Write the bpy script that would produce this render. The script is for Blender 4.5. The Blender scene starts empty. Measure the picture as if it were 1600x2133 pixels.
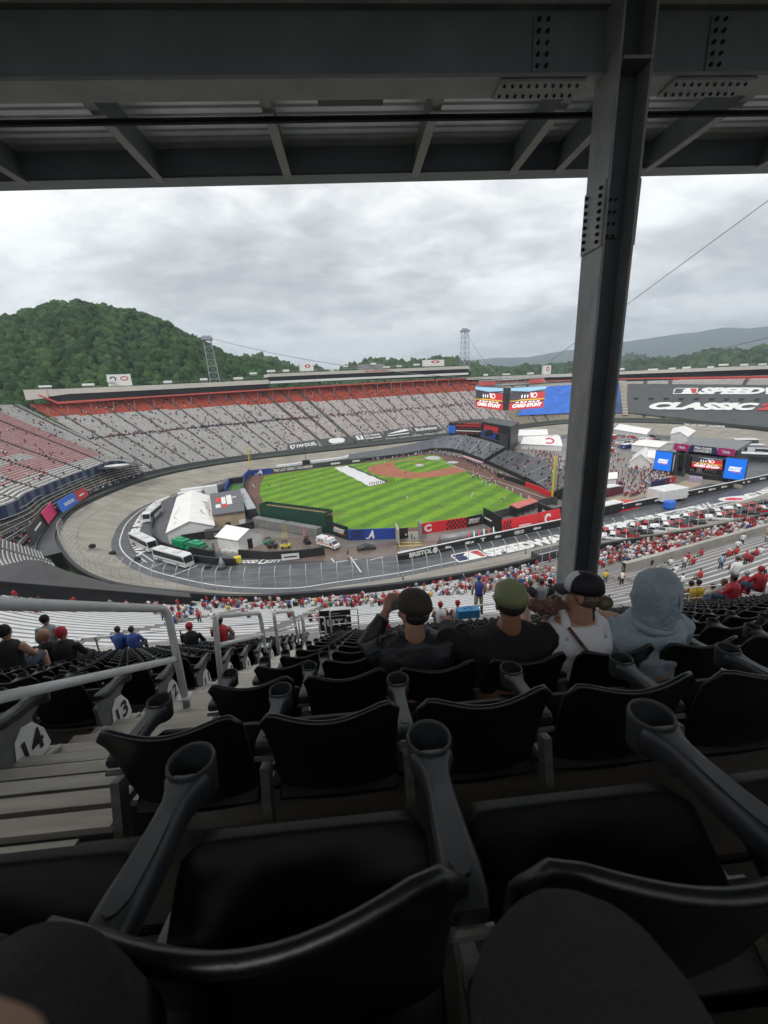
import bpy, bmesh, math, random
import numpy as np
from mathutils import Vector, Matrix
R = math.radians
SC = bpy.context.scene
COL = SC.collection
rnd = random.Random(7)
nrs = np.random.RandomState(11)

# ------------------------------------------------------------------ camera
CAM_Z = 42.0
PITCH, ROLL, YAW, FPX = R(17.0), R(2.9), R(3.5), 880.0
_f = np.array([math.sin(YAW)*math.cos(PITCH), math.cos(YAW)*math.cos(PITCH), -math.sin(PITCH)])
_r = np.array([math.cos(YAW), -math.sin(YAW), 0.0]); _u = np.cross(_r, _f)
_r2 = _r*math.cos(ROLL) - _u*math.sin(ROLL); _u2 = np.cross(_r2, _f)
CO = np.array([0, 0, CAM_Z])
cd = bpy.data.cameras.new('camera'); cam = bpy.data.objects.new('camera', cd); COL.objects.link(cam)
cam.matrix_world = Matrix(((_r2[0], _u2[0], -_f[0], 0), (_r2[1], _u2[1], -_f[1], 0), (_r2[2], _u2[2], -_f[2], CAM_Z), (0, 0, 0, 1)))
cd.sensor_fit = 'HORIZONTAL'; cd.sensor_width = 36; cd.lens = FPX/1600*36
cd.clip_start = 0.02; cd.clip_end = 40000
SC.camera = cam
cd.dof.use_dof = True; cd.dof.focus_distance = 60.0; cd.dof.aperture_fstop = 8.5

# ------------------------------------------------------------------ light
SUN_EL, SUN_AZ = 52, 215      # azimuth clockwise from +Y
SC.view_settings.view_transform = 'Standard'; SC.view_settings.look = 'None'
SC.view_settings.exposure = 0.55; SC.view_settings.gamma = 1
W = bpy.data.worlds.new('World'); SC.world = W; W.use_nodes = True
nt = W.node_tree; nt.nodes.clear()
def N(t, ty, **kw):
    n = t.nodes.new(ty)
    for k, v in kw.items():
        if k.startswith('i_'): n.inputs[k[2:].replace('_', ' ')].default_value = v
        else: setattr(n, k, v)
    return n
out = N(nt, 'ShaderNodeOutputWorld'); bg = N(nt, 'ShaderNodeBackground'); bg.inputs[1].default_value = 0.1
sky = N(nt, 'ShaderNodeTexSky', sky_type='NISHITA', sun_disc=False, sun_elevation=R(SUN_EL), sun_rotation=R(SUN_AZ), dust_density=3.0)
tc = N(nt, 'ShaderNodeTexCoord'); sep = N(nt, 'ShaderNodeSeparateXYZ'); nt.links.new(tc.outputs['Generated'], sep.inputs[0])
mx = N(nt, 'ShaderNodeMath', operation='ADD'); mx.inputs[1].default_value = 0.24; nt.links.new(sep.outputs['Z'], mx.inputs[0])
mxx = N(nt, 'ShaderNodeMath', operation='MAXIMUM'); mxx.inputs[1].default_value = 0.08; nt.links.new(mx.outputs[0], mxx.inputs[0])
dx = N(nt, 'ShaderNodeMath', operation='DIVIDE'); dy = N(nt, 'ShaderNodeMath', operation='DIVIDE')
nt.links.new(sep.outputs['X'], dx.inputs[0]); nt.links.new(mxx.outputs[0], dx.inputs[1])
nt.links.new(sep.outputs['Y'], dy.inputs[0]); nt.links.new(mxx.outputs[0], dy.inputs[1])
cmb = N(nt, 'ShaderNodeCombineXYZ'); nt.links.new(dx.outputs[0], cmb.inputs[0]); nt.links.new(dy.outputs[0], cmb.inputs[1])
mp = N(nt, 'ShaderNodeMapping'); mp.inputs['Rotation'].default_value = (0, 0, R(-20)); mp.inputs['Scale'].default_value = (1.5, 1.9, 1); mp.inputs['Location'].default_value = (3.1, 1.7, 0)
nt.links.new(cmb.outputs[0], mp.inputs[0])
n1 = N(nt, 'ShaderNodeTexNoise'); n1.inputs['Scale'].default_value = 0.62; n1.inputs['Detail'].default_value = 12; n1.inputs['Roughness'].default_value = 0.56; n1.inputs['Distortion'].default_value = 0.25
nt.links.new(mp.outputs[0], n1.inputs['Vector'])
n2 = N(nt, 'ShaderNodeTexNoise'); n2.inputs['Scale'].default_value = 3.6; n2.inputs['Detail'].default_value = 8; n2.inputs['Roughness'].default_value = 0.6; n2.inputs['Distortion'].default_value = 0.6
nt.links.new(mp.outputs[0], n2.inputs['Vector'])
mn = N(nt, 'ShaderNodeMath', operation='MULTIPLY_ADD'); mn.inputs[1].default_value = 0.34; nt.links.new(n2.outputs['Fac'], mn.inputs[0]); ms = N(nt, 'ShaderNodeMath', operation='MULTIPLY_ADD'); ms.inputs[1].default_value = 1.0; ms.inputs[2].default_value = -0.17
nt.links.new(n1.outputs['Fac'], ms.inputs[0]); nt.links.new(ms.outputs[0], mn.inputs[2])
cr = N(nt, 'ShaderNodeValToRGB'); nt.links.new(mn.outputs[0], cr.inputs[0])
e = cr.color_ramp.elements
e[0].position = 0.30; e[0].color = (4.1, 4.22, 4.35, 1)
e[1].position = 0.66; e[1].color = (9.4, 9.5, 9.4, 1)
for p, c in ((0.42, (5.6, 5.72, 5.8, 1)), (0.50, (7.1, 7.2, 7.25, 1)), (0.57, (8.5, 8.6, 8.55, 1))):
    q = cr.color_ramp.elements.new(p); q.color = c
mix = N(nt, 'ShaderNodeMixRGB'); mix.inputs[0].default_value = 0.97
nt.links.new(sky.outputs[0], mix.inputs[1]); nt.links.new(cr.outputs[0], mix.inputs[2])
nt.links.new(mix.outputs[0], bg.inputs[0]); nt.links.new(bg.outputs[0], out.inputs[0])
sd = bpy.data.lights.new('sun', 'SUN'); sd.energy = 1.3; sd.angle = R(14); sd.color = (1, 0.965, 0.92)
sun = bpy.data.objects.new('sun', sd); COL.objects.link(sun)
sv = Vector((math.sin(R(SUN_AZ))*math.cos(R(SUN_EL)), math.cos(R(SUN_AZ))*math.cos(R(SUN_EL)), math.sin(R(SUN_EL))))
sun.rotation_euler = sv.to_track_quat('Z', 'Y').to_euler(); sun.location = (0, -20, 120)

# ------------------------------------------------------------------ pixel helpers (1600 wide photo)
def ray(px, py): return _f + _r2*(px-800)/FPX + _u2*(1066.5-py)/FPX
def G(px, py, z=0.0):
    d = ray(px, py); t = (z-CAM_Z)/d[2]; return CO + d*t
def DP(px, py, dep): return CO + ray(px, py)*dep          # point at an axial depth
def VP(px, py, a, b):                                      # point on the vertical plane through plan points a, b
    d = ray(px, py); n = np.array([-(b[1]-a[1]), b[0]-a[0]])
    t = (n[0]*a[0]+n[1]*a[1])/(n[0]*d[0]+n[1]*d[1]); return CO + d*t
def proj(P):
    v = np.asarray(P, float)-CO; z = v@_f; z = np.where(np.abs(z) < 1e-6, 1e-6, z)
    return np.stack([800+FPX*(v@_r2)/z, 1066.5-FPX*(v@_u2)/z, z], -1)

# ------------------------------------------------------------------ materials
MATS = {}
def mat(name, col, rough=0.6, metal=0.0, var=0.0, scale=3.0, bump=0.0, bscale=None, spec=0.5, col2=None, coord='Object', stretch=(1, 1, 1), emit=None, detail=6):
    if name in MATS: return MATS[name]
    m = bpy.data.materials.new(name); m.use_nodes = True; t = m.node_tree; b = t.nodes['Principled BSDF']
    b.inputs['Base Color'].default_value = (*col, 1); b.inputs['Roughness'].default_value = rough
    b.inputs['Metallic'].default_value = metal; b.inputs['Specular IOR Level'].default_value = spec
    if emit:
        b.inputs['Emission Color'].default_value = (*emit[0], 1); b.inputs['Emission Strength'].default_value = emit[1]
    if var > 0 or col2 or bump > 0:
        c = t.nodes.new('ShaderNodeTexCoord'); mpn = t.nodes.new('ShaderNodeMapping'); mpn.inputs['Scale'].default_value = stretch
        t.links.new(c.outputs[coord], mpn.inputs[0])
        n = t.nodes.new('ShaderNodeTexNoise'); n.inputs['Scale'].default_value = scale; n.inputs['Detail'].default_value = detail; n.inputs['Roughness'].default_value = 0.6
        t.links.new(mpn.outputs[0], n.inputs['Vector'])
        if var > 0 or col2:
            r = t.nodes.new('ShaderNodeValToRGB'); t.links.new(n.outputs['Fac'], r.inputs[0])
            c2 = col2 or tuple(min(1, x*(1+var)) for x in col); c1 = col if col2 else tuple(x*(1-var) for x in col)
            r.color_ramp.elements[0].position = 0.35; r.color_ramp.elements[1].position = 0.65
            r.color_ramp.elements[0].color = (*c1, 1); r.color_ramp.elements[1].color = (*c2, 1)
            t.links.new(r.outputs[0], b.inputs['Base Color'])
        if bump > 0:
            n2 = t.nodes.new('ShaderNodeTexNoise'); n2.inputs['Scale'].default_value = bscale or scale*4; n2.inputs['Detail'].default_value = 5
            t.links.new(mpn.outputs[0], n2.inputs['Vector'])
            bp = t.nodes.new('ShaderNodeBump'); bp.inputs['Strength'].default_value = bump; bp.inputs['Distance'].default_value = 0.02
            t.links.new(n2.outputs['Fac'], bp.inputs['Height']); t.links.new(bp.outputs[0], b.inputs['Normal'])
    MATS[name] = m; return m

# ------------------------------------------------------------------ mesh builder
class MB:
    def __init__(s): s.v = []; s.f = []; s.m = []; s.uv = []
    def add(s, vs, fs, mi=0, uvs=None):
        o = len(s.v); s.v.extend([tuple(map(float, p)) for p in vs]); s.f.extend([tuple(i+o for i in f) for f in fs]); s.m.extend([mi]*len(fs))
        return s
    def quad(s, a, b, c, d, mi=0): return s.add([a, b, c, d], [(0, 1, 2, 3)], mi)
    def poly(s, pts, mi=0): return s.add(pts, [tuple(range(len(pts)))], mi)
    def box(s, c, size, rz=0.0, mi=0, rx=0.0, ry=0.0, top=1.0):
        hx, hy, hz = [q/2 for q in size]; M_ = Matrix.Translation(Vector([float(q) for q in c])) @ Matrix.Rotation(rz, 4, 'Z') @ Matrix.Rotation(ry, 4, 'Y') @ Matrix.Rotation(rx, 4, 'X')
        vs = [M_ @ Vector((x*hx*(top if z > 0 else 1), y*hy*(top if z > 0 else 1), z*hz)) for z in (-1, 1) for x, y in ((-1, -1), (1, -1), (1, 1), (-1, 1))]
        return s.add(vs, [(3, 2, 1, 0), (4, 5, 6, 7), (0, 1, 5, 4), (1, 2, 6, 5), (2, 3, 7, 6), (3, 0, 4, 7)], mi)
    def bar(s, a, b, w, h, mi=0, up=(0, 0, 1)):
        a = Vector([float(q) for q in a]); b = Vector([float(q) for q in b]); d = (b-a).normalized(); u = Vector(up)
        if abs(d.dot(u)) > 0.98: u = Vector((1, 0, 0))
        r = d.cross(u).normalized(); u = r.cross(d)
        vs = [p + r*x*w/2 + u*y*h/2 for p in (a, b) for x, y in ((-1, -1), (1, -1), (1, 1), (-1, 1))]
        return s.add(vs, [(3, 2, 1, 0), (4, 5, 6, 7), (0, 1, 5, 4), (1, 2, 6, 5), (2, 3, 7, 6), (3, 0, 4, 7)], mi)
    def tube(s, pts, r, n=8, mi=0, cap=True, closed=False):
        pts = [Vector([float(q) for q in p]) for p in pts]; rs = r if isinstance(r, (list, tuple)) else [r]*len(pts)
        rings = []; pu = None; L = len(pts)
        for i, p in enumerate(pts):
            a = pts[i-1] if (i > 0 or closed) else p; b = pts[(i+1) % L] if (i < L-1 or closed) else p
            d = (b-a).normalized()
            if pu is None: pu = Vector((0, 0, 1)) if abs(d.z) < 0.9 else Vector((1, 0, 0))
            rr = d.cross(pu)
            rr = rr.normalized() if rr.length > 1e-6 else Vector((1, 0, 0)); uu = rr.cross(d).normalized(); pu = uu
            rings.append([p + (rr*math.cos(2*math.pi*k/n)+uu*math.sin(2*math.pi*k/n))*rs[i] for k in range(n)])
        vs = [q for g in rings for q in g]; fs = []
        for i in range(L-1 if not closed else L):
            j = (i+1) % L
            for k in range(n): fs.append((i*n+k, i*n+(k+1) % n, j*n+(k+1) % n, j*n+k))
        if cap and not closed: fs.append(tuple(range(n))[::-1]); fs.append(tuple((L-1)*n+k for k in range(n)))
        return s.add(vs, fs, mi)
    def cyl(s, c, r, h, n=12, mi=0, r2=None):
        r2 = r if r2 is None else r2
        return s.tube([(c[0], c[1], c[2]), (c[0], c[1], c[2]+h)], [r, r2], n, mi)
    def prism(s, pts2, z0, z1, mi=0, mt=None):                # plan polygon extruded
        n = len(pts2); vs = [(p[0], p[1], z0) for p in pts2]+[(p[0], p[1], z1) for p in pts2]
        s.add(vs, [(i, (i+1) % n, n+(i+1) % n, n+i) for i in range(n)], mi)
        return s.add([(p[0], p[1], z1) for p in pts2], [tuple(range(n))], mi if mt is None else mt)
    def ico(s, c, r, sub=2, mi=0, sc=(1, 1, 1)):
        bm = bmesh.new(); bmesh.ops.create_icosphere(bm, subdivisions=sub, radius=1)
        bm.verts.ensure_lookup_table()
        vs = [(c[0]+v.co.x*r*sc[0], c[1]+v.co.y*r*sc[1], c[2]+v.co.z*r*sc[2]) for v in bm.verts]
        fs = [tuple(v.index for v in f.verts) for f in bm.faces]; bm.free(); return s.add(vs, fs, mi)
    def build(s, name, mats, parent=None, smooth=False, loc=None, fix=False, bevel=0):
        me = bpy.data.meshes.new(name); me.from_pydata(s.v, [], s.f)
        if not isinstance(mats, (list, tuple)): mats = [mats]
        for m in mats: me.materials.append(m)
        if len(mats) > 1: me.polygons.foreach_set('material_index', s.m)
        if fix:
            bm = bmesh.new(); bm.from_mesh(me); bmesh.ops.recalc_face_normals(bm, faces=bm.faces); bm.to_mesh(me); bm.free()
        if smooth: me.polygons.foreach_set('use_smooth', [True]*len(me.polygons))
        me.update(); o = bpy.data.objects.new(name, me); COL.objects.link(o)
        if loc is not None: o.location = loc
        if parent is not None: o.parent = parent
        if bevel:
            bv = o.modifiers.new('bevel', 'BEVEL'); bv.width = bevel; bv.segments = 2; bv.limit_method = 'ANGLE'
        return o
def tag(o, label=None, cat=None, group=None, kind=None):
    if label: o['label'] = label
    if cat: o['category'] = cat
    if group: o['group'] = group
    if kind: o['kind'] = kind
    return o
def empty(name, loc=(0, 0, 0), rz=0.0, label=None, cat=None, group=None):
    o = bpy.data.objects.new(name, None); COL.objects.link(o); o.location = [float(q) for q in loc]; o.rotation_euler = (0, 0, rz)
    o.empty_display_size = 0.3
    return tag(o, label, cat, group)
def clone(root, loc, rz=0.0, label=None, sc=None, swap=None):
    r = root.copy(); COL.objects.link(r); r.location = [float(q) for q in loc]; r.rotation_euler = (0, 0, rz)
    if sc is not None: r.scale = (sc, sc, sc) if not isinstance(sc, tuple) else sc
    if label: r['label'] = label
    def rec(a, b):
        for ch in a.children:
            c = ch.copy(); COL.objects.link(c); c.parent = b; rec(ch, c)
    rec(root, r); return r
def cr_spline(P, n):                                   # resampled Catmull-Rom
    P = [np.array(p, float) for p in P]; Q = []
    for i in range(len(P)-1):
        p0 = P[max(i-1, 0)]; p1 = P[i]; p2 = P[i+1]; p3 = P[min(i+2, len(P)-1)]
        for t in np.linspace(0, 1, 16, endpoint=False):
            Q.append(0.5*((2*p1)+(-p0+p2)*t+(2*p0-5*p1+4*p2-p3)*t*t+(-p0+3*p1-3*p2+p3)*t**3))
    Q.append(P[-1]); Q = np.array(Q); d = np.r_[0, np.cumsum(np.linalg.norm(np.diff(Q, axis=0), axis=1))]
    s = np.linspace(0, d[-1], n); return np.stack([np.interp(s, d, Q[:, k]) for k in range(Q.shape[1])], 1)
def text2d(s, shear=0.0, bold=0.0, size=1.0, spacing=1.0):
    """outline text as flat 2-D mesh: verts (N,2) normalised to height 1 baseline 0, faces"""
    cu = bpy.data.curves.new('t', 'FONT'); cu.body = s; cu.size = size; cu.shear = shear; cu.offset = bold; cu.space_character = spacing
    cu.resolution_u = 3; cu.align_x = 'LEFT'
    o = bpy.data.objects.new('t', cu); COL.objects.link(o); bpy.context.view_layer.update()
    dg = bpy.context.evaluated_depsgraph_get(); me = o.evaluated_get(dg).to_mesh()
    v = np.array([p.co[:2] for p in me.vertices]); f = [tuple(p.vertices) for p in me.polygons]
    o.evaluated_get(dg).to_mesh_clear(); bpy.data.objects.remove(o); bpy.data.curves.remove(cu)
    mn = v.min(0); mxv = v.max(0); v = (v-mn)/(mxv-mn); asp = (mxv-mn)[0]/(mxv-mn)[1]
    return v, f, asp
def put_text(mb, s, fn, box=(0, 0, 1, 1), mi=0, **kw):
    """text stretched into box (u0,v0,u1,v1), mapped by fn(u,v)->3D"""
    v, f, asp = text2d(s, **kw); u0, v0, u1, v1 = box
    mb.add([fn(u0+(u1-u0)*a, v0+(v1-v0)*b) for a, b in v], f, mi)
def bil(a, b, c, d, off=None):
    """bilinear patch: a=(0,0) b=(1,0) c=(1,1) d=(0,1)"""
    a, b, c, d = [np.array(q, float) for q in (a, b, c, d)]; n = np.cross(b-a, d-a); n = n/np.linalg.norm(n)
    if n@(CO-a) < 0: n = -n
    def fn(u, v, h=0.0): return (a*(1-u)+b*u)*(1-v)+(d*(1-u)+c*u)*v + n*(h+(off or 0))
    return fn
def disc2(mb, fn, cu, cv, ru, rv, mi=0, n=20, a0=0, a1=2*math.pi, r0=0.0):
    vs = []; fs = []
    for i in range(n+1):
        t = a0+(a1-a0)*i/n
        vs += [fn(cu+ru*r0*math.cos(t), cv+rv*r0*math.sin(t)), fn(cu+ru*math.cos(t), cv+rv*math.sin(t))]
        if i: fs.append((2*i-2, 2*i-1, 2*i+1, 2*i))
    mb.add(vs, fs, mi)
def rect2(mb, fn, u0, v0, u1, v1, mi=0, n=1, sk=0.0):
    for i in range(n):
        a = u0+(u1-u0)*i/n; b = u0+(u1-u0)*(i+1)/n
        mb.quad(fn(a, v0), fn(b, v0), fn(b+sk, v1), fn(a+sk, v1), mi)
def poly2(mb, fn, pts, mi=0): mb.poly([fn(*p) for p in pts], mi)
ORD = ['leftmost', 'second', 'third', 'fourth', 'fifth', 'sixth', 'seventh', 'eighth', 'ninth', 'tenth', 'eleventh', 'twelfth', 'thirteenth', 'fourteenth', 'fifteenth', 'sixteenth', 'seventeenth', 'eighteenth', 'nineteenth', 'twentieth', 'twenty-first', 'twenty-second', 'twenty-third', 'twenty-fourth', 'twenty-fifth', 'twenty-sixth', 'twenty-seventh', 'twenty-eighth', 'twenty-ninth', 'thirtieth']
# ------------------------------------------------------------------ common materials
M_conc = mat('banked_concrete', (0.225, 0.210, 0.178), 0.75, scale=0.10, stretch=(1, 2.5, 1), detail=10, col2=(0.330, 0.308, 0.262))
M_asph = mat('track_asphalt', (0.048, 0.053, 0.060), 0.4, col2=(0.105, 0.112, 0.122), scale=0.16, stretch=(1, 3.2, 1), detail=9)
M_infield = mat('infield_asphalt', (0.15, 0.14, 0.128), 0.4, col2=(0.245, 0.222, 0.195), scale=0.05, detail=9)
M_white = mat('white_paint', (0.72, 0.72, 0.70), 0.5, var=0.06, scale=1.5)
M_black = mat('black_panel', (0.018, 0.019, 0.021), 0.5, var=0.3, scale=0.6)
M_dgrey = mat('dark_grey_panel', (0.055, 0.058, 0.062), 0.55, var=0.2, scale=0.4)
M_gtarp = mat('charcoal_tarp', (0.062, 0.068, 0.072), 0.6, var=0.12, scale=0.15)
M_red = mat('red_paint', (0.46, 0.03, 0.035), 0.5, var=0.1, scale=0.5)
M_blue = mat('blue_paint', (0.02, 0.055, 0.30), 0.5, var=0.15, scale=0.2)
M_lblue = mat('bright_blue', (0.02, 0.13, 0.55), 0.5, var=0.2, scale=0.15)
M_navy = mat('navy_paint', (0.012, 0.022, 0.075), 0.5, var=0.15, scale=0.3)
M_steel = mat('grey_steel', (0.25, 0.26, 0.27), 0.5, 0.3, var=0.1, scale=0.5)
M_cream = mat('cream_cladding', (0.55, 0.52, 0.47), 0.6, var=0.06, scale=0.3)
M_glass = mat('dark_glass', (0.02, 0.022, 0.025), 0.15)
M_yel = mat('yellow_paint', (0.62, 0.50, 0.04), 0.5, var=0.08, scale=0.8)
M_benchlt = mat('aluminium_bench', (0.50, 0.51, 0.52), 0.45, 0.1, var=0.06, scale=0.8)
M_tread = mat('stand_tread', (0.20, 0.19, 0.175), 0.7, var=0.2, scale=0.3)
M_treadD = mat('dark_stand_tread', (0.105, 0.100, 0.095), 0.7, var=0.2, scale=0.3)
M_aisle = mat('aisle_concrete', (0.13, 0.125, 0.115), 0.8, var=0.25, scale=0.5)
M_seatG = mat('grey_seats', (0.42, 0.405, 0.39), 0.6, col2=(0.70, 0.675, 0.65), scale=1.6, stretch=(1, 1, .6), detail=3)
M_seatP = mat('card_covered_seats', (0.42, 0.36, 0.345), 0.6, col2=(0.80, 0.74, 0.72), scale=1.3, detail=2)
M_seatB = mat('tan_seats', (0.34, 0.29, 0.22), 0.6, col2=(0.48, 0.42, 0.34), scale=0.9)
M_seatR = mat('red_seats', (0.50, 0.085, 0.05), 0.55, var=0.15, scale=0.6)
M_seatPk = mat('faded_pink_seats', (0.48, 0.24, 0.24), 0.6, col2=(0.62, 0.38, 0.37), scale=0.7)

# ------------------------------------------------------------------ oval curves (plan, metres)
Bc = [(139.4, 129.7), (103.7, 115.8), (65.4, 105), (50.1, 99.3), (34.7, 93.8), (17.8, 89), (8.9, 86.5), (-6.2, 84.1), (-16.4, 82.9), (-32.7, 86.8), (-47.7, 95), (-56.1, 101.1), (-64.7, 109.6), (-71.9, 119.4), (-77.1, 130.1), (-83.1, 147.9), (-84.5, 168.8), (-74.9, 195.6), (-64.1, 212.1), (-48, 225), (-20, 238), (10, 247), (45, 259), (90, 276), (130, 292), (165, 296), (190, 283), (205, 262), (211, 238), (206, 205), (190, 175), (166, 148)]
Wc = [(158, 118), (107.6, 98.8), (80, 91), (58.5, 87.5), (42.8, 83.5), (29.4, 79.3), (18, 76.6), (7.7, 75), (-5.5, 74.2), (-22, 74.5), (-34.7, 78.2), (-43, 81), (-53.7, 86), (-63.8, 93.8), (-72.7, 103.1), (-83.3, 116.3), (-91.1, 129.4), (-98.9, 147.8), (-101, 170.5), (-97.5, 199.5), (-84.1, 222), (-62, 238), (-31, 251), (0, 262), (30, 273), (60, 284), (100, 301), (135, 317), (170, 327), (200, 318), (222, 296), (237, 262), (239, 226), (228, 190), (207, 157), (182, 132)]
def closed(P, n):
    P2 = P[-3:]+P+P[:4]; Q = []
    k = cr_spline(P2, 3000)
    # cut one period
    i0 = np.argmin(np.linalg.norm(k-np.array(P[0]), axis=1)[:1200]); i1 = 1500+np.argmin(np.linalg.norm(k-np.array(P[0]), axis=1)[1500:])
    k = k[i0:i1+1]; d = np.r_[0, np.cumsum(np.linalg.norm(np.diff(k, axis=0), axis=1))]; s = np.linspace(0, d[-1], n+1)[:-1]
    return np.stack([np.interp(s, d, k[:, j]) for j in (0, 1)], 1)
NB = 320
Bq = closed(Bc, NB); Wraw = closed(Wc, 900)
# match each inner point to the outer curve (monotone by angle about the middle)
def ring_match(a, b, n=NB):
    res = []
    for p, nn in zip(a, range(len(a))):
        t = a[(nn+1) % len(a)]-a[nn-1]; nrm = np.array([t[1], -t[0]]); nrm = nrm/np.linalg.norm(nrm)
        d = b-p; ls = np.linalg.norm(d, axis=1); sc_ = np.abs(d@np.array([-nrm[1], nrm[0]]))*2+ls*0.15; res.append(b[np.argmin(sc_)])
    res = np.array(res); k = np.ones(5)/5
    return np.stack([np.convolve(np.r_[res[-2:, j], res[:, j], res[:2, j]], k, 'valid') for j in (0, 1)], 1)
Wq = ring_match(Bq, Wraw)
ctr = np.array([65., 190.])
tag(MB().poly([(-9000, -4000, -0.3), (9000, -4000, -0.3), (9000, 9000, -0.3), (-9000, 9000, -0.3)]).build('ground', mat('valley_grass', (0.05, 0.085, 0.03), 0.9, col2=(0.09, 0.12, 0.05), scale=0.01)), kind='structure')
tag(MB().poly([(*p, 0.0) for p in (Bq)]).build('infield_ground', M_infield), kind='structure')
mb = MB()
zW = 4.0
for i in range(NB):
    j = (i+1) % NB
    for a, b in ((0, .5), (.5, 1)):
        f = lambda q, t: (*(Bq[q]*(1-t)+Wq[q]*t), zW*t**1.25)
        mb.quad(f(i, a), f(j, a), f(j, b), f(i, b))
tag(mb.build('race_track', M_conc, smooth=True), kind='structure')
def offs(P, d):
    T = np.roll(P, -1, 0)-np.roll(P, 1, 0); n_ = np.stack([-T[:, 1], T[:, 0]], 1); n_ /= np.linalg.norm(n_, axis=1)[:, None]; return P+n_*d
inn = offs(Bq, -17.0)
# dark painted asphalt band inside the banking
lim = np.array([[139, 129]])
mb = MB(); mb2 = MB()
for i in range(NB):
    j = (i+1) % NB
    mb.quad((*inn[i], .004), (*inn[j], .004), (*(Bq[j]+(Wq[j]-Bq[j])*0.02), .02), (*(Bq[i]+(Wq[i]-Bq[i])*0.02), .02))
tag(mb.build('apron_road', M_asph), kind='structure')
l1 = offs(Bq, -2.0); l2 = offs(Bq, -2.28)
mb = MB()
for i in range(NB):
    j = (i+1) % NB; mb.quad((*l2[i], .03), (*l2[j], .03), (*l1[j], .03), (*l1[i], .03))
tag(mb.build('edge_line_marking', M_white), kind='structure')
# rubber grooves worn along the banking and pale scuffs across it
for ta, tb, m_ in ((.16, .24, 'a'), (.40, .46, 'b'), (.66, .69, 'a')):
    mb = MB()
    for i in range(NB):
        j = (i+1) % NB; wob = lambda q: .02*math.sin(q*.21+ta*9)+.012*math.sin(q*.57)
        f = lambda q, t: (*(Bq[q]*(1-t)+Wq[q]*t), zW*t**1.25+.035+.10*abs(t-.5)*(1 if t > .5 else .3))
        mb.quad(f(i, ta+wob(i)), f(j, ta+wob(j)), f(j, tb+wob(j)), f(i, tb+wob(i)))
    tag(mb.build('racing_groove', mat('rubber_groove_'+m_, (.175, .163, .14) if m_ == 'a' else (.20, .187, .16), .7, col2=(.25, .235, .20), scale=.2, detail=9), smooth=True), kind='structure')
mb = MB(); rq = random.Random(5)
for _ in range(150):
    i = rq.randrange(NB); t0 = rq.uniform(.08, .8); dt_ = rq.uniform(.05, .16); sk = rq.uniform(.4, 1.2); j = (i+1) % NB
    g_ = lambda a, t: np.array([*((Bq[i]*(1-a)+Bq[j]*a)*(1-t)+(Wq[i]*(1-a)+Wq[j]*a)*t), zW*t**1.25+.09])
    mb.quad(g_(0, t0), g_(.06, t0), g_(.06+sk, t0+dt_), g_(sk, t0+dt_))
tag(mb.build('track_scuffs', mat('pale_scuff', (.40, .38, .33), .7)), kind='structure')
# retaining wall with black face and fence on top of it round the oval
mb = MB()
for i in range(NB):
    j = (i+1) % NB; o1 = Wq; o2 = offs(Wq, 0.8)
    mb.quad((*o1[i], zW-.3), (*o1[j], zW-.3), (*o1[j], zW+.55), (*o1[i], zW+.55))
    mb.quad((*o1[i], zW+.55), (*o1[j], zW+.55), (*o2[j], zW+.55), (*o2[i], zW+.55))
    mb.quad((*o2[i], zW+.55), (*o2[j], zW+.55), (*o2[j], zW-1.5), (*o2[i], zW-1.5))
tag(mb.build('retaining_wall', M_black), 'low black retaining wall running round the outside of the tan banked track', 'wall')

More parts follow.
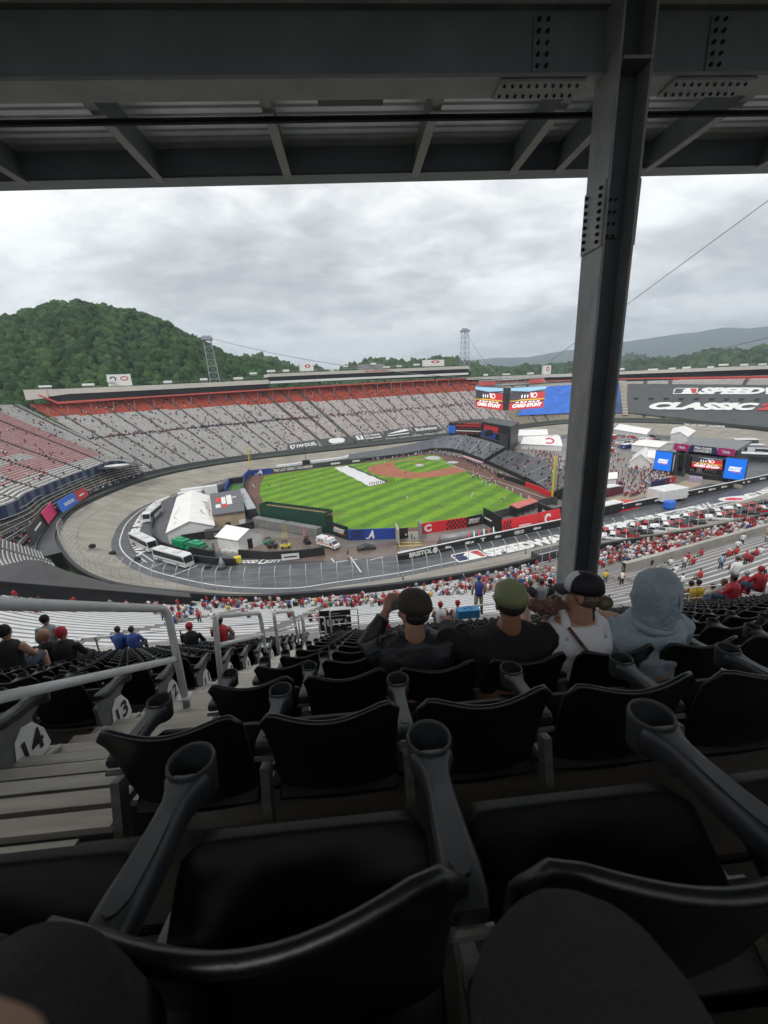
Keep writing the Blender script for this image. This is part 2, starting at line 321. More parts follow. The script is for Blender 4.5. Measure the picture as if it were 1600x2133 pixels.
# ------------------------------------------------------------------ stands
class Stand:
    def __init__(s, A, B, n):
        s.A = cr_spline(A, n); s.B = cr_spline(B, n); s.n = n; s._g = None
    def pt(s, u, v, h=0.0):
        x = min(max(u, 0), 1)*(s.n-1); i = min(int(x), s.n-2); t = x-i
        a = s.A[i]*(1-t)+s.A[i+1]*t; b = s.B[i]*(1-t)+s.B[i+1]*t; p = a*(1-v)+b*v
        return np.array([p[0], p[1], p[2]+h])
    def hit(s, px, py):
        if s._g is None:
            s._us = np.linspace(0, 1, 161); s._vs = np.linspace(-.1, 1.1, 61)
            s._g = proj(np.array([[s.pt(u, v) for v in s._vs] for u in s._us]))
        d = (s._g[..., 0]-px)**2+(s._g[..., 1]-py)**2+np.where(s._g[..., 2] < 0, 1e9, 0); i, j = np.unravel_index(np.argmin(d), d.shape)
        u, v = s._us[i], s._vs[j]
        for _ in range(5):
            e0 = 1e-3; p0 = proj(s.pt(u, v)); pu = proj(s.pt(min(u+e0, 1), v)); pv = proj(s.pt(u, v+e0))
            J = np.array([[pu[0]-p0[0], pv[0]-p0[0]], [pu[1]-p0[1], pv[1]-p0[1]]])/e0
            try: du, dv = np.linalg.solve(J, [px-p0[0], py-p0[1]])
            except Exception: break
            u = min(max(u+max(-.05, min(.05, du)), 0), .999); v += max(-.1, min(.1, dv))
        return u, v
    def uvn(s, u, v, h):     # point lifted along the surface normal
        a = s.pt(u, v); b = s.pt(min(u+.004, 1), v)-s.pt(max(u-.004, 0), v); c = s.pt(u, v+.01)-a; n = np.cross(b, c); n /= np.linalg.norm(n)
        if n[2] < 0: n = -n
        return a+n*h
    def rows(s, nr, bench_fn, tread_mi, aisle_fn, mb, mbb, bench_h=0.42, f0=0.5, f1=0.85, v0=0, v1=1, aisle_mi=None, nb=None):
        xs = np.linspace(0, 1, s.n)
        for k in range(nr):
            va = v0+(v1-v0)*k/nr; vb = v0+(v1-v0)*(k+1)/nr
            P = lambda i, t: s.A[i]*(1-(va+(vb-va)*t))+s.B[i]*(va+(vb-va)*t)
            for i in range(s.n-1):
                u = (xs[i]+xs[i+1])/2; ais = aisle_fn(u, (va+vb)/2)
                a0, b0 = P(i, 0), P(i+1, 0); a1, b1 = P(i, 1), P(i+1, 1)
                z0, z1, z0b, z1b = a0[2], a1[2], b0[2], b1[2]
                tm = aisle_mi if (ais and aisle_mi is not None) else tread_mi
                mb.add([(a0[0], a0[1], z0), (b0[0], b0[1], z0b), (b1[0], b1[1], z0b), (a1[0], a1[1], z0), (b1[0], b1[1], z1b), (a1[0], a1[1], z1)], [(0, 1, 2, 3), (3, 2, 4, 5)], tm)
                if ais: continue
                bmi = bench_fn(u, (va+vb)/2)
                if bmi is None: continue
                f0_ = f0(u) if callable(f0) else f0; bh_ = bench_h(u) if callable(bench_h) else bench_h
                q0, r0 = P(i, f0_), P(i+1, f0_); q1, r1 = P(i, f1), P(i+1, f1)
                mbb.add([(q0[0], q0[1], z0), (r0[0], r0[1], z0b), (r0[0], r0[1], z0b+bh_), (q0[0], q0[1], z0+bh_), (r1[0], r1[1], z0b+bh_), (q1[0], q1[1], z0+bh_), (r1[0], r1[1], z0b), (q1[0], q1[1], z0)],
                        [(0, 1, 2, 3), (3, 2, 4, 5), (5, 4, 6, 7)], bmi)
def aisle_every(n, frac=0.12, ph=0.5):
    return lambda u, v: ((u*n+ph) % 1.0) < frac

# far grandstand: bottom follows the wall, top is the straight rear line
FP0, FP1 = (-168, 231), (108, 352)
def FT(px, py): return VP(px, py, FP0, FP1)
farA = [(-100, 205, 7), (-87, 224, 7), (-64, 241, 7), (-32, 255, 7), (0, 266, 7), (30, 277, 7), (60, 288, 7), (100, 304, 7), (122, 314, 7)]
farB = [FT(60, 842), FT(160, 835), FT(300, 826), FT(420, 818), FT(540, 811), FT(660, 804.5), FT(760, 799), FT(870, 793), FT(985, 787)]
far = Stand(farA, farB, 210)
nais = 26
ub = {}
def far_bench(u, v):
    # red block along the top, boundary measured on the photo
    if v > 0.80-.06*min(1, u*2): return 1
    if v < 0.10: return 0
    if 0.47 < v < 0.485 and u < .45: return None
    return 0 if u < 0.36 or v > .96 else 2
mb = MB(); mbb = MB()
t = empty('far_grandstand', (0, 300, 0), 0, 'long grey and red grandstand across the oval behind the ball field', 'grandstand')
far.rows(56, far_bench, 0, aisle_every(nais, 0.14), mb, mbb, bench_h=0.55, f0=.42, f1=.9, aisle_mi=1)
mb.build('terrace', [M_treadD, M_aisle], t).location = (0, -300, 0); mbb.build('seating', [M_seatG, M_seatR, M_seatP], t).location = (0, -300, 0)
FAR_T = t

# left turn grandstand (pink seats) ends against the far stand
lfA = [(-96, 60, 14), (-112, 90, 14), G(0, 1056, 14), G(60, 1026, 14), G(130, 997, 14), G(180, 979, 14), G(240, 960, 14), (-101, 206, 10)]
lfB = [(-150, 55, 41), (-170, 100, 41), (-182, 135, 41), (-184, 160, 41), (-184, 182, 41), (-181, 200, 41), (-176, 215, 41), tuple(FT(40, 842))]
left = Stand(lfA, lfB, 110)
def left_bench(u, v):
    x = u*11
    if u > .93: return 0
    # pale figure painted over the pink seats
    if .50 < u < .80:
        if abs((u-.64)*3.2-(v-.38)) < .09 and .12 < v < .6: return 0
        if .24 < v < .31 and .56 < u < .76: return 0
    if v > .93: return 1
    return 1 if (.10 < v) else 0
mb = MB(); mbb = MB()
t = empty('left_turn_grandstand', (-150, 150, 0), 0, 'grandstand of faded pink seats curving round the left turn', 'grandstand')
left.rows(52, left_bench, 0, aisle_every(10, 0.07, .2), mb, mbb, bench_h=0.5, f0=.42, f1=.92, aisle_mi=1)
mb.build('terrace', [M_treadD, M_aisle], t).location = (150, -150, 0); mbb.build('seating', [M_seatG, M_seatPk, M_seatB], t).location = (150, -150, 0)

# right turn grandstand
rtA = [(122, 314, 7), (137, 322, 7), (170, 333, 7), (202, 324, 7), (227, 300, 7), (242, 264, 7), (244, 226, 7), (233, 188, 7), (212, 154, 7), (184, 126, 7)]
rtB = [(108, 352, 36), (132, 366, 36), (178, 385, 36), (230, 374, 35.5), (273, 336, 35), (295, 280, 34.5), (298, 222, 34), (284, 170, 34), (255, 125, 34), (222, 92, 34)]
right = Stand(rtA, rtB, 150)
mb = MB(); mbb = MB()
t = empty('right_turn_grandstand', (230, 300, 0), 0, 'tan seated grandstand round the far right turn under the big banners', 'grandstand')
right.rows(46, lambda u, v: 2 if v < .5 else 0, 0, aisle_every(26, 0.09, .2), mb, mbb, bench_h=0.5, f0=.42, f1=.9, aisle_mi=1)
mb.build('terrace', [M_treadD, M_aisle], t).location = (-230, -300, 0); mbb.build('seating', [M_seatG, M_seatPk, M_seatB], t).location = (-230, -300, 0)
RIGHT_T = t

# near lower grandstand (white bleachers dropping away from the viewer)
nrB = [(-78, 70, 30), (-62, 44, 30), (-40, 26, 30), (-20, 18, 30), (0, 15.5, 30), (22, 17, 30), (46, 25, 30), (75, 36, 30), (110, 49, 30), (150, 64, 30)]
nrA = [(-82, 109, 3.6), (-68, 94, 3.6), (-45, 79.5, 3.6), (-23, 73.4, 3.6), (-5.5, 73, 3.6), (9, 74, 3.6), (31, 78.6, 3.6), (60, 86.4, 3.6), (106, 97.4, 3.6), (158, 116, 3.6)]
near = Stand(nrA, nrB, 170)
mb = MB(); mbb = MB()
t = empty('lower_grandstand', (0, 45, 0), 0, 'white aluminium bleachers dropping down to the track below the black seats', 'grandstand')
near.rows(40, lambda u, v: 1 if v < .5 and u > .5 else 0, 0, aisle_every(22, 0.05, .3), mb, mbb, bench_h=lambda u: .22 if u < .44 else .16, f0=lambda u: .34 if u < .44 else .46, f1=.72, aisle_mi=1)
mb.build('terrace', [mat('lower_tread', (.135,.125,.12), .7, col2=(.20,.185,.175), scale=.35), M_aisle], t).location = (0, -45, 0); mbb.build('bench_rows', [M_benchlt, mat('worn_bench', (0.42, 0.39, 0.36), 0.5, col2=(0.58, 0.55, 0.52), scale=0.8)], t).location = (0, -45, 0)
NEAR_T = t
WV = np.mean([near.hit(*q)[1] for q in ((1395, 1169), (1465, 1144), (1519, 1130), (1600, 1099))])
print('WV', WV)
# wall between crowd area and upper bleachers
mb = MB()
for i in range(60):
    u0 = .50+.48*i/60; u1 = .50+.48*(i+1)/60
    a, b = near.pt(u0, WV), near.pt(u1, WV); c, d = near.pt(u0, WV+.015), near.pt(u1, WV+.015); z = lambda p, h: (p[0], p[1], p[2]+h)
    mb.quad(z(a, -.4), z(b, -.4), z(b, 1.25), z(a, 1.25)); mb.quad(z(a, 1.25), z(b, 1.25), z(d, 1.05), z(c, 1.05)); mb.quad(z(c, -.2), z(d, -.2), z(d, 1.05), z(c, 1.05))
mb.build('cross_aisle_wall', mat('pale_concrete', (0.36, 0.34, 0.31), 0.7, var=.12, scale=.4), t).location = (0, -45, 0)

# concourse ring behind the wall, and the terraces under the left turn stand
mb = MB(); o1 = offs(Wq, 0.9); o2 = offs(Wq, 14)
for i in range(NB):
    j = (i+1) % NB
    if Wq[i][1] < 105 and Wq[i][0] > -85: continue
    mb.quad((*o1[i], 5.0), (*o1[j], 5.0), (*o2[j], 5.0), (*o2[i], 5.0))
tag(mb.build('concourse_path', M_dgrey), kind='structure')
tA = [(-78, 100, 5.6), (-86, 112, 5.6), (-93, 126, 5.6), (-99.5, 140, 5.6), (-103.5, 158, 5.6), (-104.5, 175, 5.6), (-102, 192, 5.6), (-99, 203, 5.6)]
lA2 = cr_spline(lfA, 60); k0 = int(np.argmin(abs(lA2[:, 1]-98))); tB = [(p[0], p[1], 10.6) for p in lA2[k0:][::6]]+[(-102.5, 205, 8)]
terr = Stand(tA, tB, 60); to = empty('terrace_boxes', (-100, 150, 5), 0, 'dark stepped terraces with pale rails under the pink seats at the left turn', 'terrace'); tl = -np.array(to.location)
mb = MB(); mbb = MB(); terr.rows(6, lambda u, v: None, 0, lambda u, v: False, mb, mbb); mb.build('steps', mat('dark_terrace', (.05, .05, .048), .7, var=.3, scale=.5), to).location = tl
for k in range(1, 7):
    m_ = MB(); P_ = [terr.pt(u, k/6, 1.0) for u in np.linspace(.02, .98, 50)]; m_.tube(P_, .10, 5)
    for p in P_[::3]: m_.tube([p, p-[0, 0, 1.0]], .06, 4)
    m_.build('rail', mat('pale_rail', (.52, .50, .44), .5), to).location = tl
mb = MB(); fa = left.A
for i in range(left.n-1):
    a, b = fa[i], fa[i+1]
    if a[1] < 95: continue
    mb.quad((*a[:2], 10.2), (*b[:2], 10.2), (*b[:2], b[2]+.1), (*a[:2], a[2]+.1), 0 if (i//2) % 2 else 1)
mb.build('fascia', [M_navy, mat('blue_grey', (.07, .10, .15), .5)], to).location = tl
c = G(243, 969, 13.2); mb = MB(); mb.poly([c+[5.2*math.cos(t), 3.2*math.sin(t), 0] for t in np.linspace(0, 6.28, 25)[:-1]]); mb.poly([c+[-9, -5, -.2], c+[7, -7, -.2], c+[9, 5, -.2], c+[-6, 6, -.2]], 1)
for r_ in (2.2, 3.6):
    for t in np.linspace(0, 6.28, 13)[:-1]: mb.poly([c+[r_*math.cos(t)-.3, r_*.6*math.sin(t), .05], c+[r_*math.cos(t)+.3, r_*.6*math.sin(t), .05], c+[r_*math.cos(t+.3), r_*.6*math.sin(t+.3), .05]], 1)
mb.build('round_emblem', [M_white, M_dgrey], to).location = tl
for (pa, pb_, h_, m_, wd, lab) in (((101, 1092), (119, 1068), 3.6, mat('hot_pink', (.62, .03, .14), .5), '', 'hot pink banner on the left turn terrace'), ((131, 1068), (164, 1046), 3.6, M_lblue, 'FANDUEL', 'blue banner reading FANDUEL on the left turn terrace'), ((163, 1046), (185, 1032), 3.2, M_red, '=', 'red banner beside the blue one on the left turn terrace'), ((70, 1130), (98, 1090), 3.4, M_black, '=', 'dark banner with a mauve end at the lower left terrace')):
    a = G(*pa, 6.2); b = G(*pb_, 6.2); bo = empty('terrace_banner', a, 0, lab, 'banner'); f = bil(a, b, b+[-1.2, .3, h_], a+[-1.2, .3, h_]); mb = MB(); q = [f(0, 0), f(1, 0), f(1, 1), f(0, 1)]; bk = [p+np.array([-.3, .1, 0]) for p in q]; mb.quad(*q); mb.quad(*bk)
    for k in range(4): mb.quad(q[k], q[(k+1) % 4], bk[(k+1) % 4], bk[k])
    mb.build('cloth', m_, bo).location = -np.array(bo.location)
    if wd == '=': mb = MB(); rect2(mb, lambda u, v: f(u, v, .08), .3, .4, .75, .55); mb.build('lettering', M_white, bo).location = -np.array(bo.location)
    elif wd: mb = MB(); put_text(mb, wd, lambda u, v: f(u, v, .08), (.25, .3, .85, .62), bold=.04); mb.build('lettering', M_white, bo).location = -np.array(bo.location)

# ------------------------------------------------------------------ hills
def forest_hill(name, prof, dist, depth, ntree, size, colA, colB, label, base_z=-2, seed=1, azpad=0.0, kindlab='hill'):
    """ridge line from photo pixels at a distance; slope falls toward viewer by depth; crowns cover it"""
    rs = np.random.RandomState(seed)
    xs = np.array([p[0] for p in prof]); ys = np.array([p[1] for p in prof])
    def ridge(x):
        d = ray(x, np.interp(x, xs, ys)); h = math.hypot(d[0], d[1]); return CO+d*(dist/h)
    n = 60; m = 14; xx = np.linspace(xs[0], xs[-1], n); gv = []
    def S(x, t):            # t 0 foot .. 1 ridge .. 1.6 behind
        r = ridge(x); d = r[:2]/np.linalg.norm(r[:2]); tt = min(t, 1)
        D = dist-depth*(1-t); z = base_z+(r[2]-base_z)*(math.sin(tt*math.pi/2)**1.1 if t <= 1 else 1-(t-1)*1.1)
        w = math.sin(x*.031+t*5)*.035+math.sin(x*.083-t*9)*.02
        return np.array([d[0]*D, d[1]*D, base_z+(z-base_z)*(1+w*(1-tt)*2.5)])
    mbh = MB(); ts = np.r_[np.linspace(0, 1, m), 1.3, 1.8]
    for x in xx:
        for t_ in ts: mbh.v.append(tuple(S(x, t_)-np.array([0, 0, size*2.3])))
    L = len(ts)
    for i in range(n-1):
        for k in range(L-1): mbh.f.append((i*L+k, (i+1)*L+k, (i+1)*L+k+1, i*L+k+1)); mbh.m.append(0)
    tag(mbh.build(name, mat('forest_floor', (0.02, 0.035, 0.015), 0.9, var=.3, scale=.02), smooth=True), kind='structure')
    # crown shapes
    base = []
    for s_ in range(6):
        bm = bmesh.new(); bmesh.ops.create_icosphere(bm, subdivisions=2, radius=1); bm.verts.ensure_lookup_table()
        v = np.array([q.co[:] for q in bm.verts]); f = np.array([[q.index for q in fc.verts] for fc in bm.faces]); bm.free()
        ph = rs.rand(6)*6; k = 1+.22*np.sin(v[:, 0]*5+ph[0])*np.sin(v[:, 1]*5+ph[1])+.18*np.sin(v[:, 2]*7+ph[2]+v[:, 0]*4)+rs.randn(len(v))*.07
        base.append((v*k[:, None]*np.array([1, 1, 1.05]), f))
    V = []; F = []; C = []; o = 0
    for _ in range(ntree):
        x = rs.uniform(xs[0], xs[-1]); t_ = rs.rand()**.8*1.04; p = S(x, t_); v, f = base[rs.randint(6)]
        s_ = size*rs.choice([rs.uniform(.45, .8), rs.uniform(.8, 1.45)]); a = rs.rand()*6.28; c, s2 = math.cos(a), math.sin(a)
        q = v*s_; p = p-np.array([0, 0, size*1.7]); q = np.stack([q[:, 0]*c-q[:, 1]*s2, q[:, 0]*s2+q[:, 1]*c, q[:, 2]*rs.uniform(.85, 1.35)], 1)+p+np.array([0, 0, s_*rs.uniform(-.1, .55)])
        V.append(q); F.append(f+o); o += len(v); k = rs.rand(); cc = np.array(colA)*(1-k)+np.array(colB)*k; cc = cc*rs.uniform(.75, 1.3); C.append(np.tile(np.r_[cc, 1], (len(f)*3, 1)))
    V = np.concatenate(V); F = np.concatenate(F); C = np.concatenate(C)
    me = bpy.data.meshes.new(name+'_trees'); me.vertices.add(len(V)); me.vertices.foreach_set('co', V.ravel()); me.loops.add(len(F)*3); me.loops.foreach_set('vertex_index', F.ravel().astype(np.int32))
    me.polygons.add(len(F)); me.polygons.foreach_set('loop_start', np.arange(0, len(F)*3, 3, dtype=np.int32)); me.polygons.foreach_set('loop_total', np.full(len(F), 3, np.int32))
    ca = me.color_attributes.new('Col', 'FLOAT_COLOR', 'CORNER'); ca.data.foreach_set('color', C.ravel().astype(np.float32)); me.update(calc_edges=True)
    if 'tree_crowns' not in MATS:
        m_ = bpy.data.materials.new('tree_crowns'); m_.use_nodes = True; T = m_.node_tree; b = T.nodes['Principled BSDF']; at = T.nodes.new('ShaderNodeAttribute'); at.attribute_name = 'Col'
        nz = T.nodes.new('ShaderNodeTexNoise'); nz.inputs['Scale'].default_value = .6; nz.inputs['Detail'].default_value = 4; tcx = T.nodes.new('ShaderNodeTexCoord'); T.links.new(tcx.outputs['Object'], nz.inputs['Vector'])
        mr = T.nodes.new('ShaderNodeMapRange'); mr.inputs[1].default_value = .3; mr.inputs[2].default_value = .7; mr.inputs[3].default_value = .5; mr.inputs[4].default_value = 1.45; T.links.new(nz.outputs[0], mr.inputs[0])
        mm = T.nodes.new('ShaderNodeVectorMath'); mm.operation = 'SCALE'; T.links.new(at.outputs['Color'], mm.inputs[0]); T.links.new(mr.outputs[0], mm.inputs['Scale'])
        T.links.new(mm.outputs[0], b.inputs['Base Color']); b.inputs['Roughness'].default_value = .8; b.inputs['Specular IOR Level'].default_value = .2; MATS['tree_crowns'] = m_
    me.materials.append(MATS['tree_crowns'])
    o = bpy.data.objects.new('forest', me); COL.objects.link(o); tag(o, label, 'forest', kind='stuff'); return S
gA, gB = (0.013, 0.038, 0.012), (0.044, 0.086, 0.024)
forest_hill('wooded_hill', [(-260, 700), (-120, 676), (0, 664), (50, 655), (90, 644), (130, 636), (165, 632), (200, 640), (245, 645), (280, 652), (320, 666), (360, 684), (400, 703), (430, 716), (470, 740), (520, 751), (570, 760), (620, 770), (660, 778)], 620, 240, 13000, 4.2, gA, gB, 'dense green trees covering the big rounded hill behind the left grandstand', seed=3)
forest_hill('middle_hill', [(480, 752), (515, 742), (545, 739), (580, 749), (620, 764), (700, 770), (740, 756), (770, 747), (810, 746), (850, 752), (880, 749), (910, 742), (950, 746), (990, 757), (1040, 768), (1100, 770)], 900, 160, 2600, 6.5, (0.032, 0.06, .024), (0.06, .10, .04), 'trees on the low wooded ridge seen over the far grandstand roof', seed=5)
forest_hill('low_hills', [(960, 765), (1060, 764), (1100, 760), (1180, 757), (1300, 752), (1350, 750), (1420, 742), (1490, 728), (1540, 727), (1565, 728), (1580, 720), (1640, 714), (1760, 712)], 1300, 330, 4200, 7.5, (0.030, 0.055, .026), (0.06, .10, .045), 'trees on the green ridge above the right grandstand roof', seed=6)
forest_hill('distant_hill', [(1180, 760), (1270, 742), (1300, 737), (1340, 744), (1400, 752), (1500, 754), (1600, 752)], 2600, 500, 900, 20, (0.03, 0.05, .03), (0.05, .08, .045), 'small far wooded hill between the green ridge and blue mountain', seed=8)
# blue mountain far away
mb = MB(); prof = [(840, 775), (960, 752), (1040, 745), (1100, 744), (1180, 730), (1300, 712), (1350, 705), (1400, 697), (1450, 692), (1500, 683), (1525, 682), (1560, 685), (1600, 679), (1700, 668), (1850, 690), (2000, 700)]
xs = [p[0] for p in prof]; ys = [p[1] for p in prof]; xx = np.linspace(840, 2000, 90)
for x in xx:
    d = ray(x, np.interp(x, xs, ys)+rnd.uniform(-.6, .6)); h = math.hypot(d[0], d[1])
    for t_, k in ((0, 1), (.35, .86), (.7, .94), (1, 1), (1.5, 1.15)):
        D = 7500*k; p = CO+d*(D/h); zz = (CO+d*(7500/h))[2]
        D = 7500-(1-t_)*1900; mb.v.append((d[0]/h*D, d[1]/h*D, -5+(zz+5)*(min(t_, 1)**.8 if t_ <= 1 else .7)))
for i in range(89):
    for k in range(4): mb.f.append((i*5+k, i*5+5+k, i*5+6+k, i*5+1+k)); mb.m.append(0)
tag(mb.build('distant_mountain', mat('mountain_forest', (0.03, 0.055, 0.03), 0.9, var=.25, scale=.004), smooth=True), kind='structure')
# ------------------------------------------------------------------ press boxes and roofs on top of the far stand
def strip(mb, a, b, top, bot, thick, mi=0, n=12, off=0.0):
    """solid band on the vertical plane a-b whose upper and lower edges pass through the given pixel polylines"""
    nv = np.array([-(b[1]-a[1]), b[0]-a[0]]); nv = nv/np.linalg.norm(nv)
    if nv@np.array([a[0], a[1]]) < 0: nv = -nv
    a = np.array(a[:2])+nv*off; b = np.array(b[:2])+nv*off
    x0 = max(top[0][0], bot[0][0]); x1 = min(top[-1][0], bot[-1][0]); P = []
    for x in np.linspace(x0, x1, n):
        p = VP(x, np.interp(x, [q[0] for q in top], [q[1] for q in top]), a, b); q = VP(x, np.interp(x, [q[0] for q in bot], [q[1] for q in bot]), a, b)
        q = np.array([p[0], p[1], q[2]]); d = np.array([nv[0]*thick, nv[1]*thick, 0]); P.append((q, p, p+d, q+d))
    for i in range(n-1):
        for k in range(4):
            l = (k+1) % 4; mb.quad(P[i][k], P[i+1][k], P[i+1][l], P[i][l], mi)
    mb.quad(*P[0], mi); mb.quad(*P[-1][::-1], mi)
FA, FB = FP0, FP1
pb = empty('press_box', (0, 0, 0), 0, 'long cream and black two-tier press box roofing the red seats of the far grandstand', 'press box')
m = MB(); strip(m, FA, FB, [(44, 812), (130, 810), (320, 802), (560, 791)], [(48, 834), (130, 821), (320, 812), (565, 799)], 12, off=-6); strip(m, FA, FB, [(44, 812), (96, 811)], [(48, 834), (96, 829)], 10, off=-6.3, n=3)
m.build('roof_fascia', M_cream, pb)
m = MB(); strip(m, FA, FB, [(92, 822), (320, 812), (560, 799.5)], [(98, 838), (320, 824.5), (560, 811)], 8, off=-3); m.build('window_band', M_glass, pb)
m = MB(); strip(m, FA, FB, [(562, 790), (980, 772)], [(562, 797.5), (980, 784)], 8, off=-3); m.build('window_band', M_glass, pb)
m = MB(); strip(m, FA, FB, [(80, 821), (98, 838), (320, 824.5), (540, 811), (760, 798), (985, 786.5)], [(80, 824), (98, 843), (320, 827.5), (540, 814), (760, 800.5), (985, 788.5)], 3, off=-6.6, n=24); m.build('balcony_rail', mat('rail_red', (.55, .10, .08), .5, var=.1, scale=.5), pb)
m = MB(); strip(m, FA, FB, [(556, 779), (760, 770.5), (977, 762)], [(560, 785), (760, 776.5), (977, 768)], 14, off=-8); m.build('upper_roof', M_cream, pb)
m = MB(); strip(m, FA, FB, [(563, 785), (760, 776.5), (975, 768)], [(563, 794), (760, 785), (975, 776)], 10, off=-5); m.build('upper_window_band', M_glass, pb)
m = MB(); strip(m, FA, FB, [(563, 794), (760, 785), (976, 776)], [(563, 799), (760, 789.5), (976, 780.2)], 11, off=-7); m.build('parapet', mat('clean_white', (.75, .75, .74), .5), pb)
# lettering on the upper roof
fn = lambda u, v: VP(760+(812-760)*u, 773.5-2.1*u-(4.2*v-2.1), (FA[0]+7.6, FA[1]-8.4*1.0), (FB[0]+3.9, FB[1]-8.4))
m = MB(); put_text(m, 'BRISTOL MOTOR SPEEDWAY', fn, bold=.03); m.build('lettering', M_red, pb)
# support posts under the roof, standing in the red seats
for px in (98, 140, 188, 235, 278, 318, 358, 395, 432, 468, 500, 533, 565, 598, 630, 662, 692, 723, 752, 782, 811, 830, 855, 880, 905, 930):
    a = FT(px, 826); u, v = far.hit(px+5, np.interp(px, [98, 330, 540, 760, 980], [868, 848, 831, 817, 803]))
    b = far.pt(u, v); zt = np.interp(px, [98, 985], [38.6, 42.8]); MBo = MB().tube([(b[0], b[1], b[2]), (b[0], b[1], zt-.2)], .22, 6); MBo.build('support_post', M_steel, pb)
# suites and roof on the right turn stand
sb = empty('suite_row', (0, 0, 0), 0, 'cream roofed suites along the top of the far right stand above the banners', 'suites')
for i, (a, b, xl, xr) in enumerate([((108, 352), (178, 387), 980, 1195), ((178, 387), (230, 376), 1195, 1288), ((230, 376), (273, 338), 1288, 1390), ((273, 338), (294, 290), 1390, 1490), ((294, 290), (301, 235), 1490, 1600)]):
    pass
RB = right.B
def rplane(px):     # local rear plane of the right stand for a pixel column
    q = proj(RB+np.array([0, 0, 4])); i = int(np.argmin(np.where(q[:, 2] > 0, np.abs(q[:, 0]-px), 1e9))); i = min(max(i, 1), len(RB)-2); return RB[i-1], RB[i+1]
def rstrip(m, top, bot, thick, off, mi=0, n=24):
    x0, x1 = top[0][0], top[-1][0]; xs = np.linspace(x0, x1, n); P = []
    for x in xs:
        a, b = rplane(x); tv = (b-a)[:2]; tv /= np.linalg.norm(tv); nv = np.array([-tv[1], tv[0]]); c = a[:2]
        if nv@(c-np.array([150, 200])) < 0: nv = -nv
        aa = a[:2]+nv*off; bb = b[:2]+nv*off
        p = VP(x, np.interp(x, *zip(*top)), aa, bb); q = VP(x, np.interp(x, *zip(*bot)), aa, bb); q = np.array([p[0], p[1], q[2]]); d = np.array([nv[0]*thick, nv[1]*thick, 0]); P.append((q, p, p+d, q+d))
    for i in range(n-1):
        for k in range(4):
            l = (k+1) % 4; m.quad(P[i][k], P[i+1][k], P[i+1][l], P[i][l], mi)
    m.quad(*P[0], mi); m.quad(*P[-1][::-1], mi)
m = MB(); rstrip(m, [(975, 786), (1190, 778), (1290, 774), (1600, 761), (1640, 759)], [(975, 791), (1190, 784.5), (1290, 780), (1600, 768.5), (1640, 767)], 9, -4); m.build('roof_fascia', M_cream, sb)
m = MB(); rstrip(m, [(980, 791), (1190, 784.5), (1290, 780), (1600, 768.5), (1640, 767)], [(980, 797), (1190, 791), (1290, 788), (1600, 783), (1640, 782)], 6, -1); m.build('window_band', M_glass, sb)
m = MB(); rstrip(m, [(980, 797), (1190, 791), (1290, 788), (1600, 782.5), (1640, 781)], [(980, 799), (1190, 793), (1290, 790.5), (1600, 785.5), (1640, 784)], 2, -4.5); m.build('balcony_rail', MATS['rail_red'], sb)
for px in range(1310, 1640, 24):
    a, b = rplane(px); p = VP(px, np.interp(px, [1290, 1600], [779, 768])+1, a, b); q = VP(px, np.interp(px, [1290, 1600], [788, 783]), a, b)
    MB().bar(q, (q[0], q[1], p[2]), .5, .5).build('mullion', M_cream, sb)

# rooftop equipment: loudspeaker boxes, cabins and billboards on the roofs
def roofpt(px, py, back=3):
    if px < 985: a, b = np.array(FA, float), np.array(FB, float)
    else: a, b = [q[:2] for q in rplane(px)]
    nv = np.array([-(b[1]-a[1]), b[0]-a[0]]); nv /= np.linalg.norm(nv)
    if nv@a < 0: nv = -nv
    return VP(px, py, a+nv*back, b+nv*back), math.atan2(b[1]-a[1], b[0]-a[0])
M_hv = mat('hvac_white', (.66, .67, .67), .5, var=.1, scale=1.0)
hv = [(95, 803, 22, 5), (185, 799, 22, 6), (232, 790, 14, 7), (350, 793, 16, 7), (425, 788, 14, 6), (497, 786, 18, 6), (528, 776, 14, 5), (565, 771, 16, 6), (596, 770, 12, 6), (700, 765, 14, 6), (720, 761, 10, 5), (778, 756, 10, 5), (805, 763, 14, 4), (832, 761, 10, 4), (868, 758, 12, 4), (1012, 779, 8, 5), (1055, 778, 18, 4), (1105, 776, 14, 5), (1295, 767, 10, 5), (1360, 768, 18, 4), (1400, 766, 12, 4), (1430, 764, 14, 5), (1480, 763, 10, 4), (1507, 758, 16, 5), (1550, 758, 12, 5), (1588, 757, 12, 4)]
for i, (px, py, w, h) in enumerate(hv):
    p, az = roofpt(px, py+h, 4); dep = proj(p)[2]; W_ = w*dep/880; H_ = h*dep/880; zb = p[2]-.4
    o = empty('rooftop_unit', p, az, '%s white rooftop unit from the left along the %s' % ((['first']+ORD[1:])[i if px < 985 else i-15], 'far grandstand roofs' if px < 985 else 'right suite roof'), 'rooftop unit', 'white units along the stadium roofs')
    MB().box((0, 0, H_*.62), (W_, 2.2, H_*.7)).build('housing', M_hv, o, bevel=.1)
    m = MB()
    m.bar((-W_*.45, 0, -.35), (W_*.45, 0, -.35), .3, .3)
    for k in (-.4, 0, .4): m.bar((W_*k, 0, -.5), (W_*k, 0, H_*.6), .2, .2)
    m.build('stand_frame', M_steel, o)
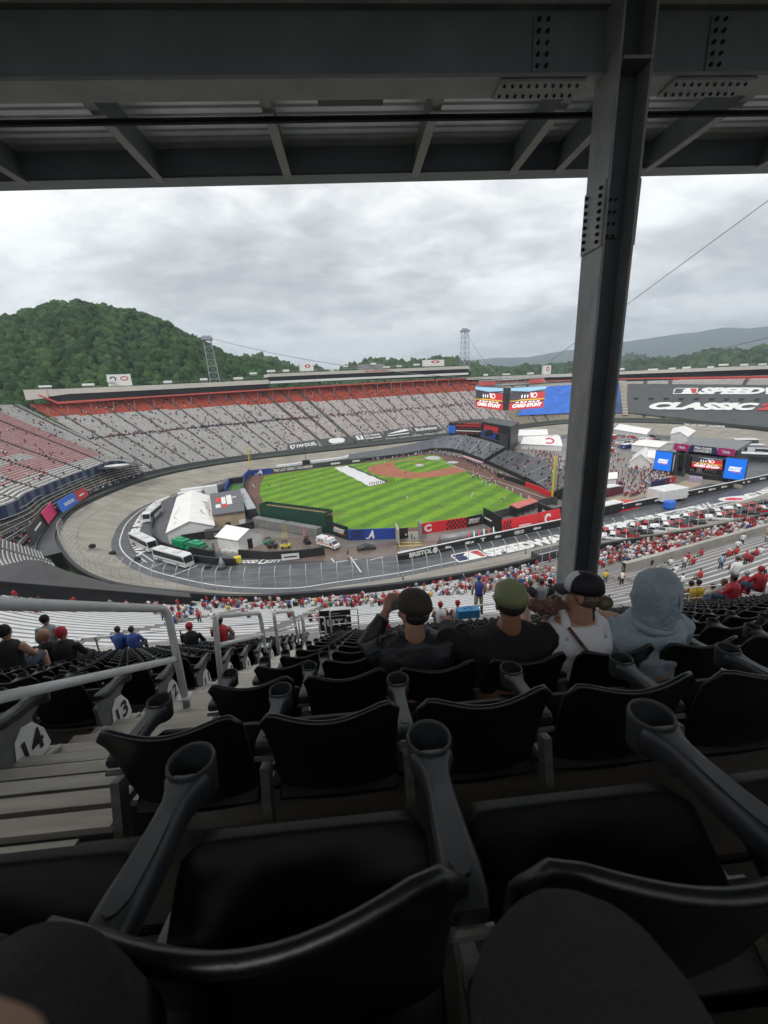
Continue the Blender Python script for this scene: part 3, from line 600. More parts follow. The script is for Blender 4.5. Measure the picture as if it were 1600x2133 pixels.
for k, (px, py, w, h, lab, sgn) in enumerate([(250, 787, 43, 17, 'white rooftop billboard with grey and red round emblems on the left roof', 1), (640, 761, 28, 10, 'white rooftop cabin with a red round emblem near the tall press box', 0), (905, 752, 50, 8, 'pale rooftop cabin beside the right end of the press box', 0), (1140, 767, 17, 14, 'white rooftop sign with a red circle left of the steel column', 0), (775, 760, 60, 6, 'low grey rooftop plant room above the press box middle', 2)]):
    p, az = roofpt(px, py+h/2+2, 6); dep = proj(p)[2]; W_ = w*dep/880; H_ = h*dep/880
    o = empty(['rooftop_cabin', 'rooftop_billboard', 'plant_room'][sgn], p, az, lab, ['cabin', 'billboard', 'plant room'][sgn])
    MB().box((0, 1.5, H_/2-.8), (W_, 3, H_+1.6)).build('body', M_hv if sgn < 2 else M_steel, o, bevel=.1)
    if sgn < 2:
        m = MB(); f = lambda u, v: (-W_/2+W_*u, -.03, H_*v)
        if sgn: disc2(m, f, .25, .5, .14, .28, 1); disc2(m, f, .72, .5, .18, .26, 0); disc2(m, lambda u, v: (-W_/2+W_*u, -.05, H_*v), .72, .5, .13, .14, 2); disc2(m, lambda u, v: (-W_/2+W_*u, -.05, H_*v), .25, .5, .07, .14, 2)
        else: disc2(m, f, .55, .5, .22, .35, 0, r0=.5)
        m.build('emblem', [M_red, M_dgrey, M_hv], o)
# roof railing line
for a, b, lab in (((300, 797), (555, 786), 'thin grey roof railing on the left grandstand roof'), ((560, 775), (970, 757), 'thin grey roof railing on top of the press box')):
    m = MB(); P = [roofpt(x, np.interp(x, [a[0], b[0]], [a[1], b[1]]), 0)[0] for x in np.linspace(a[0], b[0], 30)]
    m.tube(P, .07, 5)
    for p in P: m.tube([p, (p[0], p[1], p[2]-2.4)], .06, 4)
    tag(m.build('roof_railing', M_steel), lab, 'railing')

# ------------------------------------------------------------------ banners lying on the stands
def patch(mb, st, u0, u1, v0, v1, h, mi=0, nu=14, nv=4, fn=None):
    for i in range(nu):
        for k in range(nv):
            ua, ub = u0+(u1-u0)*i/nu, u0+(u1-u0)*(i+1)/nu; va, vb = v0+(v1-v0)*k/nv, v0+(v1-v0)*(k+1)/nv
            mb.quad(st.uvn(ua, va, h), st.uvn(ub, va, h), st.uvn(ub, vb, h), st.uvn(ua, vb, h), mi)
def bpatch(mb, st, c, h, mi=0, n=10):
    """c: pixel corners bl, br, tr, tl on stand st; returns mapping (u,v)"""
    q = [np.array(st.hit(*p)) for p in c]
    def fn(u, v, hh=0.0):
        w = (q[0]*(1-u)+q[1]*u)*(1-v)+(q[3]*(1-u)+q[2]*u)*v; return st.uvn(w[0], w[1], h+hh)
    for i in range(n):
        for k in range(3): mb.quad(fn(i/n, k/3), fn((i+1)/n, k/3), fn((i+1)/n, (k+1)/3), fn(i/n, (k+1)/3), mi)
    return fn
ban = [((598, 942), (665, 933), (659, 917), (599, 927), 'grey banner reading FANDUEL beside a white shield emblem'),
       ((671, 932), (737, 923), (728, 910), (664, 917), 'grey banner with a big white pair of discs'),
       ((741, 922), (803, 914), (792, 901), (733, 909), 'grey banner reading 5G Home Internet beside a white square'),
       ((806, 913), (862, 906), (850, 893), (796, 900.5), 'grey banner with a white swoosh and small line of text'),
       ((866, 905), (921, 898), (908, 887), (855, 892), 'grey banner reading Budweiser style script at the right end')]
for i, (a, b, c, d, lab) in enumerate(ban):
    o = empty('seat_banner', G(*a), 0, lab.replace('Budweiser style', 'white'), 'banner', 'grey advertising banners over the far seats')
    loc = np.array(o.location)
    def part(name, m, mt):
        x = m.build(name, mt, o); x.location = -loc; return x
    m = MB(); fn = bpatch(m, far, (a, b, c, d), 1.0); part('cloth', m, M_gtarp)
    m = MB(); f = lambda u, v: fn(u, v, .12)
    if i == 0:
        put_text(m, 'FANDUEL', f, (.30, .28, .95, .72), bold=.03); poly2(m, f, [(.08, .75), (.25, .75), (.24, .4), (.165, .15), (.09, .4)]); m2 = MB(); poly2(m2, lambda u, v: fn(u, v, .2), [(.12, .6), (.2, .68), (.21, .45), (.165, .3)]); part('emblem_shade', m2, M_gtarp)
    elif i == 1: disc2(m, f, .43, .55, .17, .36); disc2(m, f, .6, .55, .17, .36); rect2(m, f, .3, .08, .72, .12)
    elif i == 2: put_text(m, '5G Home', f, (.36, .5, .9, .85), bold=.02); put_text(m, 'Internet', f, (.36, .12, .9, .44), bold=.02); rect2(m, f, .08, .2, .3, .85); m2 = MB(); put_text(m2, 'T', lambda u, v: fn(u, v, .2), (.13, .3, .25, .75), bold=.05); part('emblem_letter', m2, M_gtarp)
    elif i == 3: poly2(m, f, [(.05, .45), (.6, .5), (.95, .6), (.85, .9), (.4, .68)]); rect2(m, f, .05, .15, .85, .26)
    else: put_text(m, 'Budweiser', f, (.08, .3, .92, .8), bold=.02, shear=.15)
    part('lettering', m, M_white)
# big tarps on the right stand
def on_right(h, q):
    def fn(px, py): u, v = right.hit(px, py); return right.uvn(u, v, h)
    return fn
def pxpatch(m, st, tl, tr, bl, br, h, n=16, k=5, mi=0, mifn=None):
    def fn(u, v, hh=0.0):
        x = (bl[0]*(1-u)+br[0]*u)*(1-v)+(tl[0]*(1-u)+tr[0]*u)*v; y = (bl[1]*(1-u)+br[1]*u)*(1-v)+(tl[1]*(1-u)+tr[1]*u)*v
        a = st.hit(x, y); return st.uvn(a[0], a[1], h+hh)
    g = [[fn(i/n, j/k) for j in range(k+1)] for i in range(n+1)]
    for i in range(n):
        for j in range(k): m.quad(g[i][j], g[i+1][j], g[i+1][j+1], g[i][j+1], mifn(i/n, j/k) if mifn else mi)
    g = np.array(g)
    def gf(u, v, hh=.5):
        x = min(max(u, 0), 1)*n; i = min(int(x), n-1); t = x-i; y = min(max(v, 0), 1)*k; j = min(int(y), k-1); s = y-j
        p = (g[i, j]*(1-t)+g[i+1, j]*t)*(1-s)+(g[i, j+1]*(1-t)+g[i+1, j+1]*t)*s; d = CO-p; return p+d/np.linalg.norm(d)*hh+np.array([0, 0, hh*.3])
    return gf
bl = empty('blue_seat_banner', (0, 0, 0), 0, 'huge bright blue banner covering seats left of the steel column behind the hanging screens', 'banner')
M_bband = mat('blue_streak_banner', (.02, .035, .11), .5, col2=(.025, .12, .50), scale=.02, stretch=(1, 1, 5))
m = MB(); pxpatch(m, right, (1118, 809), (1198, 804), (1075, 868), (1186, 863), 1.2, 10, 3); m.build('cloth', M_lblue, bl)
b2 = empty('blue_fade_banner', (0, 0, 0), 0, 'blue streaked end of the huge banner right of the steel column', 'banner')
m = MB(); pxpatch(m, right, (1200, 804), (1297, 800), (1188, 863), (1295, 862), 1.2, 10, 3); m.build('cloth', M_bband, b2)
b3 = empty('title_banner', (0, 0, 0), 0, 'huge charcoal seat banner reading SPEEDWAY CLASSIC 25 in white slanted letters', 'banner')
m = MB(); f3 = pxpatch(m, right, (1308, 802), (1700, 806), (1306, 862), (1700, 905), 1.2, 40, 6, mifn=lambda u, v: 0); m.build('cloth', M_gtarp, b3)
def f3px(px, py, hh=.5):   # px on banner -> uv of the patch
    u = (px-1308)/392; yt = 802+4*u; yb = 862+43*u*1.0; return f3(u, (yb-py)/(yb-yt), hh)
m = MB(); put_text(m, 'SPEEDWAY', lambda u, v: f3px(1452+265*u+4*v, 824.5-u*8*0-14*v+1*u), bold=.07, shear=.3); m.build('lettering', M_white, b3)
m = MB(); put_text(m, 'CLASSIC', lambda u, v: f3px(1352+228*u+4*v, 856+2.5*u-15.5*v), bold=.07, shear=.3); m.build('lettering', M_white, b3)
m = MB(); put_text(m, '25', lambda u, v: f3px(1577+70*u+3*v, 858.5+1*u-15.5*v), bold=.08, shear=.3); m.build('lettering', M_red, b3)
def league_logo(fn, parent, name='league_emblem', mats=None):
    """white edged box, blue left and red right with a pale batter silhouette; fn(u,v,h)"""
    m = MB(); poly2(m, lambda u, v: fn(u, v, .5), [(.0, 0), (.93, 0), (1, .2), (1, 1), (.07, 1), (0, .8)], 0)
    f = lambda u, v: fn(u, v, .75)
    poly2(m, f, [(.04, .1), (.34, .1), (.42, .45), (.36, .62), (.52, .9), (.06, .9)], 1)
    poly2(m, f, [(.66, .9), (.95, .9), (.95, .12), (.9, .1), (.80, .12), (.74, .5)], 2)
    m.build(name, mats or [M_white, M_navy, M_red], parent)
def fl(u, v, h=.5): return f3px(1402+50*u+3*v, 824-12.5*v, h)
league_logo(fl, b3, mats=[M_white, M_gtarp, M_red])
for i in range(9):          # vomitory openings poking through the banner
    px = 1325+i*31.5; py = 833.5+i*.35
    a = right.hit(px, py); p = right.uvn(a[0], a[1], 1.0); MB().box(p, (2.6, 2.6, 2.4), rz=i*.1).build('stair_hood', M_dgrey, b3)
# gap strip of bare concrete seating between banners and the strip signs above
sg = empty('history_sign', (0, 0, 0), 0, 'long red and black fascia sign reading GREAT MOMENTS in Bristol HISTORY below the suites', 'sign')
def rs_fn(off):
    def fn(px, py):
        a, b = rplane(px); tv = (b-a)[:2]; tv /= np.linalg.norm(tv); nv = np.array([-tv[1], tv[0]])
        if nv@(a[:2]-np.array([150, 200])) < 0: nv = -nv
        return VP(px, py, a[:2]+nv*off, b[:2]+nv*off)
    return fn
m = MB(); rstrip(m, [(1306, 790.5), (1395, 789.5)], [(1306, 801), (1400, 801)], .8, -5, n=8); m.build('black_panel', M_black, sg)
m = MB(); rstrip(m, [(1395, 789.5), (1600, 786), (1640, 785)], [(1400, 801), (1600, 801.5), (1640, 801.5)], .8, -5); m.build('red_panel', M_red, sg)
rf = rs_fn(-6.0)
m = MB()
for s_, x0, x1, y in (('THE TRACK', 1355, 1385, 798.5), ('GREAT MOMENTS in', 1414, 1506, 797.2), ('Bristol', 1513, 1552, 796.5), ('HISTORY', 1557, 1604, 795.5)):
    hgt = 4.5 if x0 < 1400 else 6.5
    put_text(m, s_, lambda u, v: rf(x0+(x1-x0)*u, y-1.2*u-hgt*v), bold=.04, shear=.25)
m.build('lettering', M_white, sg)
# pale stair tower splitting the banners
a = right.hit(1303, 868); b = right.hit(1303, 800); mt = empty('stair_tower', right.pt(*a), 0, 'pale tan vertical stair strip splitting the blue and charcoal banners', 'stair tower'); loc = np.array(mt.location)
m = MB()
for k in range(24):
    v0 = a[1]+(b[1]-a[1])*k/24; v1 = a[1]+(b[1]-a[1])*(k+1)/24
    for s_ in (0,): m.quad(right.uvn(a[0]-.0055, v0, 1.7), right.uvn(a[0]+.0055, v0, 1.7), right.uvn(a[0]+.0055, v1, 1.4), right.uvn(a[0]-.0055, v1, 1.4), k % 2)
o = m.build('steps', [mat('tan_stair', (.42, .38, .30), .7, var=.1, scale=1), mat('tan_stair_dark', (.30, .27, .22), .7)], mt); o.location = -loc
wl = rs_fn(-30)
m = MB(); put_text(m, 'THE LAST GREAT COLOSSEUM', lambda u, v: (lambda p: p)(right.uvn(*right.hit(1425+85*u, 888-3.6*v+5*u), .9)), bold=.03); tag(m.build('wall_lettering', M_white), 'white letters reading THE LAST GREAT COLOSSEUM on the far right track wall', 'lettering')

# ------------------------------------------------------------------ cable towers and the hanging screens
def lattice(name, base, h, w, lean, lab):
    o = empty(name, base, R(20), lab, 'tower'); n = int(h/4)
    P = lambda k, sx, sy: Vector((sx*w/2*(1-.35*k/n)+lean*k/n, sy*w/2*(1-.35*k/n), h*k/n))
    m = MB()
    for sx in (-1, 1):
        for sy in (-1, 1): m.bar(P(0, sx, sy), P(n, sx, sy), .30, .30)
    m.build('legs', mat('tower_steel', (.33, .36, .42), .5, .2), o)
    m = MB()
    for k in range(n):
        for (a, b) in (((-1, -1), (1, -1)), ((1, -1), (1, 1)), ((1, 1), (-1, 1)), ((-1, 1), (-1, -1))):
            m.bar(P(k, *a), P(k+1, *b), .14, .14) if k % 2 else m.bar(P(k, *b), P(k+1, *a), .14, .14); m.bar(P(k, *a), P(k, *b), .18, .18)
    m.build('bracing', MATS['tower_steel'], o)
    m = MB().box((lean, 0, h+.6), (w*.95, w*.95, 1.4)).tube([(lean-w*.4, 0, h+2), (lean+w*.4, 0, h+2)], .9, 10); m.build('cable_head', MATS['tower_steel'], o); return np.array(base)+np.array([lean, 0, h+2])
def plan_at(px, Y, z):
    d = ray(px, 800); return np.array([d[0]/d[1]*Y, Y, z])
b1 = plan_at(451, 303, 30); t1 = lattice('cable_tower', b1, (CAM_Z-30)+32, 7, -1.5, 'tall leaning grey lattice tower on the left behind the press box roof')
p = proj(t1); 
b2_ = plan_at(968, 372, 34); t2 = lattice('cable_tower', b2_, (CAM_Z-34)+37, 6.4, 0, 'tall upright grey lattice tower at the right end of the press box')
# central screens
def cable(a, b, sag, r, lab, n=24):
    a = np.array(a, float); b = np.array(b, float); P = [a+(b-a)*t-np.array([0, 0, sag*4*t*(1-t)]) for t in np.linspace(0, 1, n)]
    tag(MB().tube(P, r, 6).build('steel_cable', mat('cable_steel', (.16, .17, .18), .5, .4)), lab, 'cable')
c0 = DP(1060, 828, 168)
vb = empty('hanging_screen_cube', c0, R(-10), 'big hanging video cube with two screens showing CARD STUNT over the infield', 'video board'); vb_m = Matrix.Translation(Vector(c0)) @ Matrix.Rotation(R(-10), 4, 'Z'); vb_i = vb_m.inverted()
def scr_emit(name, col, s): return mat(name, (0.01, 0.01, 0.01), .4, emit=(col, s))
E_sky = scr_emit('screen_sky', (.35, .62, .85), .75); E_red = scr_emit('screen_red', (.62, .03, .03), .7); E_dk = scr_emit('screen_dark', (.06, .05, .07), .6); E_wh = scr_emit('screen_white', (.9, .9, .9), .9); E_yl = scr_emit('screen_yellow', (.8, .45, .03), .8); E_bl = scr_emit('screen_blue', (.005, .16, .75), .8)
def card_screen(fn, parent, inv=None):
    mm = MB(); K = (lambda p: inv @ Vector([float(q) for q in p])) if inv is not None else (lambda p: p)
    f0 = lambda u, v: K(fn(u, v, .02)); f1 = lambda u, v: K(fn(u, v, .14)); f2_ = lambda u, v: K(fn(u, v, .24))
    rect2(mm, f0, 0, 0, 1, 1, 2)
    rect2(mm, f1, 0, .78, 1, .99, 0); rect2(mm, f1, 0, .0, 1, .3, 1); rect2(mm, f1, .52, .42, .99, .74, 1)
    rect2(mm, f2_, 0, .375, 1, .405, 4); poly2(mm, f2_, [(0, .34), (.3, .45), (.98, .43), (.98, .4), (.3, .405)], 4)
    poly2(mm, f2_, [(0, .86), (0, .78), (.5, .74), (1, .8), (1, .86), (.5, .78)], 2)
    put_text(mm, 'CARD STUNT', f2_, (.08, .08, .93, .25), 3, bold=.07, shear=.2); [rect2(mm, f2_, .16+.118*q_, .285, .16+.118*q_+(.095 if q_ % 2 else .075), .345, 3, sk=.01) for q_ in range(6)]
    for k, u in enumerate((.3, .38, .46)): poly2(mm, f2_, [(u, .5), (u+.03, .5), (u+.035, .6), (u+.015, .68), (u-.005, .6)], 3)
    poly2(mm, f2_, [(.58, .5), (.62, .5), (.6, .72), (.54, .72)], 3); disc2(mm, f2_, .68, .6, .07, .12, 3, r0=.65)
    return mm.build('screen', [E_sky, E_red, E_dk, E_wh, E_yl], parent)
# two faces meeting at an edge facing the camera
L0, L1, L2, L3 = DP(991, 847, 176), DP(1048, 855, 160), DP(1049, 808, 160), DP(991, 805, 176)
R0, R1, R2_, R3 = DP(1059, 854.5, 158), DP(1131, 849, 172), DP(1138, 804, 176), DP(1064, 808, 160)
card_screen(bil(L0, L1, L2, L3), vb, vb_i); card_screen(bil(R0, R1, R2_, R3), vb, vb_i)
m = MB(); K = lambda p: vb_i @ Vector([float(q) for q in p])
ctr3 = DP(1062, 828, 186)
for q in ((L0, L1, L2, L3), (R0, R1, R2_, R3)):
    bk = [p+(np.array([ctr3[0], ctr3[1], p[2]])-p)*.25 for p in q]
    for k in range(4): m.quad(K(q[k]), K(q[(k+1) % 4]), K(bk[(k+1) % 4]), K(bk[k]))
    m.poly([K(p) for p in bk])
m.quad(K(L1), K(R0), K(R3), K(L2)); m.build('housing', M_black, vb)
ringc = np.array([ctr3[0], ctr3[1], 0]); m = MB(); m2 = MB()
for zz, rr, mm in ((DP(1060, 806, 165)[2]+.6, 14.5, m), (DP(1060, 795, 165)[2]+.6, 13.5, m)):
    P = [K((ringc[0]+rr*math.cos(t), ringc[1]+rr*math.sin(t), zz)) for t in np.linspace(0, 2*math.pi, 33)[:-1]]; mm.tube(P, .35, 6, closed=True)
z0, z1 = DP(1060, 806, 165)[2]+.6, DP(1060, 795, 165)[2]+.6
for t in np.linspace(0, 2*math.pi, 25)[:-1]: m.bar(K((ringc[0]+14.5*math.cos(t), ringc[1]+14.5*math.sin(t), z0)), K((ringc[0]+13.5*math.cos(t+.13), ringc[1]+13.5*math.sin(t+.13), z1)), .22, .22)
m.build('truss_ring', M_steel, vb)
m = MB(); fr = lambda a0, a1: [m.quad(K((ringc[0]+14.9*math.cos(a), ringc[1]+14.9*math.sin(a), z0+.2)), K((ringc[0]+14.9*math.cos(b), ringc[1]+14.9*math.sin(b), z0+.2)), K((ringc[0]+14.2*math.cos(b), ringc[1]+14.2*math.sin(b), z1-.2)), K((ringc[0]+14.2*math.cos(a), ringc[1]+14.2*math.sin(a), z1-.2)), 0) for a, b in zip(np.linspace(a0, a1, 7)[:-1], np.linspace(a0, a1, 7)[1:])]
fr(R(185), R(225)); fr(R(280), R(320)); m.build('ribbon_board', scr_emit('ribbon', (.55, .06, .06), .5), vb)
top = np.array([ringc[0], ringc[1], z1])
cable(t1, top+[-13, 0, 1], 4, .13, 'thin cable from the left lattice tower down to the hanging screens')
cable(t2, top+[0, 13, 1], 3, .13, 'thin cable from the right lattice tower to the hanging screens')
p3 = DP(1600, 418, 120)+np.array([30, -6, 4]); dd = DP(1600, 418, 120); q3 = DP(1146, 752, 168)
cable(q3+np.array([0, 0, 0]), dd+(dd-q3)*.6, 0.0, .11, 'thin cable rising from the hanging screens past the steel column to the upper right')
q4 = DP(1190, 792, 172); d4 = DP(1600, 697, 125); cable(q4, d4+(d4-q4)*.5, 1.0, .11, 'thin cable running low to the right over the green ridge')
# ------------------------------------------------------------------ ball field
HOME = G(899, 955)[:2]; LFP = G(1149, 1043)[:2]; RFP = G(522, 988)[:2]
ax = (LFP-HOME)/np.linalg.norm(LFP-HOME); ay = (RFP-HOME)/np.linalg.norm(RFP-HOME); FS = np.linalg.norm(LFP-HOME)/100.6
def BB(a, b): return HOME+(ax*a+ay*b)*FS         # a toward left field pole, b toward right field pole (metres)
# playing surface sheets: dirt warning track, grass, infield dirt, infield grass, each a few mm above the last
def sheet(name, pts, z, m, **k): return tag(MB().poly([(p[0], p[1], z) for p in pts]).build(name, m), kind=k.get('kind', 'structure'))
M_clay = mat('infield_clay', (0.30, 0.105, 0.055), 0.85, col2=(0.37, 0.14, 0.078), scale=.15)
M_wtrk = mat('warning_track_clay', (0.115, 0.058, 0.045), 0.85, col2=(0.155, 0.085, 0.065), scale=.1)
px_ = lambda L, z=0.0: [G(x, y, z) for x, y in L]
sheet('warning_track', px_([(522, 988), (512, 996), (510, 1026), (520, 1050), (545, 1075), (690, 1104), (760, 1112), (826, 1109), (875, 1106), (1005, 1086), (1070, 1072), (1150, 1047), (1160, 1040), (1100, 1012), (1000, 966), (940, 948), (880, 944), (760, 962), (640, 976)]), .03, M_wtrk)
# grass with mowing stripes (the stripes are bent blades: part of the lawn's pattern)
gm = bpy.data.materials.new('mown_grass'); gm.use_nodes = True; T = gm.node_tree; bs = T.nodes['Principled BSDF']
tcn = T.nodes.new('ShaderNodeTexCoord'); sp = T.nodes.new('ShaderNodeSeparateXYZ'); mpg = T.nodes.new('ShaderNodeMapping')
sang = R(47)
mpg.inputs['Rotation'].default_value = (0, 0, -sang); T.links.new(tcn.outputs['Object'], mpg.inputs[0]); T.links.new(mpg.outputs[0], sp.inputs[0])
mu = T.nodes.new('ShaderNodeMath'); mu.operation = 'MULTIPLY'; mu.inputs[1].default_value = 2*math.pi/8.6; T.links.new(sp.outputs['Y'], mu.inputs[0])
sn = T.nodes.new('ShaderNodeMath'); sn.operation = 'SINE'; T.links.new(mu.outputs[0], sn.inputs[0])
mr = T.nodes.new('ShaderNodeMapRange'); mr.inputs[1].default_value = -.5; mr.inputs[2].default_value = .5; T.links.new(sn.outputs[0], mr.inputs[0])
nz = T.nodes.new('ShaderNodeTexNoise'); nz.inputs['Scale'].default_value = .22; nz.inputs['Detail'].default_value = 8; T.links.new(tcn.outputs['Object'], nz.inputs['Vector'])
mxa = T.nodes.new('ShaderNodeMixRGB'); mxa.inputs[1].default_value = (0.095, 0.205, 0.026, 1); mxa.inputs[2].default_value = (0.155, 0.295, 0.026, 1); T.links.new(mr.outputs[0], mxa.inputs[0])
mxb = T.nodes.new('ShaderNodeMixRGB'); mxb.blend_type = 'MULTIPLY'; mxb.inputs[0].default_value = 1; r2 = T.nodes.new('ShaderNodeMapRange'); r2.inputs[1].default_value = .3; r2.inputs[2].default_value = .7; r2.inputs[3].default_value = .82; r2.inputs[4].default_value = 1.18
T.links.new(nz.outputs[0], r2.inputs[0]); T.links.new(mxa.outputs[0], mxb.inputs[1]); T.links.new(r2.outputs[0], mxb.inputs[2]); T.links.new(mxb.outputs[0], bs.inputs['Base Color']); bs.inputs['Roughness'].default_value = .8; bs.inputs['Specular IOR Level'].default_value = .2
sheet('outfield_grass', px_([(552, 991), (542, 1012), (541, 1030), (550, 1052), (600, 1075), (683, 1094), (741, 1104), (826, 1101), (875, 1098), (1004, 1079), (1068, 1064), (1121, 1050), (1060, 1021), (980, 986), (935, 964), (915, 950), (893, 947), (820, 957), (700, 971), (640, 979)]), .06, gm)
mound = (HOME+(ax+ay)/math.sqrt(2)*18.4*FS)
th = np.linspace(0, 2*math.pi, 60)
B1 = 27.4
arc = []
for t in np.linspace(0, 1, 40):       # arc of 29 m round the mound between the foul lines
    ang = (-.62+t*(2*.62+1.0*math.pi/1e9)) 
    c_ = 13.0+29*math.cos(ang*1.48); s_ = 29*math.sin(ang*1.48); a = (c_+s_)/math.sqrt(2); b = (c_-s_)/math.sqrt(2)
    arc.append(BB(max(a, -1), max(b, -1)))
sheet('infield_dirt', px_([(767, 974), (766, 978), (771, 983), (780, 987), (795, 991), (820, 994.5), (857, 997), (890, 995.5), (920, 992), (950, 987), (971, 981.5), (962, 976), (938, 971), (915, 962), (905, 955.5), (893, 953), (850, 957), (810, 962), (785, 968)]), .08, M_clay)
sheet('infield_grass', px_([(819, 964), (821, 969), (828, 975), (840, 980), (864, 984.5), (895, 982.5), (925, 977), (941, 973), (926, 964.5), (908, 958.5), (885, 955.5), (850, 959)]), .10, gm)
# green lines through the dirt where bases are; mound, plate circles
for nm, c, r, m_, z in (('pitcher_mound', mound, 2.7*FS, M_clay, .14), ('home_plate_circle', HOME+0, 4.2*FS, M_clay, .13)):
    sheet(nm, [c+np.array([math.cos(t), math.sin(t)])*r for t in th[:-1]], z, m_)
for nm, a, b in (('foul_line_marking', BB(1, 0), BB(99, 0)), ('foul_line_marking', BB(0, 1), BB(0, 99))):
    d = (b-a)/np.linalg.norm(b-a); n_ = np.array([-d[1], d[0]])*.14
    sheet(nm, [a-n_, b-n_, b+n_, a+n_], .16, M_white)
for i, (a, b, lab) in enumerate(((B1, 0, 'white square base at third beside the visiting players'), (B1, B1, 'white square base in the middle of the dirt arc'), (0, B1, 'white square base near the rolled out tarp'))):
    p = BB(a, b); tag(MB().box((p[0], p[1], .2), (.6, .6, .15), rz=R(30)).build('base', M_white, bevel=.03), lab, 'base')
# white and blue round covers on the infield
for (px, py, w, h, lab) in ((874, 969, 9, 2.6, 'pale round tarp lying over the pitcher mound'), (902, 954, 16, 4, 'pale round tarp over the home plate area'), (943, 963, 12, 2.5, 'small pale oval cover on the grass beside the dugout')):
    c = G(px, py, .2); e1 = G(px+w, py, .2)-c; e2 = G(px, py-h, .2)-c
    tag(MB().poly([c+e1*math.cos(t)+e2*math.sin(t) for t in np.linspace(0, 6.28, 25)[:-1]]).add([c+e1*math.cos(t)*.7+e2*math.sin(t)*.7+np.array([0, 0, .12]) for t in np.linspace(0, 6.28, 25)[:-1]], [tuple(range(24))]).build('tarp_cover', mat('pale_tarp', (.5, .52, .5), .5, var=.1, scale=1)), lab, 'tarp')
# long white rain tarp being rolled
tp = [(695, 974.5), (723, 970.5), (806, 1005), (770, 1013)]
m = MB(); q = [G(*p, .25) for p in tp]
for i in range(10):
    for k in range(3):
        f = bil(q[3], q[0], q[1], q[2]); hh = lambda a, b: np.array([0, 0, .22*math.sin(a*37+b*9)+.3*(abs(math.sin(b*9)))*.5])
        a, b, c, d = [(i/10, k/3), ((i+1)/10, k/3), ((i+1)/10, (k+1)/3), (i/10, (k+1)/3)]; m.quad(*[f(*s_)+hh(*s_) for s_ in (a, b, c, d)])
tag(m.build('rain_tarp', mat('white_vinyl', (.72, .73, .72), .35, var=.05, scale=.8), smooth=True), 'long white rain tarp spread across the grass near the dirt arc', 'tarp')
a, b = G(724, 969.5, .5), G(806, 1003, .5); tag(MB().tube([a, b], .35, 8).build('tarp_roll', M_dgrey), 'dark roller lying along the right edge of the white rain tarp', 'roller')

# ------------------------------------------------------------------ field walls
def wall(name, pxs, h, mts, lab, cat='wall', thick=.5, mi=0, z0=0.0):
    P = [np.array(G(*p, z0)[:2]) for p in pxs]; m = MB()
    for a, b in zip(P[:-1], P[1:]):
        d = (b-a)/np.linalg.norm(b-a); n_ = np.array([-d[1], d[0]])*thick/2
        m.prism([a-n_, b-n_, b+n_, a+n_], z0, z0+h, mi)
    o = m.build(name, mts)
    if lab: tag(o, lab, cat)
    return o, P
def onwall(P0, P1, h, z0=0, off=.3):
    a = np.array([P0[0], P0[1], z0]); b = np.array([P1[0], P1[1], z0]); return bil(a, b, b+[0, 0, h], a+[0, 0, h], off=off)
def checks(m, fn, u0, u1, v0, v1, nx, ny, mi=0):
    for i in range(nx):
        for k in range(ny):
            if (i+k) % 2 == 0: rect2(m, lambda u, v: fn(u, v), u0+(u1-u0)*i/nx, v0+(v1-v0)*k/ny, u0+(u1-u0)*(i+1)/nx-.001, v0+(v1-v0)*(k+1)/ny-.001, mi)
M_gwall = mat('dark_green_wall', (0.013, 0.055, 0.035), .55, var=.15, scale=.3)
def letterA(m, f, u0, v0, w, h, mi=0):     # slanted script A
    put_text(m, 'A', f, (u0, v0, u0+w, v0+h), mi, shear=.3, bold=.05); poly2(m, f, [(u0-w*.35, v0-.02), (u0+w*.25, v0-.02), (u0+w*.3, v0+h*.1), (u0-w*.2, v0+h*.12)], mi)
# blue wall with the A
P = [G(727, 1126), G(826, 1122.5)]; HWL = 3.2
o = empty('outfield_wall', P[0], 0, 'blue outfield wall panel with a white slanted letter A and dark checks', 'wall'); L_ = np.array(o.location)
def wpart(root, name, m, mts, **k):
    x = m.build(name, mts, root, **k); x.location = -np.array(root.location); return x
m = MB(); a, b = P[0][:2], P[1][:2]; n_ = np.array([0, .3]); m.prism([a, b, b+n_, a+n_], 0, HWL); wpart(o, 'padding', m, M_blue)
f = onwall(a, b, HWL, off=.05); m = MB(); letterA(m, f, .40, .12, .14, .76); wpart(o, 'letter', m, M_white)
m = MB(); checks(m, f, .04, .34, .05, .95, 9, 4); wpart(o, 'check_pattern', m, M_black)
# green/black wall left of it with event logo
P = [G(683, 1111), G(727, 1126)]
o = empty('outfield_wall', P[0], 0, 'short dark green outfield wall with a small red and white event logo', 'wall')
a, b = P[0][:2], P[1][:2]; m = MB().prism([a, b, b+n_, a+n_], 0, 4.0); wpart(o, 'padding', m, mat('green_black_wall', (.012, .028, .026), .55, var=.1, scale=.3))
f = onwall(a, b, 4, off=.05)
def event_logo(root, f, u0, v0, u1, v1, wide=1.0):
    m = MB(); put_text(m, 'SPEEDWAY', f, (u0+(u1-u0)*.05, v0+(v1-v0)*.52, u1, v1), 0, bold=.06, shear=.3); put_text(m, 'CLASSIC', f, (u0, v0+(v1-v0)*.15, u1-(u1-u0)*.1, v0+(v1-v0)*.47), 0, bold=.06, shear=.3)
    rect2(m, f, u0+(u1-u0)*.3, v0-.02, u1, v0+(v1-v0)*.08, 1); rect2(m, f, u0, v1+.01, u0+(u1-u0)*.25, v1+(v1-v0)*.13, 1); return wpart(root, 'event_logo', m, [M_white, M_red])
event_logo(o, f, .3, .3, .85, .72)
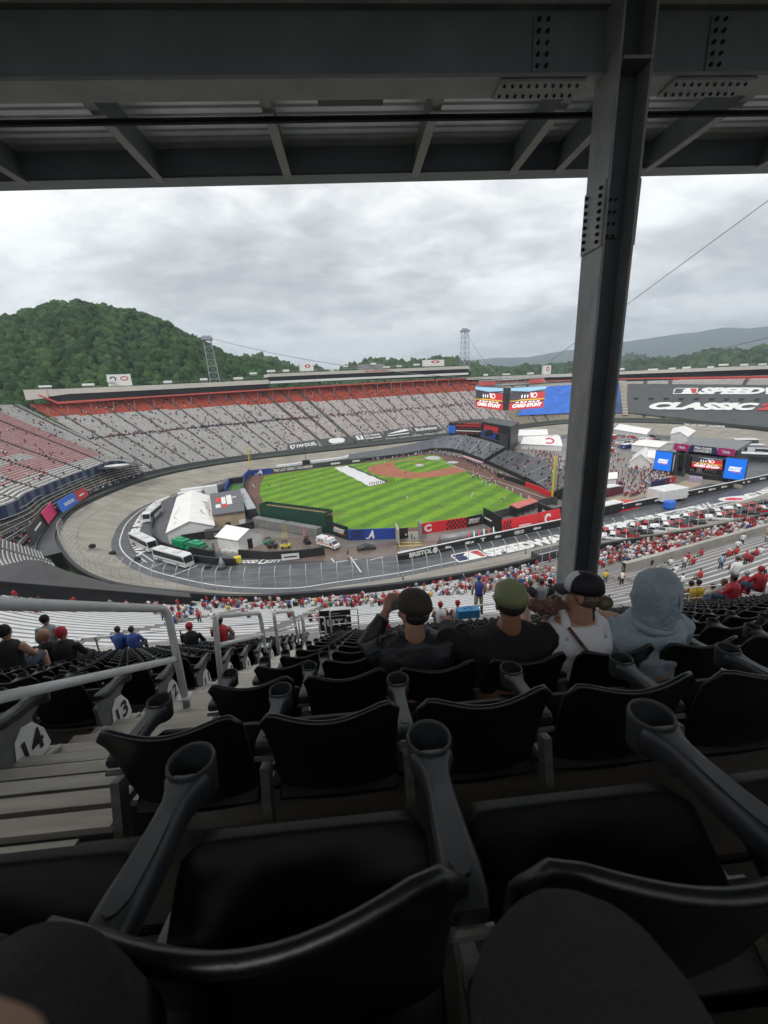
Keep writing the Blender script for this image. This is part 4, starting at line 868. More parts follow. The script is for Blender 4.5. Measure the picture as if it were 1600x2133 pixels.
# red wall with C
P = [G(877, 1113), G(972, 1099)]
o = empty('outfield_wall', P[0], 0, 'bright red outfield wall panel with a white letter C and dark checks', 'wall')
a, b = P[0][:2], P[1][:2]; M_brred = mat('bright_red', (.62, .025, .035), .5, var=.08, scale=.4); m = MB().prism([a, b, b+n_, a+n_], 0, HWL); wpart(o, 'padding', m, M_brred)
f = onwall(a, b, HWL, off=.05); m = MB(); put_text(m, 'C', f, (.07, .15, .23, .85), bold=.06); wpart(o, 'letter', m, M_white); m = MB(); checks(m, f, .55, .99, .05, .95, 10, 4); wpart(o, 'check_pattern', m, M_black)
P = [G(972, 1099), G(1004, 1092)]
o = empty('outfield_wall', P[0], 0, 'black outfield wall panel with the event logo beside the red one', 'wall'); a, b = P[0][:2], P[1][:2]; m = MB().prism([a, b, b+n_, a+n_], 0, HWL); wpart(o, 'padding', m, M_black); event_logo(o, onwall(a, b, HWL, off=.05), .1, .25, .9, .75)
wall('outfield_wall', [(1004, 1092), (1012, 1087), (1067, 1072), (1122, 1056), (1150, 1050), (1160, 1052)], 2.6, M_dgrey, 'dark grey padded outfield wall between the field and the bullpen')
# black angled wall of bullpen area right of the C wall
P = [G(1006, 1090), G(1044, 1112)]; o = empty('bullpen_wall', P[0], 0, 'dark angled bullpen wall with small white sponsor words', 'wall'); a, b = P[0][:2], P[1][:2]
m = MB().prism([a, b, b+np.array([.3, .2]), a+np.array([.3, .2])], 0, 5); wpart(o, 'padding', m, M_black); f = onwall(a, b, 5, off=.1); m = MB(); rect2(m, f, .1, .40, .5, .50); wpart(o, 'lettering', m, M_white)
# gap gates between blue and red walls
wall('outfield_gate', [(829, 1122), (850, 1120)], 3, M_black, 'black gate panel beside the blue A wall', 'gate'); wall('gate_post', [(873, 1117), (878, 1128)], 5, M_steel, 'grey gate post at the left end of the red C wall', 'post')
wall('gate_post', [(826, 1121), (831, 1136)], 4.4, mat('tan_post', (.4, .36, .3), .7), 'tan gate post at the right end of the blue A wall', 'post')
# right field corner, top left of the field
P = [G(524, 991), G(566, 986.5)]; o = empty('outfield_wall', P[0], 0, 'blue corner wall with a small white A beside the left foul pole', 'wall'); a, b = P[0][:2], P[1][:2]; m = MB().prism([a, b, b+n_, a+n_], 0, 2.9); wpart(o, 'padding', m, M_blue); f = onwall(a, b, 2.9, off=.05); m = MB(); letterA(m, f, .25, .12, .3, .76); wpart(o, 'letter', m, M_white)
P = [G(566, 986.5), G(760, 963)]; o = empty('side_wall', P[0], 0, 'dark wall along the far foul line reading THE LAST GREAT COLOSSEUM', 'wall'); a, b = P[0][:2], P[1][:2]; m = MB().prism([a, b, b+n_, a+n_], 0, 2.6); wpart(o, 'padding', m, M_dgrey); f = onwall(a, b, 2.6, off=.06); m = MB(); put_text(m, 'THE LAST GREAT COLOSSEUM', f, (.02, .25, .42, .8), bold=.04); rect2(m, f, .62, .35, .72, .7); rect2(m, f, .86, .35, .94, .7); wpart(o, 'lettering', m, M_white)
# white covers on the barrier behind it
for i, (x0, x1, y0, y1) in enumerate(((577, 632, 984, 977), (632, 672, 977, 971.5), (672, 722, 971.5, 965), (722, 736, 964, 961))):
    a, b = G(x0, y0-6, 0), G(x1-1, y1-6, 0); m = MB().bar(a+[0, 0, 1.6], b+[0, 0, 1.6], 3.2, 1.3); m.build('barrier_cover', M_hv, bevel=.15); tag(bpy.context.scene.collection.objects[-1], '%s long white barrier cover behind the far foul line wall' % ORD[i], 'cover', 'white barrier covers behind the far wall')
wall('outfield_wall', [(522, 990), (510, 999), (508, 1028), (524, 1062), (545, 1090)], 2.8, M_gwall, 'dark green wall along the brown warning track at field left')
# foul poles
def foul_pole(px, pyb, pyt, lab, r):
    b = G(px, pyb); t_ = VP(px-(0 if px < 800 else 0), pyt, b[:2], b[:2]+np.array([1, .06])); h = t_[2]
    o = empty('foul_pole', b, 0, lab, 'foul pole'); MB().tube([(0, 0, 0), (0, 0, h)], r, 8).build('pole', M_yel, o)
    m = MB()
    for k in range(12): m.bar((0, 0, h*(.3+.69*k/11)), (1.0, .2, h*(.3+.69*k/11)), .08, .08)
    m.bar((1.0, .2, h*.3), (1.0, .2, h), .1, .1); m.bar((0, 0, h*.3), (0, 0, h), .1, .1); m.build('screen_frame', M_yel, o)
foul_pole(1150, 1043, 951, 'thick yellow foul pole standing just left of the steel column', .35); foul_pole(523, 990, 928, 'thin pale yellow foul pole at the far left corner of the field', .22)
# slim light masts
for px, pyb, pyt, lab, sz in ((639, 972, 925, 'slim black mast on a dark speaker base behind the far wall', 3.6), (996, 958, 928, 'slim black mast standing at the front of the dugout seats', 0.8), (1160, 1040, 992, 'slim black mast just right of the thick yellow pole', .8), (893, 925, 900, 'slim dark mast at the end of the low seat bank', .8)):
    b = G(px, pyb); t_ = VP(px, pyt, b[:2], b[:2]+np.array([1, 0])); o = empty('mast', b, 0, lab, 'mast'); MB().tube([(0, 0, 0), (0, 0, t_[2])], .16, 6).build('pole', M_black, o); MB().box((0, 0, sz/2), (sz*1.1, sz*.8, sz)).build('base_box', M_black, o, bevel=.05)
# netting line along the foul sides
# ------------------------------------------------------------------ bullpen areas
M_turf = mat('bullpen_turf', (0.06, 0.16, 0.03), .8, var=.12, scale=.3)
sheet('bullpen_grass', px_([(1049, 1096), (1070, 1078), (1135, 1070), (1152, 1073), (1140, 1080), (1062, 1101)]), .05, M_turf)
sheet('bullpen_grass', px_([(474, 1022), (482, 1011), (508, 1009), (508, 1022), (505, 1028), (474, 1029)]), .05, M_turf)
for (pa, pb_, lab, m_, h) in (((470, 1030), (479, 1008), 'blue padded bullpen wall leaning at the left of the small turf', M_blue, 2.8), ((480, 1008), (508, 1004), 'black bullpen wall behind the small far turf', M_black, 2.6), ((508, 1006), (522, 990), 'blue bullpen end wall near the left foul pole', M_blue, 3.4)):
    wall('bullpen_wall', [pa, pb_], h, m_, lab)
def low_banner(p0, p1, h, mt, lab, words=None, chk=None, lean=1.2):
    a, b = G(*p0), G(*p1); o = empty('wall_banner', a, 0, lab, 'banner'); fn = bil(a, b, b+[-.2, lean, h], a+[-.2, lean, h], off=.0)
    m = MB(); q = [fn(0, 0), fn(1, 0), fn(1, 1), fn(0, 1)]; m.quad(*q); bk = [p+np.array([0, .4, -.1]) for p in q]; m.quad(*bk)
    for k in range(4): m.quad(q[k], q[(k+1) % 4], bk[(k+1) % 4], bk[k])
    wpart(o, 'cloth', m, mt); g = lambda u, v: fn(u, v, .06)
    if words:
        m = MB()
        for s_, bx in words: put_text(m, s_, g, bx, bold=.05)
        wpart(o, 'lettering', m, M_white)
    if chk: m = MB(); checks(m, g, *chk, 6, 4); wpart(o, 'check_pattern', m, M_black)
low_banner((1049, 1118), (1122, 1103), 4.4, M_brred, 'red slanted banner beside the bullpen with a faint word', [('-', (.45, .42, .8, .50))], (.02, .25, .1, .9))
low_banner((1124, 1103), (1170, 1093), 4.6, M_brred, 'red slanted banner with a white letter C left of the column', [('C', (.25, .2, .55, .85))])
# red roofed bullpen shelter
a, b = G(1078, 1078), G(1121, 1062); o = empty('bullpen_shelter', a, 0, 'pink roofed bullpen shelter open at the front by the turf', 'shelter'); m = MB(); d = (b-a)/np.linalg.norm(b-a); n2 = np.array([-d[1], d[0], 0])
m.quad(a+[0, 0, 3], b+[0, 0, 3], b+n2*3+[0, 0, 3.6], a+n2*3+[0, 0, 3.6]); m.quad(a+[0, 0, 2.8], b+[0, 0, 2.8], b+n2*3+[0, 0, 3.3], a+n2*3+[0, 0, 3.3]); m.quad(a+[0, 0, 2.8], b+[0, 0, 2.8], b+[0, 0, 3], a+[0, 0, 3]); wpart(o, 'roof', m, mat('faded_red', (.50, .14, .12), .6, var=.1, scale=.5))
m = MB(); m.quad(a+n2*3, b+n2*3, b+n2*3+[0, 0, 3.3], a+n2*3+[0, 0, 3.3]); m.quad(a+n2*.4, a+n2*3, a+n2*3+[0, 0, 3.3], a+n2*.4+[0, 0, 2.8]); wpart(o, 'back_wall', m, M_black)
for k in range(5): p = a+(b-a)*k/4; m = MB().tube([p, p+[0, 0, 2.8]], .12, 6); wpart(o, 'post', m, M_black)
wall('bullpen_wall', [(1121, 1072), (1150, 1086), (1172, 1080)], 4, M_black, 'black bullpen corner wall reading GEICO left of the column')
f = onwall(G(1121, 1072), G(1150, 1086), 4, off=.4); m = MB(); put_text(m, 'GEICO', f, (.35, .35, .8, .65), bold=.05); tag(m.build('wall_lettering', M_white), 'white GEICO letters on the black bullpen corner wall', 'lettering')
# red padding strip along the left field seats
for pa, pb_, h, m_, lab in (((1095, 1013), (1118, 1022), 1.8, M_brred, 'short red padded wall at the front of the lower grey seats'), ((1118, 1022), (1147, 1037), 2.0, M_brred, 'red padded wall below the seats by the yellow pole'), ((1036, 993), (1095, 1013), 1.9, M_black, 'black padded wall in front of the big grey seat bank')):
    wall('side_wall', [pa, pb_], h, m_, lab)

# ------------------------------------------------------------------ ballpark seat banks
M_bseat = mat('ballpark_seats', (.19, .20, .225), .5, col2=(.29, .305, .33), scale=.7, stretch=(1, 1, 2)); M_brow = mat('ballpark_row', (.10, .105, .115), .6)
def bank(name, A, B, nr, ais, lab, under=True, z_of=None):
    """A front edge pixel list with z, B rear edge pixel list with z"""
    st = Stand([G(x, y, z) for x, y, z in A], [G(x, y, z) for x, y, z in B], 61); o = empty(name, st.A[30], 0, lab, 'seat bank')
    m = MB(); mb_ = MB(); st.rows(nr, lambda u, v: 0, 0, ais, m, mb_, bench_h=.45, f0=.4, f1=.92, aisle_mi=1)
    wpart(o, 'deck', m, [M_brow, mat('white_stairs', (.62, .63, .64), .6, var=.1, scale=1)]); wpart(o, 'seat_rows', mb_, M_bseat)
    m = MB()
    for i in range(60):
        a, b, c, d = st.A[i], st.A[i+1], st.B[i], st.B[i+1]; m.quad((*a[:2], 0), (*b[:2], 0), b, a); m.quad((*c[:2], 0), (*d[:2], 0), d, c)
    for i in (0, 60): a, c = st.A[i], st.B[i]; m.poly([(*a[:2], 0), (*c[:2], 0), tuple(c), tuple(a)])
    wpart(o, 'skirt', m, M_black); return st
bk1 = bank('seat_bank', [(725, 958, 1.6), (790, 950.5, 1.6), (850, 943, 1.6), (897, 934, 1.6), (912, 933, 1.6)], [(727, 947, 3.8), (790, 937, 4.5), (850, 926, 5.2), (895, 916, 6), (910, 913, 6.5)], 12, aisle_every(5, .05, .6), 'low curved bank of grey ballpark seats behind the far infield')
bk2 = bank('seat_bank', [(912, 933, 1.6), (940, 934, 1.8), (966, 940, 2.2), (1000, 953, 2.2), (1008, 957, 2.2)], [(912, 912, 7.5), (955, 906, 8), (992, 912, 9), (1030, 923, 9), (1052, 931, 9)], 18, aisle_every(6, .05, .5), 'curved bank of grey ballpark seats behind home plate')
bk3 = bank('seat_bank', [(1018, 960, 1.8), (1060, 978, 1.8), (1105, 998, 1.8), (1144, 1022, 1.8), (1152, 1026, 1.8)], [(1056, 937, 9), (1090, 945, 9), (1140, 962, 9), (1190, 985, 9), (1215, 997, 9)], 20, aisle_every(5, .05, .25), 'big straight bank of grey ballpark seats left of the steel column')
# dugout roofs, dark strip below the banks
for A_, lab, h in ((((725, 961), (800, 953), (850, 946), (897, 937)), 'dark dugout roof strip in front of the low seat bank', 1.5), (((912, 938), (940, 940), (966, 946), (1012, 964)), 'dark padded strip in front of the curved seats behind home', 1.5), (((1016, 966), (1060, 985), (1095, 1002)), 'dark dugout strip in front of the big seat bank', 1.7)):
    wall('dugout', A_, h, M_black, lab, 'dugout', thick=1.6)
a, b = G(965, 950, 1.8), G(1004, 964, 1.8); m = MB().bar(a, b, 1.8, .5); tag(m.build('dugout_roof', mat('pink_strip', (.55, .32, .34), .6)), 'pale pink dugout roof strip below the curved home plate seats', 'dugout roof')
# black hospitality suites behind home
def suite(name, quad, z0, z1, lab, cols):
    P = [G(x, y, 0)[:2] for x, y in quad]; c = np.mean(P, 0); o = empty(name, (*c, 0), 0, lab, 'suite block'); m = MB().prism(P, z0, z1); wpart(o, 'frame', m, M_black); return o, P
o, P = suite('suite_block', [(935, 922), (1003, 926), (1010, 912), (945, 908)], 6, 13.5, 'long black two level suite block with red rails behind home plate', None)
f = onwall((*P[0], 6), (*P[1], 6), 7.5, z0=6, off=.3)
m = MB(); rect2(m, f, 0, .08, .22, .78, 1); rect2(m, f, .24, .30, .98, .38, 2); rect2(m, f, .24, .74, .98, .84, 0); rect2(m, f, .5, .92, 1, 1.02, 0); wpart(o, 'banner', m, [M_brred, M_lblue, M_white])
m = MB()
for i in range(34): u = .25+.72*rnd.random(); m.box(f(u, rnd.choice([.12, .50, .9])+.02)+np.array([0, 0, .3]), (.6, .3, 1.2))
x = wpart(o, 'balcony_goods', m, mat('dark_red', (.25, .03, .04), .6)); x['kind'] = 'stuff'
o, P = suite('suite_block', [(1003, 930), (1062, 948), (1078, 934), (1022, 918)], 2, 15.0, 'tall black suite tower with red and blue fronts at the right end of the seats', None)
f = onwall((*P[0], 2), (*P[1], 2), 13, z0=2, off=.3)
m = MB(); rect2(m, f, .1, .68, .62, .93, 0); rect2(m, f, .0, .36, .55, .62, 1); rect2(m, f, .0, .64, .98, .66, 2); rect2(m, f, .0, .32, .7, .34, 2); rect2(m, f, .68, .1, .95, .6, 3); wpart(o, 'banner', m, [M_brred, M_blue, M_steel, M_dgrey])
m = MB().prism([p+(p-np.mean(P, 0))*.04 for p in P], 15.2, 15.8); wpart(o, 'roof', m, M_dgrey)
a = G(1017, 915, 14); tag(MB().box((a[0], a[1], 17), (3.4, 3, 2.6)).box((a[0], a[1], 18.4), (1.8, 2, .5)).build('camera_booth', M_black, bevel=.1), 'small black booth on top of the suites behind home', 'booth')
# batter's eye
q = [G(545, 1089.5)[:2], G(681, 1111)[:2]]; d = (q[1]-q[0])/np.linalg.norm(q[1]-q[0]); nn_ = np.array([-d[1], d[0]]); hgt = VP(545, 1051, q[0], q[1])[2]
o = empty('batters_eye', (*q[0], 0), 0, 'tall dark green batter eye box at the near edge of the field', 'batter eye'); m = MB()
m.prism([q[0], q[1], q[1]+nn_*3.6, q[0]+nn_*3.6], 0, hgt-1.0); wpart(o, 'front', m, M_gwall)
m = MB()
for A_, B_ in ((q[0], q[1]), (q[1], q[1]+nn_*3.6), (q[1]+nn_*3.6, q[0]+nn_*3.6), (q[0]+nn_*3.6, q[0])): m.bar((*A_, hgt-.5), (*B_, hgt-.5), .2, 1.0)
wpart(o, 'parapet', m, M_gwall); m = MB().prism([q[0]+nn_*.3+d*.3, q[1]+nn_*.3-d*.3, q[1]+nn_*3.3-d*.3, q[0]+nn_*3.3+d*.3], hgt-.99, hgt-.9); wpart(o, 'deck', m, mat('plywood', (.42, .30, .14), .7, var=.15, scale=1))
m = MB()
for k in range(22): A_ = q[0]+d*(1+k*1.45); m.bar((*(A_+nn_*.25), hgt-.75), (*(A_+nn_*3.3), hgt-.75), .12, .2)
wpart(o, 'roof_joist', m, mat('timber', (.36, .25, .13), .7))['kind'] = 'stuff'
# containers behind it
for i, (p0, p1, lab) in enumerate((((528, 1096), (590, 1108), 'left grey shipping container behind the green batter eye'), ((593, 1108), (661, 1121), 'right grey shipping container behind the green batter eye'))):
    a, b = G(*p0)[:2], G(*p1)[:2]; d = (b-a)/np.linalg.norm(b-a); n_2 = np.array([-d[1], d[0]]); Lc = np.linalg.norm(b-a); o = empty('shipping_container', (*a, 0), math.atan2(d[1], d[0]), lab, 'container')
    m = MB().box((Lc/2, 1.2, 1.45), (Lc, 2.4, 2.7)); m.build('shell', mat('container_grey', (.20, .205, .20), .6, var=.15, scale=.5), o, bevel=.04)
    m = MB()
    for k in range(int(Lc/.6)): m.box((.4+k*.6, -.04, 1.45), (.28, .08, 2.4))
    m.build('corrugation', MATS['container_grey'], o)['kind'] = 'stuff'
# ------------------------------------------------------------------ vehicles and temporary buildings inside the oval
def groundxy(px, py, z=0.0): return G(px, py, z)
def az(p, q): return math.atan2(q[1]-p[1], q[0]-p[0])
M_tyre = mat('tyre_rubber', (.015, .015, .016), .8); M_rim = mat('wheel_rim', (.35, .35, .36), .4, .6)
M_buswhite = mat('bus_white', (.66, .67, .68), .3, var=.04, scale=.4); M_tint = mat('tinted_glass', (.012, .014, .017), .08, spec=.8)
def wheel(parent, x, y, r, w):
    t = MB().tube([(x, y-w/2, r), (x, y+w/2, r)], r, 16).build('wheel', M_tyre, parent)
    s = 1 if y > 0 else -1; MB().tube([(x, y+s*(w/2-.02), r), (x, y+s*(w/2+.02), r)], r*.55, 10).build('rim', M_rim, t)
def bus(rear, front, lab):
    a, b = G(*rear), G(*front); L_ = 13.6; ang = az(a, b); c = (a+b)/2
    o = empty('coach_bus', (c[0], c[1], 0), ang, lab, 'bus', 'white coach buses parked on the turn'); Wd, Hh = 2.6, 3.5
    pr = [(-L_/2, .45), (-L_/2, 3.35), (-L_/2+.25, Hh), (L_/2-.9, Hh), (L_/2-.35, 3.2), (L_/2, 1.5), (L_/2, .4)]
    m = MB(); n = len(pr); vs = [(x, -Wd/2, z) for x, z in pr]+[(x, Wd/2, z) for x, z in pr]; m.add(vs, [tuple(range(n))[::-1], tuple(range(n, 2*n))]+[(i, (i+1) % n, n+(i+1) % n, n+i) for i in range(n)])
    m.build('body', M_buswhite, o, fix=True, bevel=.06)
    for s in (-1, 1):
        m = MB(); m.poly([(x, s*(Wd/2+.02), z) for x, z in ((-L_/2+.5, 1.75), (L_/2-.8, 1.75), (L_/2-.35, 1.9), (L_/2-.7, 3.05), (-L_/2+.4, 3.05))]); m.build('side_windows', M_tint, o)
        m = MB()
        for k in range(7): m.box((-L_/2+1.9+k*1.6, s*(Wd/2+.03), 2.4), (.07, .03, 1.3))
        m.bar((-L_/2+.4, s*(Wd/2+.03), 3.1), (L_/2-.8, s*(Wd/2+.03), 3.1), .03, .05); m.build('window_frame', M_black, o)
        m = MB().bar((-L_/2+.3, s*(Wd/2+.025), 1.1), (L_/2-.3, s*(Wd/2+.025), 1.25), .03, .22); m.build('stripe', M_steel, o)
        for x in (-L_/2+2.4, -L_/2+3.7, L_/2-2.9): wheel(o, x, s*(Wd/2-.12), .52, .3)
        MB().bar((L_/2-.2, s*(Wd/2+.05), 2.9), (L_/2+.25, s*(Wd/2+.25), 2.6), .12, .12).box((L_/2+.25, s*(Wd/2+.25), 2.35), (.15, .2, .5)).build('mirror', M_black, o)
    m = MB(); m.poly([(L_/2+.02, -1.15, 1.5), (L_/2+.02, 1.15, 1.5), (L_/2-.32, 1.15, 3.1), (L_/2-.32, -1.15, 3.1)]); m.build('windscreen', M_tint, o)
    m = MB()
    for k in (-3.5, 2.5): m.box((k, 0, Hh+.12), (2.0, 1.5, .24))
    m.build('roof_unit', mat('off_white', (.55, .56, .56), .5), o)['label'] = 'pale roof air units'
    for s in (-1, 1): MB().box((L_/2+.0, s*.95, .85), (.08, .42, .22)).build('headlight', M_hv, o)
bus((328, 1163), (399, 1183), 'nearest white coach bus parked beside the green trucks'); bus((276, 1127), (327, 1153), 'middle white coach bus just behind the nearest one'); bus((331, 1068), (309, 1088), 'smallest farthest white coach bus near the start of the white letters')

def box_truck(c, ang, L_, Wd, H, bodym, lab, cat, name, group=None, cabm=None, roof=None):
    o = empty(name, (c[0], c[1], 0), ang, lab, cat, group); cl = L_*.26; cabm = cabm or bodym
    MB().box((-cl/2, 0, .75+(H-.75)/2), (L_-cl, Wd, H-.75)).build('cargo_box', bodym, o, bevel=.05)
    pr = [(L_/2-cl, .6), (L_/2-cl, H*.78), (L_/2-cl*.75, H*.8), (L_/2-cl*.35, H*.52), (L_/2, H*.46), (L_/2, .5)]; n = len(pr); m = MB()
    m.add([(x, -Wd*.47, z) for x, z in pr]+[(x, Wd*.47, z) for x, z in pr], [tuple(range(n))[::-1], tuple(range(n, 2*n))]+[(i, (i+1) % n, n+(i+1) % n, n+i) for i in range(n)]); m.build('cab', cabm, o, fix=True, bevel=.05)
    e_ = .02; m = MB().quad((L_/2-cl*.72+e_, -Wd*.42, H*.78), (L_/2-cl*.72+e_, Wd*.42, H*.78), (L_/2-cl*.36+e_, Wd*.42, H*.53), (L_/2-cl*.36+e_, -Wd*.42, H*.53)); m.build('windscreen', M_tint, o)
    for s in (-1, 1):
        m = MB().poly([(L_/2-cl*.95, s*(Wd*.47+.015), H*.5), (L_/2-cl*.45, s*(Wd*.47+.015), H*.5), (L_/2-cl*.7, s*(Wd*.47+.015), H*.75), (L_/2-cl*.95, s*(Wd*.47+.015), H*.75)]); m.build('side_window', M_tint, o)
        for x in (-L_*.28, L_/2-cl*.45): wheel(o, x, s*(Wd/2-.15), .42, .26)
    return o
M_green = mat('bright_green', (.01, .26, .11), .4, var=.08, scale=.6)
for (p, q, lab) in (((369, 1140), (400, 1147), 'left bright green truck inside the black barrier'), ((401, 1146), (434, 1155), 'right bright green truck inside the black barrier')):
    a, b = G(*p), G(*q); o = box_truck((a+b)/2, az(a, b), 6.8, 2.4, 2.9, M_green, lab, 'truck', 'green_truck', 'bright green trucks')
    MB().box((-1.2, .3, 3.0), (2.2, 1.4, .25)).build('roof_hatch', M_green, o)
a, b = G(664, 1135), G(706, 1146); o = box_truck((a+b)/2, az(a, b), 6.8, 2.3, 2.9, M_buswhite, 'white ambulance parked in front of the grey containers', 'ambulance', 'ambulance')
m = MB()
for s in (-1, 1): m.bar((-3.2, s*1.17, 1.5), (3.3, s*1.13, 1.35), .03, .25)
m.build('side_stripe', mat('orange_stripe', (.6, .16, .03), .5), o); m = MB().box((-.1, -.6, 3.0), (.3, .5, .18)).box((-.1, .6, 3.0), (.3, .5, .18)); m.build('light_bar', M_brred, o)
m = MB()
for x in (-2.3, -1.2): m.box((x, -1.17, 2.1), (.7, .03, .5))
m.build('side_windows', M_tint, o)
def car_body(o, L_, Wd, H, m_, glass=M_tint, pickup=False, suv=False):
    if pickup:
        pr = [(-L_/2, .5), (-L_/2, 1.15), (-L_*.12, 1.2), (-L_*.08, H*.97), (L_*.10, H), (L_*.22, 1.22), (L_*.45, 1.08), (L_/2, .85), (L_/2, .45)]
    elif suv: pr = [(-L_/2, .5), (-L_/2, 1.1), (-L_*.44, H*.96), (-L_*.1, H), (L_*.12, H*.97), (L_*.26, 1.15), (L_*.46, 1.0), (L_/2, .8), (L_/2, .4)]
    else: pr = [(-L_/2, .45), (-L_/2, .85), (-L_*.40, 1.0), (-L_*.2, H), (L_*.06, H), (L_*.24, .98), (L_*.44, .85), (L_/2, .65), (L_/2, .35)]
    n = len(pr); m = MB(); ins = lambda z: .88 if z > 1.15 else 1
    m.add([(x, -Wd/2*ins(z), z) for x, z in pr]+[(x, Wd/2*ins(z), z) for x, z in pr], [tuple(range(n))[::-1], tuple(range(n, 2*n))]+[(i, (i+1) % n, n+(i+1) % n, n+i) for i in range(n)])
    m.build('body', m_, o, fix=True, bevel=.06)
    g = MB(); hb = 1.2
    if pickup:
        g.quad((L_*.115, -Wd*.40, H*.96), (L_*.115, Wd*.40, H*.96), (L_*.225, Wd*.44, 1.25), (L_*.225, -Wd*.44, 1.25))
        for s in (-1, 1): g.poly([(-L_*.10, s*Wd*.475, 1.25), (L_*.19, s*Wd*.475, 1.25), (L_*.09, s*Wd*.447, H*.93), (-L_*.075, s*Wd*.447, H*.93)])
        g.quad((-L_*.125, -Wd*.38, 1.25), (-L_*.125, Wd*.38, 1.25), (-L_*.09, Wd*.38, H*.93), (-L_*.09, -Wd*.38, H*.93))
        MB().box((-L_*.30, 0, 1.19), (L_*.34, Wd*.78, .06)).build('bed', M_black, o)
    else:
        g.quad((L_*.075, -Wd*.38, H*.97), (L_*.075, Wd*.38, H*.97), (L_*.25, Wd*.44, 1.05), (L_*.25, -Wd*.44, 1.05))
        for s in (-1, 1): g.poly([(-L_*.36, s*Wd*.48, 1.05), (L_*.2, s*Wd*.48, 1.05), (L_*.05, s*Wd*.45, H*.94), (-L_*.22, s*Wd*.45, H*.94)])
    g.build('windows', glass, o)
    for s in (-1, 1):
        for x in (-L_*.30, L_*.31): wheel(o, x, s*(Wd/2-.08), .38, .24)
a, b = G(746, 1146), G(781, 1142); o = empty('covered_car', tuple((a+b)/2*np.array([1, 1, 0])), az(a, b), 'car under a dark cover parked beside the infield road', 'car'); m = MB(); pr = [(-2.5, .3), (-2.4, .95), (-1.4, 1.15), (-.6, 1.5), (.5, 1.45), (1.3, 1.05), (2.3, .85), (2.5, .3)]
sec = []
for x, z in pr: sec.append([(x, -.95, .05), (x, -.92, z*.7), (x, -.6, z), (x, .6, z), (x, .92, z*.7), (x, .95, .05)])
for i in range(7):
    for k in range(5): m.quad(sec[i][k], sec[i+1][k], sec[i+1][k+1], sec[i][k+1])
m.poly(sec[0]); m.poly(sec[-1]); m.build('car_cover', mat('dark_cover', (.035, .035, .037), .5, bump=.4, scale=3), o, smooth=True)
# golf carts and tractors behind the tent
for (px, py, r_, m_, lab) in ((560, 1133, .3, M_green, 'green utility tractor between the white tent and containers'), (568, 1141, -.2, M_black, 'dark golf cart in front of the green tractor'), (595, 1141, .1, M_yel, 'yellow and black buggy left of the ambulance'), (640, 1132, 2, M_black, 'dark cart beside the ambulance rear')):
    c = G(px, py); o = empty('utility_cart', c, r_, lab, 'utility cart'); MB().box((0, 0, .65), (2.6, 1.3, .5)).box((1.0, 0, .9), (.8, 1.1, .4)).build('body', m_, o, bevel=.06); MB().box((-.1, 0, 1.9), (1.7, 1.3, .08)).build('canopy', M_black, o)
    m = MB()
    for x in (-.8, .6):
        for y in (-.55, .55): m.bar((x, y, .8), (x, y, 1.9), .06, .06)
    m.bar((-.8, -.55, .82), (-.8, .55, .82), .05, .05); m.bar((.6, -.55, .82), (.6, .55, .82), .05, .05); m.bar((-.8, .55, .82), (.6, .55, .82), .05, .05); m.build('canopy_frame', M_black, o)
    for s in (-1, 1):
        for x in (-.85, .95): MB().tube([(x, s*.55, .32), (x, s*.75, .32)], .32, 10).build('wheel', M_tyre, o)
# small ladder and cone like pieces
a = G(636, 1129); tag(MB().tube([a, a+[0, 0, 4.8]], [.5, .12], 4).build('pink_marker', mat('pink_marker', (.6, .18, .22), .5)), 'tall pink pointed marker standing against the right container', 'marker')
a = G(588, 1122); m = MB().bar(a, a+[.8, .3, 4.5], .1, .1).bar(a+[1.6, 0, 0], a+[.8, .3, 4.5], .1, .1)
for k in range(6): m.bar(a+np.array([.8, .3, 4.5])*k/6, a+[1.6, 0, 0]+(np.array([.8, .3, 4.5])-np.array([1.6, 0, 0]))*k/6, .08, .08)
tag(m.build('step_ladder', M_yel), 'yellow step ladder between the two grey containers', 'ladder')

